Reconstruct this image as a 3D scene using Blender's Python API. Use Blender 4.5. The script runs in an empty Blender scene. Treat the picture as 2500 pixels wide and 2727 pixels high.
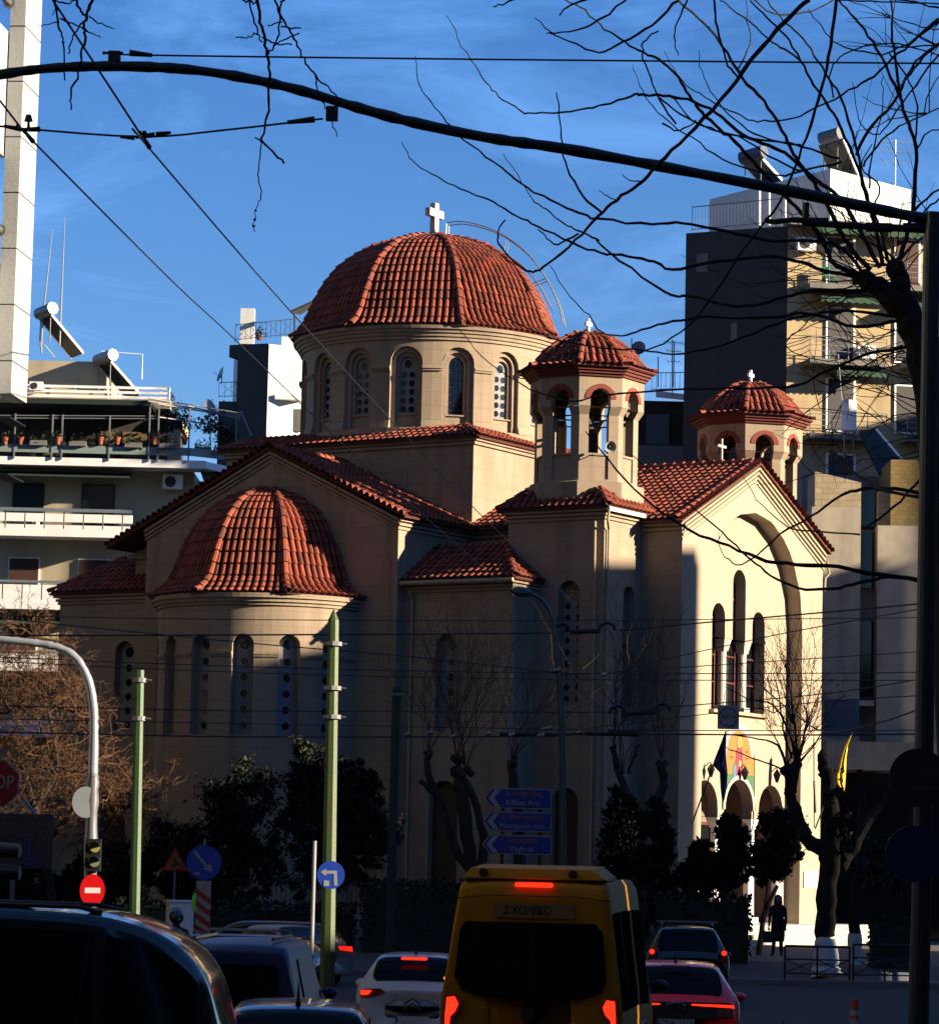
import bpy, math, random
from math import sin, cos, pi, sqrt, radians as R_
from mathutils import Vector as V, Matrix
random.seed(7)
S = bpy.context.scene
COL = S.collection
# ---------------------------------------------------------------- camera
FPX = 8500.0; PITCH = math.atan(971.5/FPX); ROLL = R_(1.3)
CAMP = V((0, 0, 2.7))
Fw = V((0, cos(PITCH), sin(PITCH))); R0 = V((1, 0, 0)); U0 = V((0, -sin(PITCH), cos(PITCH)))
RT = R0*cos(ROLL)+U0*sin(ROLL); UP = U0*cos(ROLL)-R0*sin(ROLL)
cam = bpy.data.objects.new('camera', bpy.data.cameras.new('camera')); COL.objects.link(cam)
m = Matrix((RT, UP, -Fw)).transposed().to_4x4(); m.translation = CAMP
cam.matrix_world = m
cam.data.sensor_fit = 'HORIZONTAL'; cam.data.sensor_width = 36; cam.data.lens = FPX/2500*36
cam.data.clip_start = .5; cam.data.clip_end = 5000
S.camera = cam
# ---------------------------------------------------------------- light
SAZ = R_(16); SEL = R_(17)
SH = V((cos(SAZ), -sin(SAZ), 0)); SN = V((sin(SAZ), cos(SAZ), 0))     # towards the sun on the ground / across it
SD = V((SH.x*cos(SEL), SH.y*cos(SEL), sin(SEL)))
w = bpy.data.worlds.new('World'); S.world = w; w.use_nodes = True
nt = w.node_tree; bg = nt.nodes['Background']; L = nt.links.new
sky = nt.nodes.new('ShaderNodeTexSky'); sky.sky_type = 'NISHITA'; sky.sun_disc = False
sky.sun_elevation = SEL; sky.sun_rotation = math.atan2(SH.x, SH.y)
sky.air_density = 1.0; sky.dust_density = .05; sky.ozone_density = 3.0
# thin cirrus streaks
tc = nt.nodes.new('ShaderNodeTexCoord'); mp = nt.nodes.new('ShaderNodeMapping'); mp.inputs['Scale'].default_value = (6, 6, 17)
mp.inputs['Rotation'].default_value = (0, R_(12), 0)
nz = nt.nodes.new('ShaderNodeTexNoise'); nz.inputs['Scale'].default_value = 1.3; nz.inputs['Detail'].default_value = 6; nz.inputs['Roughness'].default_value = .66; nz.inputs['Distortion'].default_value = .6
rp = nt.nodes.new('ShaderNodeValToRGB'); rp.color_ramp.elements[0].position = .46; rp.color_ramp.elements[1].position = .74
mx = nt.nodes.new('ShaderNodeMix'); mx.data_type = 'RGBA'; mx.blend_type = 'ADD'
mu = nt.nodes.new('ShaderNodeMath'); mu.operation = 'MULTIPLY'; mu.inputs[1].default_value = .7
L(tc.outputs['Generated'], mp.inputs[0]); L(mp.outputs[0], nz.inputs[0]); L(nz.outputs[0], rp.inputs[0]); L(rp.outputs[0], mu.inputs[0])
L(mu.outputs[0], mx.inputs[0]); L(sky.outputs[0], mx.inputs[6]); mx.inputs[7].default_value = (2.2, 2.6, 3.2, 1)
tn = nt.nodes.new('ShaderNodeMix'); tn.data_type = 'RGBA'; tn.blend_type = 'MULTIPLY'; tn.inputs[0].default_value = 1
sx = nt.nodes.new('ShaderNodeSeparateXYZ'); L(tc.outputs['Generated'], sx.inputs[0])
gr = nt.nodes.new('ShaderNodeValToRGB'); gr.color_ramp.elements[0].position = .03; gr.color_ramp.elements[0].color = (.56, .70, .93, 1); gr.color_ramp.elements[1].position = .27; gr.color_ramp.elements[1].color = (.32, .575, .93, 1)
L(sx.outputs[2], gr.inputs[0]); L(gr.outputs[0], tn.inputs[7])
L(mx.outputs[2], tn.inputs[6]); L(tn.outputs[2], bg.inputs[0]); bg.inputs[1].default_value = .05
sun = bpy.data.objects.new('sun', bpy.data.lights.new('sun', 'SUN')); COL.objects.link(sun)
sun.data.energy = 5; sun.data.angle = R_(.55); sun.data.color = (1, .83, .60)
sun.rotation_euler = (-SD).to_track_quat('-Z', 'Y').to_euler()
S.view_settings.view_transform = 'Standard'; S.view_settings.look = 'None'; S.view_settings.exposure = 1.82
S.render.resolution_x = 938; S.render.resolution_y = 1024
S.cycles.max_bounces = 6; S.cycles.transparent_max_bounces = 8
# ---------------------------------------------------------------- pixel helpers (photo pixels, 2500 x 2727)
def P(px, py, Y):
    d = Fw+RT*((px-1250)/FPX)+UP*((1363.5-py)/FPX)
    return CAMP+d*(Y/d.y)
def PX(px, py, Y): return P(px, py, Y).x
def PZ(px, py, Y): return P(px, py, Y).z
# ---------------------------------------------------------------- materials
MATS = {}
def mat(name, col, rough=.8, var=.12, scale=2.0, bump=0.0, bscale=40, metal=0.0, emit=None, tint=False, spec=None, coat=0.0, extra=None, stain=0.0, full=False):
    if name in MATS: return MATS[name]
    m = bpy.data.materials.new(name); m.use_nodes = True; n = m.node_tree; b = n.nodes['Principled BSDF']
    b.inputs['Roughness'].default_value = rough; b.inputs['Metallic'].default_value = metal
    if coat: b.inputs['Coat Weight'].default_value = coat; b.inputs['Coat Roughness'].default_value = .04
    if spec is not None: b.inputs['Specular IOR Level'].default_value = spec
    if not full: col = tuple(x*(.43 if max(col) > .06 else .5) for x in col)
    elif max(col) < .7 and not emit: col = tuple(x*.8 for x in col)
    tcn = n.nodes.new('ShaderNodeTexCoord')
    no = n.nodes.new('ShaderNodeTexNoise'); no.inputs['Scale'].default_value = scale; no.inputs['Detail'].default_value = 7; no.inputs['Roughness'].default_value = .62
    n.links.new(tcn.outputs['Object'], no.inputs['Vector'])
    mr = n.nodes.new('ShaderNodeMapRange'); mr.inputs[1].default_value = .25; mr.inputs[2].default_value = .75
    mr.inputs[3].default_value = 1-var; mr.inputs[4].default_value = 1+var
    n.links.new(no.outputs[0], mr.inputs[0])
    h = n.nodes.new('ShaderNodeVectorMath'); h.operation = 'SCALE'; h.inputs[0].default_value = col
    n.links.new(mr.outputs[0], h.inputs['Scale']); out = h.outputs[0]
    if stain:
        mp = n.nodes.new('ShaderNodeMapping'); mp.inputs['Scale'].default_value = (1.6, 1.6, .12)
        n2 = n.nodes.new('ShaderNodeTexNoise'); n2.inputs['Scale'].default_value = 1.0; n2.inputs['Detail'].default_value = 5
        n.links.new(tcn.outputs['Object'], mp.inputs[0]); n.links.new(mp.outputs[0], n2.inputs['Vector'])
        m2 = n.nodes.new('ShaderNodeMapRange'); m2.inputs[1].default_value = .5; m2.inputs[2].default_value = .8; m2.inputs[3].default_value = 1; m2.inputs[4].default_value = 1-stain
        n.links.new(n2.outputs[0], m2.inputs[0])
        h2 = n.nodes.new('ShaderNodeVectorMath'); h2.operation = 'SCALE'; n.links.new(out, h2.inputs[0]); n.links.new(m2.outputs[0], h2.inputs['Scale']); out = h2.outputs[0]
    if tint:
        at = n.nodes.new('ShaderNodeAttribute'); at.attribute_name = 'tint'
        h3 = n.nodes.new('ShaderNodeVectorMath'); h3.operation = 'SCALE'; n.links.new(out, h3.inputs[0]); n.links.new(at.outputs['Fac'], h3.inputs['Scale']); out = h3.outputs[0]
    n.links.new(out, b.inputs['Base Color'])
    if bump:
        nb = n.nodes.new('ShaderNodeTexNoise'); nb.inputs['Scale'].default_value = bscale; nb.inputs['Detail'].default_value = 4
        n.links.new(tcn.outputs['Object'], nb.inputs['Vector'])
        bp = n.nodes.new('ShaderNodeBump'); bp.inputs['Strength'].default_value = bump; bp.inputs['Distance'].default_value = .02
        n.links.new(nb.outputs[0], bp.inputs['Height']); n.links.new(bp.outputs[0], b.inputs['Normal'])
    if emit:
        b.inputs['Emission Color'].default_value = (*emit[0], 1); b.inputs['Emission Strength'].default_value = emit[1]
    if extra: extra(m, n, b, out)
    MATS[name] = m
    return m
def brickify(sx, sy, c2, mortar, bumpd=.3, off=.5):
    def f(m, n, b, out):
        tcn = n.nodes.new('ShaderNodeTexCoord'); sp = n.nodes.new('ShaderNodeSeparateXYZ'); cb = n.nodes.new('ShaderNodeCombineXYZ'); ad = n.nodes.new('ShaderNodeMath')
        n.links.new(tcn.outputs['Object'], sp.inputs[0]); n.links.new(sp.outputs[0], ad.inputs[0]); n.links.new(sp.outputs[1], ad.inputs[1])
        n.links.new(ad.outputs[0], cb.inputs[0]); n.links.new(sp.outputs[2], cb.inputs[1])
        br = n.nodes.new('ShaderNodeTexBrick'); br.inputs['Scale'].default_value = 1; br.inputs['Brick Width'].default_value = sx; br.inputs['Row Height'].default_value = sy
        br.inputs['Mortar Size'].default_value = mortar; br.offset = off
        n.links.new(cb.outputs[0], br.inputs['Vector']); n.links.new(out, br.inputs['Color1'])
        h = n.nodes.new('ShaderNodeVectorMath'); h.operation = 'MULTIPLY'; n.links.new(out, h.inputs[0]); h.inputs[1].default_value = c2
        n.links.new(h.outputs[0], br.inputs['Color2'])
        h = n.nodes.new('ShaderNodeVectorMath'); h.operation = 'SCALE'; n.links.new(out, h.inputs[0]); h.inputs['Scale'].default_value = .72
        n.links.new(h.outputs[0], br.inputs['Mortar'])
        n.links.new(br.outputs['Color'], b.inputs['Base Color'])
        bp = n.nodes.new('ShaderNodeBump'); bp.invert = True; bp.inputs['Strength'].default_value = bumpd; bp.inputs['Distance'].default_value = .02
        n.links.new(br.outputs['Fac'], bp.inputs['Height']); n.links.new(bp.outputs[0], b.inputs['Normal'])
    return f
STUCCO = mat('cream_stucco', (.56, .425, .30), .9, .16, .6, .4, 30, stain=.36, extra=brickify(1.1, .55, (.95, .95, .94), .010, .25))
STUCCO2 = mat('cream_trim', (.66, .52, .36), .85, .05, 1.5, .1, 40)
TILE = mat('terracotta', (.40, .075, .030), .85, .42, 3.0, .2, 30, tint=True)
TDECK = mat('terracotta_channel', (.17, .04, .02), .9, .3, 3)
BRICKRED = mat('red_brick_arch', (.36, .06, .03), .85, .2, 6)
CORNRED = mat('red_brick_cornice', (.22, .035, .02), .85, .2, 6)
WHITE = mat('white_paint', (.74, .73, .70), .6, full=True, var=.06, scale=2, stain=.12)
# .06, 2, stain=.12)
WHITEB = mat('white_wall', (.66, .65, .63), .8, .06, 1, .1, 20, stain=.15, full=True)
MARBLE = mat('pale_marble', (.72, .68, .60), .55, .1, 3)
CONC = mat('concrete', (.34, .32, .29), .9, .15, 1.2, .2, 20, stain=.25)
CREAM = mat('cream_paint', (.78, .66, .44), .85, .08, 1, .1, 20, stain=.2)
YELL = mat('yellow_render', (.82, .62, .34), .9, .12, 1.2, .3, 25, stain=.25)
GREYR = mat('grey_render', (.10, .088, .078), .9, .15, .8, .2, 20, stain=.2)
GLASS = mat('dark_glass', (.012, .014, .018), .08, .1, 1)
REDFR = mat('dark_red_frame', (.16, .012, .014), .5, .1, 3)
BLACK = mat('black_metal', (.012, .012, .014), .45, .1, 3)
RUBBER = mat('rubber', (.012, .012, .012), .85, .1, 3)
STEEL = mat('galvanised_steel', (.42, .43, .44), .45, .12, 4, metal=.6)
CHROME = mat('chrome', (.6, .6, .62), .12, .02, 3, metal=1)
GREENP = mat('green_pole_paint', (.040, .115, .030), .5, .3, 3, .1, 20, stain=.3)
BARK = mat('bark', (.055, .038, .026), .95, .4, 9, .8, 25)
BARKD = mat('dark_bark', (.018, .013, .010), .95, .3, 9, .5, 25)
TWIG = mat('brown_twig', (.15, .062, .018), .9, .35, 4)
ASPH = mat('asphalt', (.045, .045, .047), .9, .2, .7, .4, 60)
PAVE = mat('pavement_slabs', (.13, .12, .115), .9, .15, 1, .2, 30, extra=brickify(.5, .5, (.9, .9, .9), .01, .2, 0))
LEAFD = mat('dark_leaf', (.014, .024, .010), .7, .4, 2)
LEAFG = mat('green_leaf', (.03, .055, .012), .65, .4, 2)
AWN = mat('green_awning', (.012, .05, .04), .8, .15, 3)
POT = mat('terracotta_pot', (.50, .12, .04), .8, .1, 3)
# ---------------------------------------------------------------- mesh builder
class MB:
    def __init__(s): s.v = []; s.f = []; s.mi = []; s.t = []; s.cur = 0; s.tint = 1.0
    def add(s, vs, fs):
        o = len(s.v); s.v += [tuple(p) for p in vs]
        for f in fs: s.f.append(tuple(i+o for i in f)); s.mi.append(s.cur); s.t.append(s.tint)
        return s
    def quad(s, a, b, c, d): return s.add([a, b, c, d], [(0, 1, 2, 3)])
    def hexa(s, p):   # 8 points: bottom 4 then top 4
        return s.add(p, [(0, 3, 2, 1), (4, 5, 6, 7), (0, 1, 5, 4), (1, 2, 6, 5), (2, 3, 7, 6), (3, 0, 4, 7)])
    def box(s, c, size, U=V((1, 0, 0)), W=V((0, 1, 0)), Z=V((0, 0, 1))):
        c = V(c); a, b, h = [k/2 for k in size]
        return s.hexa([c+U*(i*a)+W*(j*b)+Z*(k*h) for k in (-1, 1) for (i, j) in ((-1, -1), (1, -1), (1, 1), (-1, 1))])
    def bx(s, x0, x1, y0, y1, z0, z1): return s.box(((x0+x1)/2, (y0+y1)/2, (z0+z1)/2), (abs(x1-x0), abs(y1-y0), abs(z1-z0)))
    def tube(s, pts, r, n=8, caps=True, squash=None):
        pts = [V(p) for p in pts]; k = len(pts); rs = r if isinstance(r, (list, tuple)) else [r]*k
        vs = []; up = None
        for i, p in enumerate(pts):
            d = (pts[min(i+1, k-1)]-pts[max(i-1, 0)])
            if d.length < 1e-9: d = V((0, 0, 1))
            d.normalize()
            if up is None: up = V((0, 0, 1)) if abs(d.z) < .9 else V((0, -1, 0))
            a = d.cross(up)
            if a.length < 1e-6: a = d.cross(V((1, 0, 0)))
            a.normalize(); b = a.cross(d).normalized(); up = b
            for j in range(n):
                t = 2*pi*(j+.5)/n; vs.append(p+a*(cos(t)*rs[i])+b*(sin(t)*rs[i]))
        fs = [(i*n+j, i*n+(j+1) % n, (i+1)*n+(j+1) % n, (i+1)*n+j) for i in range(k-1) for j in range(n)]
        if caps: fs += [tuple(range(n))[::-1], tuple((k-1)*n+j for j in range(n))]
        return s.add(vs, fs)
    def cyl(s, c, r, z0, z1, n=24, r1=None):
        c = V(c); return s.tube([(c.x, c.y, z0), (c.x, c.y, z1)], [r, r if r1 is None else r1], n)
    def lathe(s, c, prof, n=32, a0=0, a1=2*pi):
        c = V(c); full = abs(a1-a0-2*pi) < 1e-6; m_ = n if full else n+1
        vs = [c+V((r*cos(a0+(a1-a0)*j/n), r*sin(a0+(a1-a0)*j/n), z)) for (r, z) in prof for j in range(m_)]
        fs = [(i*m_+j, i*m_+(j+1) % m_, (i+1)*m_+(j+1) % m_, (i+1)*m_+j) for i in range(len(prof)-1) for j in range(n)]
        return s.add(vs, fs)
    def prism(s, poly, O, U, W, N, t):   # polygon in (U,W) at O extruded along N by t (convex or simple)
        k = len(poly); a = [O+U*x+W*y for x, y in poly]; b = [p+N*t for p in a]
        return s.add(a+b, [tuple(range(k))[::-1], tuple(range(k, 2*k))]+[(i, (i+1) % k, (i+1) % k+k, i+k) for i in range(k)])
    def disc(s, c, r, N, t, n=24, U=None):
        N = V(N).normalized(); c = V(c); U = (U or (N.cross(V((0, 0, 1))) if abs(N.z) < .9 else V((1, 0, 0)))).normalized(); W = N.cross(U)
        return s.prism([(r*cos(2*pi*j/n), r*sin(2*pi*j/n)) for j in range(n)], c, U, W, N, t)
    def ball(s, c, r, n=10, m_=6):
        c = V(c); r = V(r) if not isinstance(r, (int, float)) else V((r, r, r))
        vs = [c+V((r.x*sin(pi*i/m_)*cos(2*pi*j/n), r.y*sin(pi*i/m_)*sin(2*pi*j/n), r.z*cos(pi*i/m_))) for i in range(m_+1) for j in range(n)]
        return s.add(vs, [(i*n+j, i*n+(j+1) % n, (i+1)*n+(j+1) % n, (i+1)*n+j) for i in range(m_) for j in range(n)])
    def build(s, name, mats, parent=None, smooth=False, origin=None):
        me = bpy.data.meshes.new(name)
        o = bpy.data.objects.new(name, me); COL.objects.link(o)
        if parent is not None:
            off = V(parent['_o']) ; o.parent = parent
        else:
            if origin is None:
                xs = [v[0] for v in s.v]; ys = [v[1] for v in s.v]; zs = [v[2] for v in s.v]
                origin = ((min(xs)+max(xs))/2, (min(ys)+max(ys))/2, min(zs))
            off = V(origin); o.location = off
        o['_o'] = tuple(off)
        me.from_pydata([(v[0]-off.x, v[1]-off.y, v[2]-off.z) for v in s.v], [], s.f)
        if not isinstance(mats, (list, tuple)): mats = [mats]
        for mm in mats: me.materials.append(mm)
        me.polygons.foreach_set('material_index', s.mi)
        if smooth: me.polygons.foreach_set('use_smooth', [True]*len(s.f))
        if any(abs(t-1) > 1e-6 for t in s.t):
            at = me.attributes.new('tint', 'FLOAT', 'FACE'); at.data.foreach_set('value', s.t)
        me.update()
        return o
def tag(o, label, cat, group=None, kind=None):
    o['label'] = label; o['category'] = cat
    if group: o['group'] = group
    if kind: o['kind'] = kind
    return o
def thing(name, label, cat, loc, group=None):
    o = bpy.data.objects.new(name, None); COL.objects.link(o); o.location = loc; o['_o'] = tuple(loc); o.empty_display_size = .3
    return tag(o, label, cat, group)
def dup(root, loc, rz=0, label=None, scale=None):
    r = root.copy(); COL.objects.link(r); r.location = loc; r.rotation_euler = (0, 0, rz)
    if label: r['label'] = label
    if scale: r.scale = (scale,)*3
    for ch in root.children:
        c = ch.copy(); COL.objects.link(c); c.parent = r
        for g in ch.children:
            d = g.copy(); COL.objects.link(d); d.parent = c
    return r
def text(body, name, mt, parent, pos, size, right=V((1, 0, 0)), up=V((0, 0, 1)), depth=.004, align='CENTER', sx=1.0):
    cu = bpy.data.curves.new(name, 'FONT'); cu.body = body; cu.size = size; cu.extrude = depth/2; cu.align_x = align; cu.align_y = 'CENTER'; cu.resolution_u = 3
    to = bpy.data.objects.new(name, cu); COL.objects.link(to)
    dg = bpy.context.evaluated_depsgraph_get(); me = bpy.data.meshes.new_from_object(to.evaluated_get(dg))
    bpy.data.objects.remove(to); bpy.data.curves.remove(cu)
    nrm = right.cross(up); off = V(parent['_o'])
    for v in me.vertices: v.co = V(pos)+right*(v.co.x*sx)+up*v.co.y+nrm*v.co.z-off
    me.materials.clear(); me.materials.append(mt)
    o = bpy.data.objects.new(name, me); COL.objects.link(o); o.parent = parent; o['_o'] = tuple(off)
    return o
def struct(name, mb, mt): o = mb.build(name, mt); o['kind'] = 'structure'; return o
def arc(c, r, a0, a1, n): return [(c[0]+r*cos(a0+(a1-a0)*i/n), c[1]+r*sin(a0+(a1-a0)*i/n)) for i in range(n+1)]
def cr(pts, n=6):    # Catmull-Rom through 3D points
    pts = [V(p) for p in pts]; k = len(pts); out = []
    for i in range(k-1):
        p0 = pts[max(i-1, 0)]; p1 = pts[i]; p2 = pts[i+1]; p3 = pts[min(i+2, k-1)]
        for j in range(n):
            t = j/n
            out.append(.5*((2*p1)+(p2-p0)*t+(2*p0-5*p1+4*p2-p3)*t*t+(3*p1-p0-3*p2+p3)*t**3))
    return out+[pts[-1]]
# ---------------------------------------------------------------- wall with arched openings, flat or curved
def wall(mb, mapf, u0, u1, z0, zt, ops=(), step=None, depth=0):
    """ops: (uc, half width, z bottom, z spring, depth, arched)"""
    ztf = zt if callable(zt) else (lambda u: zt)
    br = {u0, u1}; info = []
    for (uc, hw, zb, zs, dp, ar) in ops:
        n = 10 if ar else 1
        for i in range(n+1): br.add(round(uc-hw*cos(pi*i/n), 5) if ar else round(uc-hw+2*hw*i/n, 5))
    if step:
        k = max(1, int((u1-u0)/step))
        for i in range(k): br.add(u0+(u1-u0)*i/k)
    if callable(zt):
        for i in range(1, 9): br.add(u0+(u1-u0)*i/8)
    br = sorted(br); bb = [br[0]]
    for b in br[1:]:
        if b-bb[-1] > 1e-4: bb.append(b)
    def top(o, u):
        uc, hw, zb, zs, dp, ar = o
        return zs+(sqrt(max(0, hw*hw-(u-uc)**2)) if ar else 0)
    for a, b in zip(bb[:-1], bb[1:]):
        mid = (a+b)/2; hit = [o for o in ops if abs(mid-o[0]) < o[1]]
        hit.sort(key=lambda o: o[2]); lo = lambda u: z0
        segs = []
        cura, curb = z0, z0
        for o in hit:
            if o[2] > max(cura, curb)+1e-5: segs.append((cura, curb, o[2], o[2]))
            cura, curb = top(o, a), top(o, b)
        segs.append((cura, curb, ztf(a), ztf(b)))
        for (a0, b0, a1, b1) in segs:
            mb.quad(mapf(a, a0, depth), mapf(b, b0, depth), mapf(b, b1, depth), mapf(a, a1, depth))
    for o in ops:   # reveals
        uc, hw, zb, zs, dp, ar = o
        if ar: prof = [(uc-hw, zb)]+[(uc-hw*cos(pi*i/10), zs+hw*sin(pi*i/10)) for i in range(11)]+[(uc+hw, zb)]
        else: prof = [(uc-hw, zb), (uc-hw, zs), (uc+hw, zs), (uc+hw, zb)]
        prof.append(prof[0])
        for (a, za), (b, zb_) in zip(prof[:-1], prof[1:]):
            mb.quad(mapf(a, za, depth), mapf(a, za, depth+dp), mapf(b, zb_, depth+dp), mapf(b, zb_, depth))
def arch_panel(mb, mapf, o, d, n=10):   # fills an opening at depth d
    uc, hw, zb, zs, dp, ar = o
    if not ar:
        mb.quad(mapf(uc-hw, zb, d), mapf(uc+hw, zb, d), mapf(uc+hw, zs, d), mapf(uc-hw, zs, d)); return
    us = [uc-hw*cos(pi*i/n) for i in range(n+1)]
    for a, b in zip(us[:-1], us[1:]):
        mb.quad(mapf(a, zb, d), mapf(b, zb, d), mapf(b, zs+sqrt(max(0, hw*hw-(b-uc)**2)), d), mapf(a, zs+sqrt(max(0, hw*hw-(a-uc)**2)), d))
def pierced(mapf, o, d, ncol, rr, dz, parent, name='window'):
    mb = MB(); uc, hw, zb, zs, dp, ar = o; e = .02
    arch_panel(mb, mapf, (uc, hw-.003, zb+.003, zs, dp, ar), d)
    mb.cur = 1
    def dsc(u, z, r, dd): mb.add([mapf(u+r*cos(2*pi*j/14), z+r*sin(2*pi*j/14), dd) for j in range(14)], [tuple(range(14))])
    z = zb+dz*.6
    while z < zs-.1:
        for c in range(ncol):
            u = uc+(c-(ncol-1)/2)*hw*(1.0 if ncol == 2 else 0)
            mb.cur = 2; dsc(u, z, rr*1.2, d-e*.5); mb.cur = 1; dsc(u, z, rr, d-e)
        z += dz
    mb.cur = 2; dsc(uc, zs+.04, min(rr*1.75, hw*.62), d-e*.5); mb.cur = 1; dsc(uc, zs+.04, min(rr*1.4, hw*.5), d-e)
    return mb.build(name, [PANEL, GLASS, PRING], parent)
PANEL = mat('pierced_panel', (.36, .37, .39), .7, .15, 3, stain=.3); PRING = mat('pierced_panel_ring', (.52, .53, .55), .7, .1, 3)
# ---------------------------------------------------------------- barrel tiles
def tile_col(mb, pts, lat, nor, r=.1):
    """pts from eave upwards; one half pipe tile per step"""
    for i in range(len(pts)-1):
        a, b = pts[i], pts[i+1]; mb.tint = random.choice((.5, .68, .8, .9, 1, 1, 1.05, 1.12, 1.3))*random.uniform(.93, 1.07)
        L_ = lat[i] if isinstance(lat, list) else lat; N_ = nor[i] if isinstance(nor, list) else nor
        L2 = lat[i+1] if isinstance(lat, list) else lat; N2 = nor[i+1] if isinstance(nor, list) else nor
        vs = []
        for (p, l, nn, rr, up) in ((a, L_, N_, r*1.05, .028), (b, L2, N2, r*.86, .0)):
            for k in range(6):
                t = pi*k/5; vs.append(p+l*(rr*cos(t))+nn*(rr*sin(t)*1.05+up))
        mb.add(vs, [(k, k+1, k+7, k+6) for k in range(5)]+[(0, 1, 2, 3, 4, 5)] if i else [(k, k+1, k+7, k+6) for k in range(5)])
    mb.tint = 1.0
def tile_roof(mb, O, U, W, poly, sp=.3, tl=.42, deck=None, r=.1):
    """polygon in (u along eave, v up the slope)"""
    N = U.cross(W).normalized(); us = [p[0] for p in poly]
    if N.z < 0: N = -N
    n = int((max(us)-min(us))/sp); k = len(poly)
    for c in range(n+1):
        u = min(us)+(c+.5)*(max(us)-min(us))/(n+1); hits = []
        for i in range(k):
            (a, va), (b, vb) = poly[i], poly[(i+1) % k]
            if (a-u)*(b-u) < 0: hits.append(va+(vb-va)*(u-a)/(b-a))
        if len(hits) < 2: continue
        v0, v1 = min(hits), max(hits); m_ = max(1, round((v1-v0)/tl))
        pts = [O+U*u+W*(v0+(v1-v0)*i/m_)+N*.02+(U*random.uniform(-.008, .008)) for i in range(m_+1)]
        tile_col(mb, pts, U, N, r)
    if deck is not None: deck.prism(poly, O-N*.06, U, W, N, .06)
def ridge(mb, a, b, r=.13, n=V((0, 0, 1)), tl=.42):
    a, b = V(a), V(b); d = (b-a); m_ = max(1, round(d.length/tl)); l = d.cross(n).normalized(); nn = l.cross(d).normalized()
    tile_col(mb, [a+d*(i/m_) for i in range(m_+1)], l, nn, r)
def verge(mb, a, b, out, sp=.27):   # scalloped verge: short tiles poking out over the gable face
    a, b = V(a), V(b); d = b-a; n = int(d.length/sp); dn = d.normalized(); nn = out.cross(dn).normalized()
    if nn.z < 0: nn = -nn
    for i in range(n):
        p = a+dn*((i+.5)*d.length/n)
        tile_col(mb, [p+out*.12, p-out*.3], dn, nn, .115)
# ================================================================ CHURCH
E1 = V((.845, -.535, 0)).normalized(); T = V((-E1.y*-1, -E1.x, 0)); T = V((-.535, -.845, 0)).normalized(); CO = V((-1.7, 128.2, 0)); UZ = V((0, 0, 1))
def C(s, t, z=0): return CO+E1*s+T*t+UZ*z
ch = thing('church', 'cream domed church with terracotta tiled dome, apse and two bell towers', 'church', (CO.x, CO.y, 0))
EZ, RZ = 15.7, 18.45
gab = lambda u: EZ+(RZ-EZ)*(1-abs(u)/5.8)
def mt_(t0, sg=1): return lambda u, z, d: C(u, sg*(t0-d), z)
def ms_(s0, sg=1): return lambda u, z, d: C(sg*(s0-d), u, z)
# ---- transept
w = MB(); mf = mt_(10.8); wall(w, mf, -5.8, 5.8, 0, gab)
for s in (5.8, -5.8):
    wall(w, ms_(s if s > 0 else 5.8, 1 if s > 0 else -1), 5.8, 10.8, 0, EZ)
for i, (dz, pr) in enumerate(((.14, .16), (.30, .11), (.44, .06))):      # raked mouldings
    for sg in (-1, 1):
        a = C(sg*5.85, 10.8, EZ-dz); b = C(0, 10.8, RZ-dz+.02); d = (b-a); n = UZ
        w.hexa([a, b, b+T*pr, a+T*pr, a+n*.1, b+n*.1, b+T*pr+n*.1, a+T*pr+n*.1])
    w.hexa([C(5.8, 5.9, EZ-dz), C(5.8+pr, 5.9, EZ-dz), C(5.8+pr, 10.9, EZ-dz), C(5.8, 10.9, EZ-dz)]+[C(5.8, 5.9, EZ-dz+.1), C(5.8+pr, 5.9, EZ-dz+.1), C(5.8+pr, 10.9, EZ-dz+.1), C(5.8, 10.9, EZ-dz+.1)])
tw = w.build('transept_wall', STUCCO, ch)
w = MB(); w.hexa([C(*p) for p in ((-7.25, 6, 0), (-5.7, 6, 0), (-5.7, 9.6, 0), (-7.25, 9.6, 0), (-7.25, 6, 15.0), (-5.7, 6, 15.5), (-5.7, 9.6, 15.5), (-7.25, 9.6, 15.0))])
w.hexa([C(-7.45, 6, 14.7), C(-5.8, 6, 14.7), C(-5.8, 9.8, 14.7), C(-7.45, 9.8, 14.7), C(-7.45, 6, 14.9), C(-5.8, 6, 14.9), C(-5.8, 9.8, 14.9), C(-7.45, 9.8, 14.9)])
w.build('side_bay_wall', STUCCO, ch)
def gable_roof(axis, length0, length1, name, leftext=0.0):
    rt = MB(); dk = MB(); h = 6.2; zE = 15.72; zR = 18.55
    for sg in (1, -1):
        ext = leftext if sg < 0 else 0; hh = h+ext; zz = zE-(zR-zE)/h*ext
        def Q(o, l, z): return C(sg*o, l, z) if axis == 'T' else C(l, sg*o, z)
        Wv = (Q(0, 0, zR)-Q(hh, 0, zz)); Lw = Wv.length; Wv.normalize(); U = T if axis == 'T' else E1
        tile_roof(rt, Q(hh, length0, zz), U, Wv, [(0, 0), (length1-length0, 0), (length1-length0, Lw), (0, Lw)], deck=dk)
        out = U
        verge(rt, Q(.1, length1, zR+.02), Q(hh, length1, zz+.02), out)
        ridge(rt, Q(hh, length1-.28, zz+.06), Q(0, length1-.28, zR+.06), .12)
    ridge(rt, Q(0, length1+.1, zR+.04), Q(0, length0, zR+.04), .15)
    o = rt.build(name, TILE, ch, smooth=False); dk.build('roof_deck', TDECK, o)
gable_roof('T', 5.8, 11.0, 'transept_roof', 1.45)
gable_roof('E', 5.8, 15.06, 'nave_roof')
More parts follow.
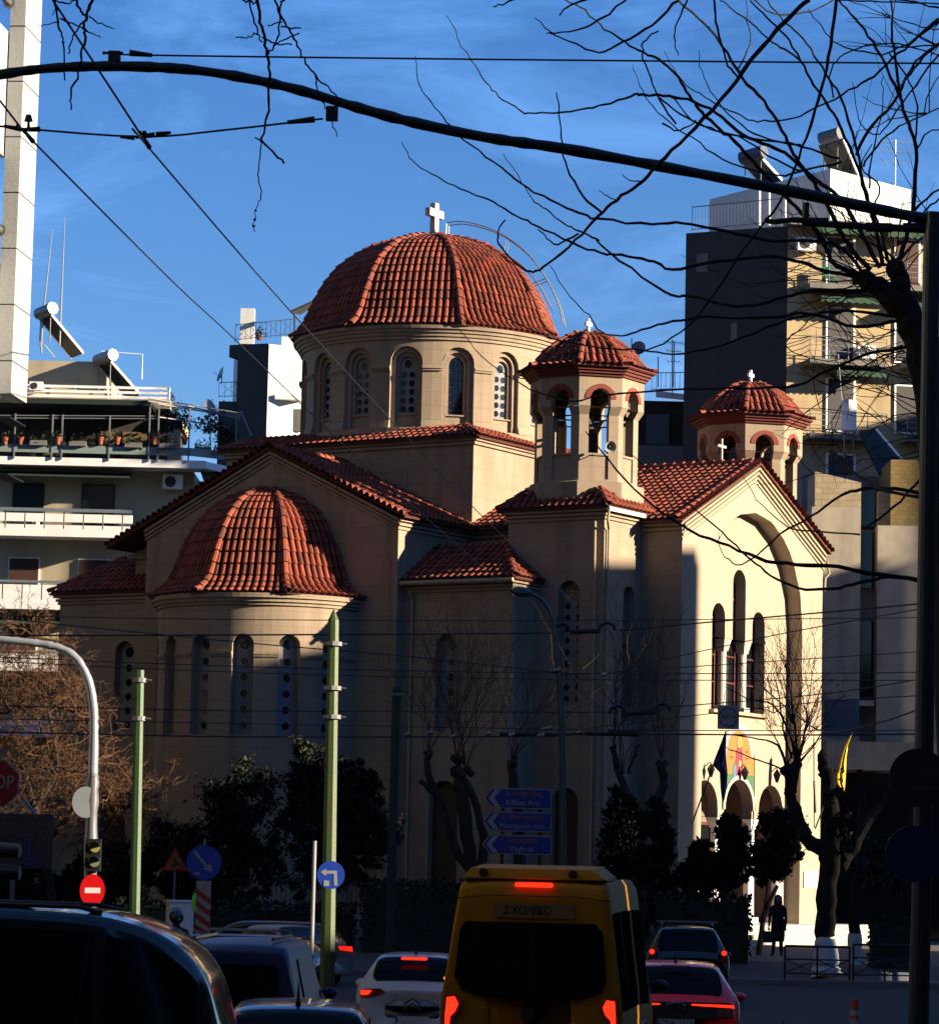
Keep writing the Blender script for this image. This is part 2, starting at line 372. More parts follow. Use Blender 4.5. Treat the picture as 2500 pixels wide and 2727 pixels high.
# ---- nave and facade
w = MB()
for sg in (1, -1):
    wall(w, mt_(5.8, sg), 5.8, 14.86, 0, EZ)
    for dz, pr in ((.14, .16), (.30, .10)):
        w.hexa([C(5.8, sg*5.8, EZ-dz), C(14.9, sg*5.8, EZ-dz), C(14.9, sg*(5.8+pr), EZ-dz), C(5.8, sg*(5.8+pr), EZ-dz)]+[C(5.8, sg*5.8, EZ-dz+.1), C(14.9, sg*5.8, EZ-dz+.1), C(14.9, sg*(5.8+pr), EZ-dz+.1), C(5.8, sg*(5.8+pr), EZ-dz+.1)])
w.hexa([C(*p) for p in ((-9.5, 5.7, 0), (-5.7, 5.7, 0), (-5.7, -5.7, 0), (-9.5, -5.7, 0), (-9.5, 5.7, 15.6), (-5.7, 5.7, 15.6), (-5.7, -5.7, 15.6), (-9.5, -5.7, 15.6))])
w.build('nave_wall', STUCCO, ch)
FS = 14.86; w = MB(); mf = ms_(FS); HW = 4.06; ZS = 12.6
wall(w, mf, -5.8, 5.8, 0, gab, [(0, HW, 0.01, ZS, .6, True)])
archz = lambda u: ZS+sqrt(max(0, HW*HW-u*u))
ops = [(.1, .52, 11.8, 13.98, .5, True), (1.75, .52, 11.8, 12.58, .5, True), (-1.52, .52, 11.8, 12.5, .5, True), (.11, 2.16, 9.1, 11.8, .5, False),
       (0, 1.13, 5.1, 5.42, .4, True), (2.65, 1.03, 5.1, 5.42, .4, True), (-2.72, 1.03, 5.1, 5.42, .4, True), (0, 3.75, 1.2, 5.1, .4, False)]
wall(w, mf, -HW, HW, 0, archz, ops, depth=.6)
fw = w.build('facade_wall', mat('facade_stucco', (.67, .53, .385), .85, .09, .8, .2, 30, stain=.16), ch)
w = MB()
for i, (dz, pr) in enumerate(((.18, .16), (.36, .12), (.54, .08), (.72, .05))):
    for sg in (-1, 1):
        a = C(FS, sg*5.85, EZ-dz+.02); b = C(FS, 0, RZ-dz+.04)
        w.hexa([a, b, b+E1*pr, a+E1*pr, a+UZ*.09, b+UZ*.09, b+E1*pr+UZ*.09, a+E1*pr+UZ*.09])
w.build('gable_moulding', STUCCO2, fw)
# facade windows: glass and dark red frames behind the openings, colonnettes in front
w = MB(); wf = MB(); D = 1.1
w.quad(C(FS-D, -2.3, 9.0), C(FS-D, 2.5, 9.0), C(FS-D, 2.5, 14.7), C(FS-D, -2.3, 14.7))
gw = w.build('facade_window', GLASS, fw)
for t in (-2.03, -1.0, -.42, .62, 1.22, 2.25): wf.box(C(FS-D+.04, t, 11.5), (.06, .07, 5.0), E1, T)
for z in (9.14, 10.2, 11.2, 11.85, 12.6, 13.4): wf.box(C(FS-D+.045, .1, z), (.05, 4.6, .06), E1, T)
wf.build('window_frame', REDFR, gw)
for t in (.93, -.71):
    k = MB(); c = C(FS-.88, t); k.cyl(c, .17, 9.3, 11.35, 16); k.box(c+UZ*9.2, (.48, .48, .2), E1, T)
    k.hexa([c+E1*(i*.17)+T*(j*.17)+UZ*11.35 for i, j in ((-1, -1), (1, -1), (1, 1), (-1, 1))]+[c+E1*(i*.26)+T*(j*.28)+UZ*11.8 for i, j in ((-1, -1), (1, -1), (1, 1), (-1, 1))])
    k.build('colonnette', MARBLE, fw)
k = MB(); k.box(C(FS-.55, .1, 9.04), (.3, 4.6, .12), E1, T); k.build('window_sill', STUCCO2, fw)
# portal
for t in (1.37, -1.37, 3.72, -3.72):
    k = MB(); c = C(FS-.82, t); k.cyl(c, .21, 1.4, 4.75, 20, .18); k.box(c+UZ*1.3, (.56, .56, .22), E1, T)
    k.hexa([c+E1*(i*.17)+T*(j*.17)+UZ*4.72 for i, j in ((-1, -1), (1, -1), (1, 1), (-1, 1))]+[c+E1*(i*.24)+T*(j*.3)+UZ*5.1 for i, j in ((-1, -1), (1, -1), (1, 1), (-1, 1))])
    k.build('portal_column', WHITE, ch)
PINK = mat('vestibule_plaster', (.36, .22, .19), .9, .1, 2)
k = MB(); a, b = FS-1.0, FS-3.4
k.quad(C(b, -4, 1.2), C(b, 4, 1.2), C(b, 4, 7), C(b, -4, 7)); k.quad(C(a, 4, 1.2), C(b, 4, 1.2), C(b, 4, 7), C(a, 4, 7)); k.quad(C(a, -4, 1.2), C(b, -4, 1.2), C(b, -4, 7), C(a, -4, 7)); k.quad(C(a, -4, 7), C(a, 4, 7), C(b, 4, 7), C(b, -4, 7)); k.quad(C(a, -4, 1.21), C(a, 4, 1.21), C(b, 4, 1.21), C(b, -4, 1.21))
k.build('vestibule', PINK, ch)
k = MB()
for t in (0, 2.7, -2.7):
    for q in (-.75, .75): k.box(C(b+.06, t+q, 3.1), (.1, .12, 3.7), E1, T)
    for z in (1.35, 3.6, 4.95): k.box(C(b+.065, t, z), (.09, 1.6, .12), E1, T)
dr = k.build('portal_door', REDFR, ch)
k = MB()
for t in (0, 2.7, -2.7): k.quad(C(b+.03, t-.7, 1.3), C(b+.03, t+.7, 1.3), C(b+.03, t+.7, 4.9), C(b+.03, t-.7, 4.9))
k.build('door_glass', GLASS, dr)
def ring(mb, mapf, uc, zs, r0, r1, d0, d1, a0=0, a1=pi, n=16):
    for i in range(n):
        p, q = a0+(a1-a0)*i/n, a0+(a1-a0)*(i+1)/n; X = lambda r, a, d: mapf(uc+r*cos(a), zs+r*sin(a), d)
        mb.hexa([X(r0, p, d1), X(r1, p, d1), X(r1, q, d1), X(r0, q, d1), X(r0, p, d0), X(r1, p, d0), X(r1, q, d0), X(r0, q, d0)])
k = MB(); ring(k, mf, 0, 5.42, 1.14, 1.30, .53, .598); k.build('portal_arch_trim', MARBLE, fw)
# mosaic over the portal
MG = mat('mosaic_gold', (.50, .26, .04), .5, .25, 12); MGR = mat('mosaic_green', (.06, .22, .07), .6, .25, 12); MW = mat('mosaic_border', (.55, .5, .55), .6, .3, 25)
MR = mat('mosaic_crimson', (.42, .02, .07), .6, .25, 10); MBL = mat('mosaic_blue', (.10, .28, .50), .6, .2, 10); MSK = mat('mosaic_skin', (.5, .28, .16), .6, .1, 10)
def apanel(mb, hw, z0, zs, d):
    wall(mb, mf, -hw, hw, z0, lambda u: zs+sqrt(max(0, hw*hw-u*u))*.95, [(0, 1.3, 5.0, 5.42, .001, True)], step=.2, depth=d)
k = MB(); apanel(k, 1.2, 5.75, 7.6, .585); mo = k.build('mosaic', MW, fw)
k = MB(); apanel(k, 1.0, 6.0, 7.45, .575); k.build('mosaic_ground', MG, mo)
k = MB(); wall(k, mf, -1.0, 1.0, 5.9, 6.75, [(0, 1.3, 5.0, 5.42, .001, True)], step=.2, depth=.568); k.build('mosaic_field', MGR, mo)
def mfig(poly, mt2, d, name):
    q = MB(); q.add([mf(-u, z, d) for u, z in poly], [tuple(range(len(poly)))]); q.build(name, mt2, mo)
mfig([(-.22, 6.55), (.22, 6.55), (.3, 7.1), (.24, 7.6), (.1, 7.85), (-.1, 7.85), (-.24, 7.6), (-.32, 7.1)], MR, .56, 'mosaic_robe')
mfig([(-.5, 6.6), (-.28, 6.6), (-.26, 7.0), (-.36, 7.2), (-.5, 7.0)], MBL, .558, 'mosaic_robe')
mfig([(.2*cos(a*pi/6), 7.97+.22*sin(a*pi/6)) for a in range(12)], mat('halo_gold', (.75, .50, .12), .4), .558, 'mosaic_halo')
mfig([(-.1, 7.0), (.12, 6.95), (.16, 7.25), (-.06, 7.3)], mat('mosaic_book', (.6, .5, .2), .6), .553, 'mosaic_book')
for xx in (-.62, .62):
    for zz in (7.35, 7.6): mfig([(xx-.12, zz), (xx+.12, zz), (xx+.12, zz+.06), (xx-.12, zz+.06)], MR, .558, 'mosaic_lettering')
for xx in (-.05, .14): mfig([(xx-.02, 6.6), (xx+.02, 6.6), (xx+.0, 7.6), (xx-.02, 7.6)], mat('mosaic_fold', (.22, .01, .04), .6), .551, 'mosaic_fold')
mfig([(.1*cos(a*pi/6), 7.97+.12*sin(a*pi/6)) for a in range(12)], MSK, .556, 'mosaic_head')
mfig([(.16*cos(a*pi/6)+.32, 6.85+.12*sin(a*pi/6)) for a in range(12)], MSK, .552, 'mosaic_basket')
# lanterns above the portal arches
for t in (1.37+1.3, -.05, -2.72):
    k = MB(); c = C(FS-.35, t, 6.75); k.tube([C(FS-.6, t, 6.95), C(FS-.4, t, 7.12), c+UZ*.32], .02, 6); k.lathe(c, [(.05, -.2), (.13, .05), (.15, .1), (.04, .28), (.0, .34)], 6)
    k.build('wall_lantern', BLACK, ch)
# ---- crossing block
w = MB(); B = 5.82
for s0, f in ((B, mt_(B)), (B, ms_(B)), (B, mt_(B, -1)), (B, ms_(B, -1))): wall(w, f, -B, B, 14.5, 19.3)
for dz, pr in ((.12, .16), (.26, .1)):
    h = B+pr; w.hexa([C(i*h, j*h, 19.3-dz) for i, j in ((-1, -1), (1, -1), (1, 1), (-1, 1))]+[C(i*h, j*h, 19.3-dz+.1) for i, j in ((-1, -1), (1, -1), (1, 1), (-1, 1))])
w.build('crossing_wall', STUCCO, ch)
def hip(name, cs, ct, he, hi, ze, zi, parent, het=None, hit=None, sides=(0, 1, 2, 3), sp=.3):
    rt = MB(); dk = MB(); het = het or he; hit = hit or hi
    for k in sides:
        c0 = [(1, 0), (0, 1), (-1, 0), (0, -1)][k]; od = E1*c0[0]+T*c0[1]; ud = UZ.cross(od)
        a, b = (he, hi) if k % 2 == 0 else (het, hit); A, Bq = (het, hit) if k % 2 == 0 else (he, hi)
        O = C(cs, ct, ze)+od*a; up = (C(cs, ct, zi)+od*b)-O; l = up.length; up.normalize()
        tile_roof(rt, O, ud, up, [(-A, 0), (A, 0), (Bq, l), (-Bq, l)], deck=dk, sp=sp)
        ridge(rt, O+ud*A+UZ*.05, C(cs, ct, zi)+od*b+ud*Bq+UZ*.05, .12)
    o = rt.build(name, TILE, parent); dk.build('roof_deck', TDECK, o); return o
hip('crossing_roof', 0, 0, 6.1, 4.7, 19.32, 19.95, ch)
# ---- drum
DR = 5.23
def cyl(R, s0, t0, ph0=0): return lambda u, z, d: C(s0, t0)+(T*cos(ph0+u/R)+E1*sin(ph0+u/R))*(R-d)+UZ*z
w = MB(); w.lathe(C(0, 0), [(5.45, 19.3), (5.45, 19.98), (5.2, 20.02)], 64)
hb = pi/16*DR
panels = []
for k in range(16):
    mf2 = cyl(DR, 0, 0, k*pi/8); o1 = (0, .64, 20.04, 22.6, .16, True)
    wall(w, mf2, -hb, hb, 19.9, 23.75, [o1], step=.35)
    o2 = (0, .46, 20.04, 22.6, .14, True)
    wall(w, mf2, -.64, .64, 20.04, lambda u: 22.6+sqrt(max(0, .4096-u*u)), [o2], depth=.16)
    o3 = (0, .34, 20.6, 22.55, .22, True)
    wall(w, mf2, -.46, .46, 20.04, lambda u: 22.6+sqrt(max(0, .2116-u*u)), [o3], depth=.30)
    w.box(mf2(0, 20.57, .28), (.86, .12, .05), E1*cos(k*pi/8)-T*sin(k*pi/8), T*cos(k*pi/8)+E1*sin(k*pi/8))
    panels.append((mf2, o3, k))
    for (ua, ub) in ((-hb, -.64), (.64, hb)):
        for z0, z1, pr in ((22.28, 22.36, .07), (22.36, 22.46, .11), (20.02, 20.32, .1)):
            for i in range(2):
                a = ua+(ub-ua)*i/2; b = ua+(ub-ua)*(i+1)/2
                w.hexa([mf2(a, z0, 0), mf2(b, z0, 0), mf2(b, z0, -pr), mf2(a, z0, -pr), mf2(a, z1, 0), mf2(b, z1, 0), mf2(b, z1, -pr*(.9 if z0 > 21 else .2)), mf2(a, z1, -pr*(.9 if z0 > 21 else .2))])
w.lathe(C(0, 0), [(5.23, 23.5), (5.31, 23.5), (5.31, 23.63), (5.38, 23.63), (5.40, 23.77), (5.47, 23.77), (5.50, 23.9), (5.58, 23.9), (5.62, 24.02), (5.2, 24.05)], 96)
dm = w.build('drum', STUCCO, ch)
for mf2, o3, k in panels:
    if k == 2:     # this one has lost its pierced panel: dark glazing with bars
        g = MB(); arch_panel(g, mf2, o3, .5); g.cur = 1
        for u in (-.12, .12): g.tube([mf2(u, 20.6, .47), mf2(u, 22.8, .47)], .012, 4)
        for i in range(7): g.tube([mf2(-.33, 20.8+i*.3, .47), mf2(.33, 20.8+i*.3, .47)], .012, 4)
        g.build('drum_window', [GLASS, REDFR], dm)
    else: pierced(mf2, o3, .42, 2, .125, .34, dm, 'drum_window')
# ---- domes
def dome(mb, dk, cs, ct, prof, facets, ncol, blend, sp_r=.1, ribs=None, off=0.0, tl=.44, conv=.3, ribr=.15):
    fine = []
    for (r0, z0), (r1, z1) in zip(prof[:-1], prof[1:]):
        n = max(1, round(sqrt((r1-r0)**2+(z1-z0)**2)/tl*2))
        fine += [(r0+(r1-r0)*i/n, z0+(z1-z0)*i/n) for i in range(n)]
    fine.append(prof[-1]); fine = fine[::2]+([fine[-1]] if len(fine) % 2 == 0 else [])
    R = prof[0][0]; hang = pi/8; base = C(cs, ct)
    def pt(f, wv, r, z):
        a = off+f*pi/4+pi/8; cd = T*cos(a)+E1*sin(a); ld = E1*cos(a)-T*sin(a)
        hw = r*sin(hang); wv = max(-hw, min(hw, wv)); d = blend*r*cos(hang)+(1-blend)*sqrt(max(0, r*r-wv*wv))
        return base+cd*d+ld*wv+UZ*z, ld, cd
    for f in facets:
        hw0 = R*sin(hang)
        for j in range(ncol):
            w0 = -hw0+(j+.5)*2*hw0/ncol; pts = []; ns = []; ls = []
            for r, z in fine:
                wv = w0*(r/R)**conv
                if abs(wv) > r*sin(hang)-.04: break
                p, ld, cd = pt(f, wv, r, z); pts.append(p); ls.append(ld); ns.append(cd)
            if len(pts) < 2: continue
            nn = []
            for i in range(len(pts)):
                tg = (pts[min(i+1, len(pts)-1)]-pts[max(i-1, 0)]).normalized(); n_ = ls[i].cross(tg)
                if n_.dot(ns[i]+UZ*.5) < 0: n_ = -n_
                nn.append(n_.normalized())
            tile_col(mb, pts, ls, nn, sp_r)
        for i in range(len(fine)-1):
            for j in range(8):
                q = []
                for (r, z), jj in ((fine[i], j), (fine[i], j+1), (fine[i+1], j+1), (fine[i+1], j)):
                    q.append(pt(f, (-1+jj/4)*r*sin(hang), r-.03, z-.02)[0])
                dk.quad(*q)
    for f in (ribs if ribs is not None else facets):
        a = off+f*pi/4; cd = T*cos(a)+E1*sin(a); ld = E1*cos(a)-T*sin(a)
        pts = [base+cd*(r+.02)+UZ*(z+.03) for r, z in fine]; nn = []
        for i in range(len(pts)):
            tg = (pts[min(i+1, len(pts)-1)]-pts[max(i-1, 0)]).normalized(); n_ = ld.cross(tg)
            if n_.dot(cd+UZ*.5) < 0: n_ = -n_
            nn.append(n_.normalized())
        tile_col(mb, pts, [ld]*len(pts), nn, ribr)
mb = MB(); dk = MB()
dome(mb, dk, 0, 0, [(5.78, 24.05), (5.4, 24.36), (5.12, 24.8), (4.8, 25.55), (4.38, 26.35), (3.9, 26.98), (3.36, 27.45), (2.5, 27.98), (1.5, 28.33), (.35, 28.55)], range(8), 16, .6, .093)
do = mb.build('main_dome_roof', TILE, ch); dk.build('roof_deck', TDECK, do)
def cross(name, c, h, parent, wd=.8, th=.14, mt2=MARBLE):
    k = MB(); c = V(c); t2 = th
    k.box(c+UZ*(h/2), (t2, th*1.25, h), E1, T); k.box(c+UZ*(h*.70), (t2*.98, wd, th*1.35), E1, T)
    return k.build(name, mt2, parent)
k = MB(); k.lathe(C(0, 0), [(.5, 28.45), (.5, 28.62), (.3, 28.66), (.22, 28.8), (0, 28.8)], 16); k.build('cross_base', CONC, do)
cross('dome_cross', C(0, 0, 28.62), 1.4, do, 1.05, .24)
# curved maintenance ladder over the right flank
k = MB(); ang = R_(112)
LP = [(.55, 28.6), (.55, 29.15), (1.2, 29.2), (2.2, 28.95), (3.1, 28.5), (4.0, 27.75), (4.7, 26.8), (5.2, 25.8), (5.45, 24.9)]
for off in (-.28, .28):
    cd = T*cos(ang)+E1*sin(ang); ld = E1*cos(ang)-T*sin(ang); pts = [C(0, 0)+cd*r+ld*off+UZ*z for r, z in LP]
    k.tube([pts[0], pts[1]], .025, 6); k.tube(cr(pts[1:], 4), .025, 6)
    for i, q in ((4, (2.9, 27.8)), (6, (4.15, 26.6))): k.tube([pts[i], C(0, 0)+cd*q[0]+ld*off+UZ*q[1]], .02, 6)
    pl = [C(0, 0)+cd*(r+.1)+ld*off+UZ*(z+.08) for r, z in ((.6, 28.5), (1.5, 28.33), (2.5, 27.98), (3.36, 27.45), (3.9, 26.98), (4.38, 26.35), (4.8, 25.55))]
    k.tube(cr(pl, 3), .025, 6)
for r, z in ((1, 28.52), (1.5, 28.42), (2, 28.27), (2.5, 28.06), (2.95, 27.8), (3.36, 27.53), (3.9, 27.05)):
    k.tube([C(0, 0)+cd*(r+.1)+ld*x+UZ*z for x in (-.28, .28)], .02, 5)
k.build('roof_ladder', STEEL, do)
# ---- apse
AR = 4.05
w = MB(); mfa = cyl(AR, 0, 10.8); n3 = []
aops = [(R_(24*k)*AR, .40, 7.6, 10.85, .38, True) for k in range(-3, 4)]
wall(w, mfa, -pi/2*AR, pi/2*AR, 0, 12.6, aops, step=.3)
for z0, z1, pr in ((12.3, 12.42, .08), (12.42, 12.56, .16), (12.56, 12.72, .25)):
    w.lathe(C(0, 10.8), [(AR-.02, z0), (AR+pr, z0), (AR+pr, z1), (AR-.02, z1)], 48, math.atan2(T.y, T.x)-pi/2, math.atan2(T.y, T.x)+pi/2)
us = [-pi/2*AR]+sum([[o[0]-.4, o[0]+.4] for o in aops], [])+[pi/2*AR]
for a, b in zip(us[::2], us[1::2]):
    if b-a < .05: continue
    for z0, z1, pr in ((10.42, 10.5, .05), (10.5, 10.6, .08)):
        for i in range(3):
            p, q = a+(b-a)*i/3, a+(b-a)*(i+1)/3; w.hexa([mfa(p, z0, 0), mfa(q, z0, 0), mfa(q, z0, -pr), mfa(p, z0, -pr), mfa(p, z1, 0), mfa(q, z1, 0), mfa(q, z1, -pr), mfa(p, z1, -pr)])
w.lathe(C(0, 10.8), [(AR+.12, 0), (AR+.12, 1.5), (AR, 1.55)], 48, math.atan2(T.y, T.x)-pi/2, math.atan2(T.y, T.x)+pi/2)
ap = w.build('apse_wall', STUCCO, ch)
for o in aops: pierced(mfa, o, .36, 1, .15, .58, ap, 'apse_window')
mb = MB(); dk = MB()
dome(mb, dk, 0, 10.75, [(4.5, 12.72), (4.0, 12.98), (3.62, 13.4), (3.35, 14.1), (3.0, 15.0), (2.5, 15.8), (1.8, 16.4), (1.0, 16.78), (.3, 16.92)], (-2, -1, 0, 1), 12, .75, .1, ribs=(-1, 0, 1), conv=.42)
ao = mb.build('apse_roof', TILE, ch); dk.build('roof_deck', TDECK, ao)
# ---- low side bays (annexes) with lean-to roofs
for sg in (1, -1):
    w = MB(); f = (lambda sg: lambda u, z, d: C(u, 10.3-d, z))(sg)
    a, b = (5.8, 10.4) if sg > 0 else (-10.4, -5.8); sc = 7.7 if sg > 0 else -7.1
    o = [(sc, .46, 7.9, 11.0, .35, True), (sc if sg > 0 else sc-.3, .62, 1.0, 5.5, .3, True)]
    wall(w, f, a, b, 0, 13.35, o)
    wall(w, ms_(10.4, sg), 8.3, 10.3, 0, 13.35)
    wall(w, ms_(10.4, sg), 5.8, 8.3, 0, 14.6)
    for dz, pr in ((.14, .2), (.28, .13), (.40, .07)):
        p = [C(sg*5.8, 8.4, 13.35-dz), C(sg*(10.4+pr), 8.4, 13.35-dz), C(sg*(10.4+pr), 10.3+pr, 13.35-dz), C(sg*5.8, 10.3+pr, 13.35-dz)]
        w.hexa(p+[q+UZ*.1 for q in p])
    w.quad(C(sg*5.8, 8.3, 14.85), C(sg*10.4, 8.3, 14.85), C(sg*10.4, 5.8, 14.85), C(sg*5.8, 5.8, 14.85))
    aw = w.build('side_chapel_wall', STUCCO, ch)
    pierced(f, o[0], .33, 1, .15, .55, aw, 'chapel_window')
    g = MB(); arch_panel(g, f, o[1], .28); g.build('chapel_door', mat('dark_brown_wood', (.05, .022, .014), .6, .2, 4), aw)
    rt = MB(); dk = MB(); O = C(sg*5.8, 10.62, 13.36); up = C(sg*5.8, 8.2, 14.9)-O; l = up.length; up.normalize()
    tile_roof(rt, O, E1*sg, up, [(0, 0), (4.95, 0), (3.0, l), (0, l)], deck=dk)
    O = C(sg*10.75, 10.62, 13.36); up = C(sg*8.8, 10.62, 14.9)-O; l = up.length; up.normalize()
    tile_roof(rt, O, -T, up, [(0, 0), (3.2, 0), (3.2, l), (2.4, l)], deck=dk)
    ridge(rt, C(sg*10.75, 10.62, 13.42), C(sg*8.8, 8.2, 14.95), .13)
    o = rt.build('side_chapel_roof', TILE, ch); dk.build('roof_deck', TDECK, o)
# ---- bell towers
OCT = R_(22.5)
def bell_tower(sg):
    cs, ct = 11.18, sg*6.55
    w = MB(); f = lambda u, z, d: C(u, sg*(8.6-d), z)
    o = [(11.77, .45, 8.9, 12.95, .4, True), (11.77, .55, 1.0, 5.4, .3, True)]
    wall(w, f, 9.15, 13.2, 0, 16.0, o)
    fe = lambda u, z, d: C(13.2-d, sg*u, z); oe = (6.72, .42, 8.4, 12.9, .4, True)
    wall(w, fe, 5.8, 8.6, 0, 16.0, [oe]); wall(w, lambda u, z, d: C(9.15+d, sg*u, z), 5.8, 8.6, 0, 16.0)
    for dz, pr in ((.14, .2), (.28, .13), (.42, .07)):
        p = [C(9.15-pr, sg*5.8, 16-dz), C(13.2+pr, sg*5.8, 16-dz), C(13.2+pr, sg*(8.6+pr), 16-dz), C(9.15-pr, sg*(8.6+pr), 16-dz)]; w.hexa(p+[q+UZ*.1 for q in p])
    tb = w.build('tower_base_wall', STUCCO, ch)
    pierced(f, o[0], .38, 2, .12, .42, tb, 'tower_window'); pierced(fe, oe, .38, 2, .1, .42, tb, 'tower_window')
    g = MB(); arch_panel(g, f, o[1], .28); g.build('tower_door', MATS['dark_brown_wood'], tb)
    hip('tower_base_roof', 11.18, sg*6.55, 2.35, 1.5, 16.0, 16.75, ch)
    w = MB(); brs = []; base = C(cs, ct)
    def octp(R, z): return [base+(T*cos(OCT+k*pi/4)+E1*sin(OCT+k*pi/4))*R+UZ*z for k in range(8)]
    def octs(mb, lst):
        for (r0, z0), (r1, z1) in zip(lst[:-1], lst[1:]):
            a, b = octp(r0, z0), octp(r1, z1)
            for k in range(8): mb.quad(a[k], a[(k+1) % 8], b[(k+1) % 8], b[k])
    octs(w, [(2.17, 16.0), (2.17, 17.02), (1.95, 17.08), (1.5, 17.1)])
    for k in range(8):
        a = k*pi/4; cd = T*cos(a)+E1*sin(a); ld = E1*cos(a)-T*sin(a); hw = .38; W1 = 1.92*sin(OCT)
        def Rz(z): return 1.92 if z < 19.5 else (2.12 if z > 19.78 else 1.92+.2*(z-19.5)/.28)
        def mk(u, z, d, cd=cd, ld=ld):
            Wz = Rz(z)*sin(OCT); uu = u if abs(u) <= hw+.001 else math.copysign(hw+(abs(u)-hw)*(Wz-hw)/(W1-hw), u)
            return base+cd*(Rz(z)*cos(OCT)-d)+ld*uu+UZ*z
        wall(w, mk, -W1, W1, 17.05, 19.5, [(0, hw, 17.15, 18.02, .06, False), (0, hw, 18.1, 19.5, .34, False)])
        arch_panel(w, mk, (0, hw, 17.15, 18.02, 0, False), .06)
        wall(w, mk, -W1, W1, 19.5, 19.78, [(0, hw, 19.5, 19.78, .34, False)])
        wall(w, mk, -W1, W1, 19.79, 20.95, [(0, hw, 19.79, 20.08, .34, True)])
        br = MB(); ring(br, mk, 0, 20.08, .385, .55, -.025, .03, n=12); brs.append(br)
    tw_ = w.build('bell_tower', STUCCO, ch); [q.build('brick_arch', BRICKRED, tw_) for q in brs]
    w = MB(); octs(w, [(2.1, 20.9), (2.2, 20.9), (2.22, 21.0), (2.3, 21.0), (2.32, 21.1), (2.4, 21.1), (2.42, 21.2), (2.52, 21.2), (2.5, 21.3), (1.5, 21.3)]); w.build('tower_cornice', CORNRED, tw_)
    mb = MB(); dk = MB(); dome(mb, dk, cs, ct, [(2.6, 21.25), (2.14, 21.36), (1.95, 21.55), (1.62, 22.0), (1.12, 22.41), (.58, 22.66), (.12, 22.73)], range(8), 7, 1, .1, off=OCT, tl=.4, ribr=.12)
    r = mb.build('tower_roof', TILE, tw_); dk.build('tower_roof_deck', TDECK, tw_)
    cross('tower_cross', C(cs, ct, 22.66), .68, tw_, .42, .1, WHITE)
    b = MB(); b.lathe(C(cs, ct), [(.45, 19.1), (.38, 19.2), (.28, 19.5), (.2, 19.8), (0, 19.9)], 20); b.tube([C(cs, ct, 19.85), C(cs, ct, 20.6)], .03, 6); b.tube([C(cs-.0, ct-1.5, 20.6), C(cs, ct+1.5, 20.6)], .05, 6)
    b.build('bell', mat('bronze', (.03, .025, .018), .5, .2, 4, metal=.5), tw_)
bell_tower(1); bell_tower(-1)
# gutters and downpipes
def gutter(pts, mt2=STUCCO2):
    g = MB(); g.tube(pts, .08, 8); g.build('gutter', mt2, ch)
gutter([C(13.5, 6.2, 15.92), C(13.5, 8.85, 15.92)], WHITE)
for (pp) in ([C(13.5, 8.8, 15.9), C(13.45, 8.8, 15.5), C(13.3, 8.45, 15.2), C(13.3, 8.45, .5)], [C(12.9, 8.75, 15.5), C(12.9, 8.68, .5)], [C(6.2, 10.6, 13.0), C(6.2, 10.38, 12.7), C(6.2, 10.38, .5)], [C(15.0, -5.9, 15.4), C(15.0, -6.1, 14.9), C(14.9, -5.95, 14.7), C(14.9, -5.9, 14.2)]):
    g = MB(); g.tube(pp, .05, 8); g.build('downpipe', STUCCO2, ch)
gutter([C(5.9, 10.72, 13.28), C(10.7, 10.72, 13.28)])
# podium and steps
k = MB(); 
for i in range(5): k.hexa([C(9+0*i, -9, .1), C(16.2+.38*(4-i)+.0, -9, .1), C(16.2+.38*(4-i), 6.0, .1), C(9, 6.0, .1)]+[C(9, -9, .5+.17*(i)), C(16.2+.38*(4-i), -9, .5+.17*i), C(16.2+.38*(4-i), 6.0, .5+.17*i), C(9, 6.0, .5+.17*i)])
tag(k.build('entrance_steps', MARBLE), 'broad pale stone steps before the church portal', 'steps')
# loudspeakers, wires' cross on the ridge
def horn(c, d, label):
    t0 = thing('loudspeaker', label, 'loudspeaker', c); k = MB(); c = V(c); d = V(d).normalized(); l = d.cross(UZ).normalized(); u = l.cross(d)
    prof = [(.05, -.28), (.06, -.1), (.1, .0), (.2, .12), (.22, .14)]; vs = []; n = 16
    for r, x in prof: vs += [c+d*x+l*(r*cos(2*pi*j/n))+u*(r*sin(2*pi*j/n)) for j in range(n)]
    k.add(vs, [(i*n+j, i*n+(j+1) % n, (i+1)*n+(j+1) % n, (i+1)*n+j) for i in range(4) for j in range(n)]+[tuple(range(n))]); k.build('horn', mat('grey_plastic', (.4, .4, .38), .5), t0)
    k = MB(); k.ball(c+d*.02, .05); k.tube([c-d*.2, c-d*.2-UZ*.15, c-d*.5-UZ*.15], .02, 6); k.build('driver_and_bracket', BLACK, t0)
p = C(11.18, 6.55, 18.25)+(T*cos(pi/4)+E1*sin(pi/4))*2.25
horn(p+E1*.3, (.35, -.9, -.1), 'round horn loudspeaker on the left bell tower')
horn(C(11.18, -6.55, 17.3)+E1*2.3+T*.1, (.2, -.95, 0), 'pale horn loudspeaker on the right bell tower')
cross('gable_cross', C(FS-1.5, 0, 18.6), .98, ch, .66, .07, MARBLE)
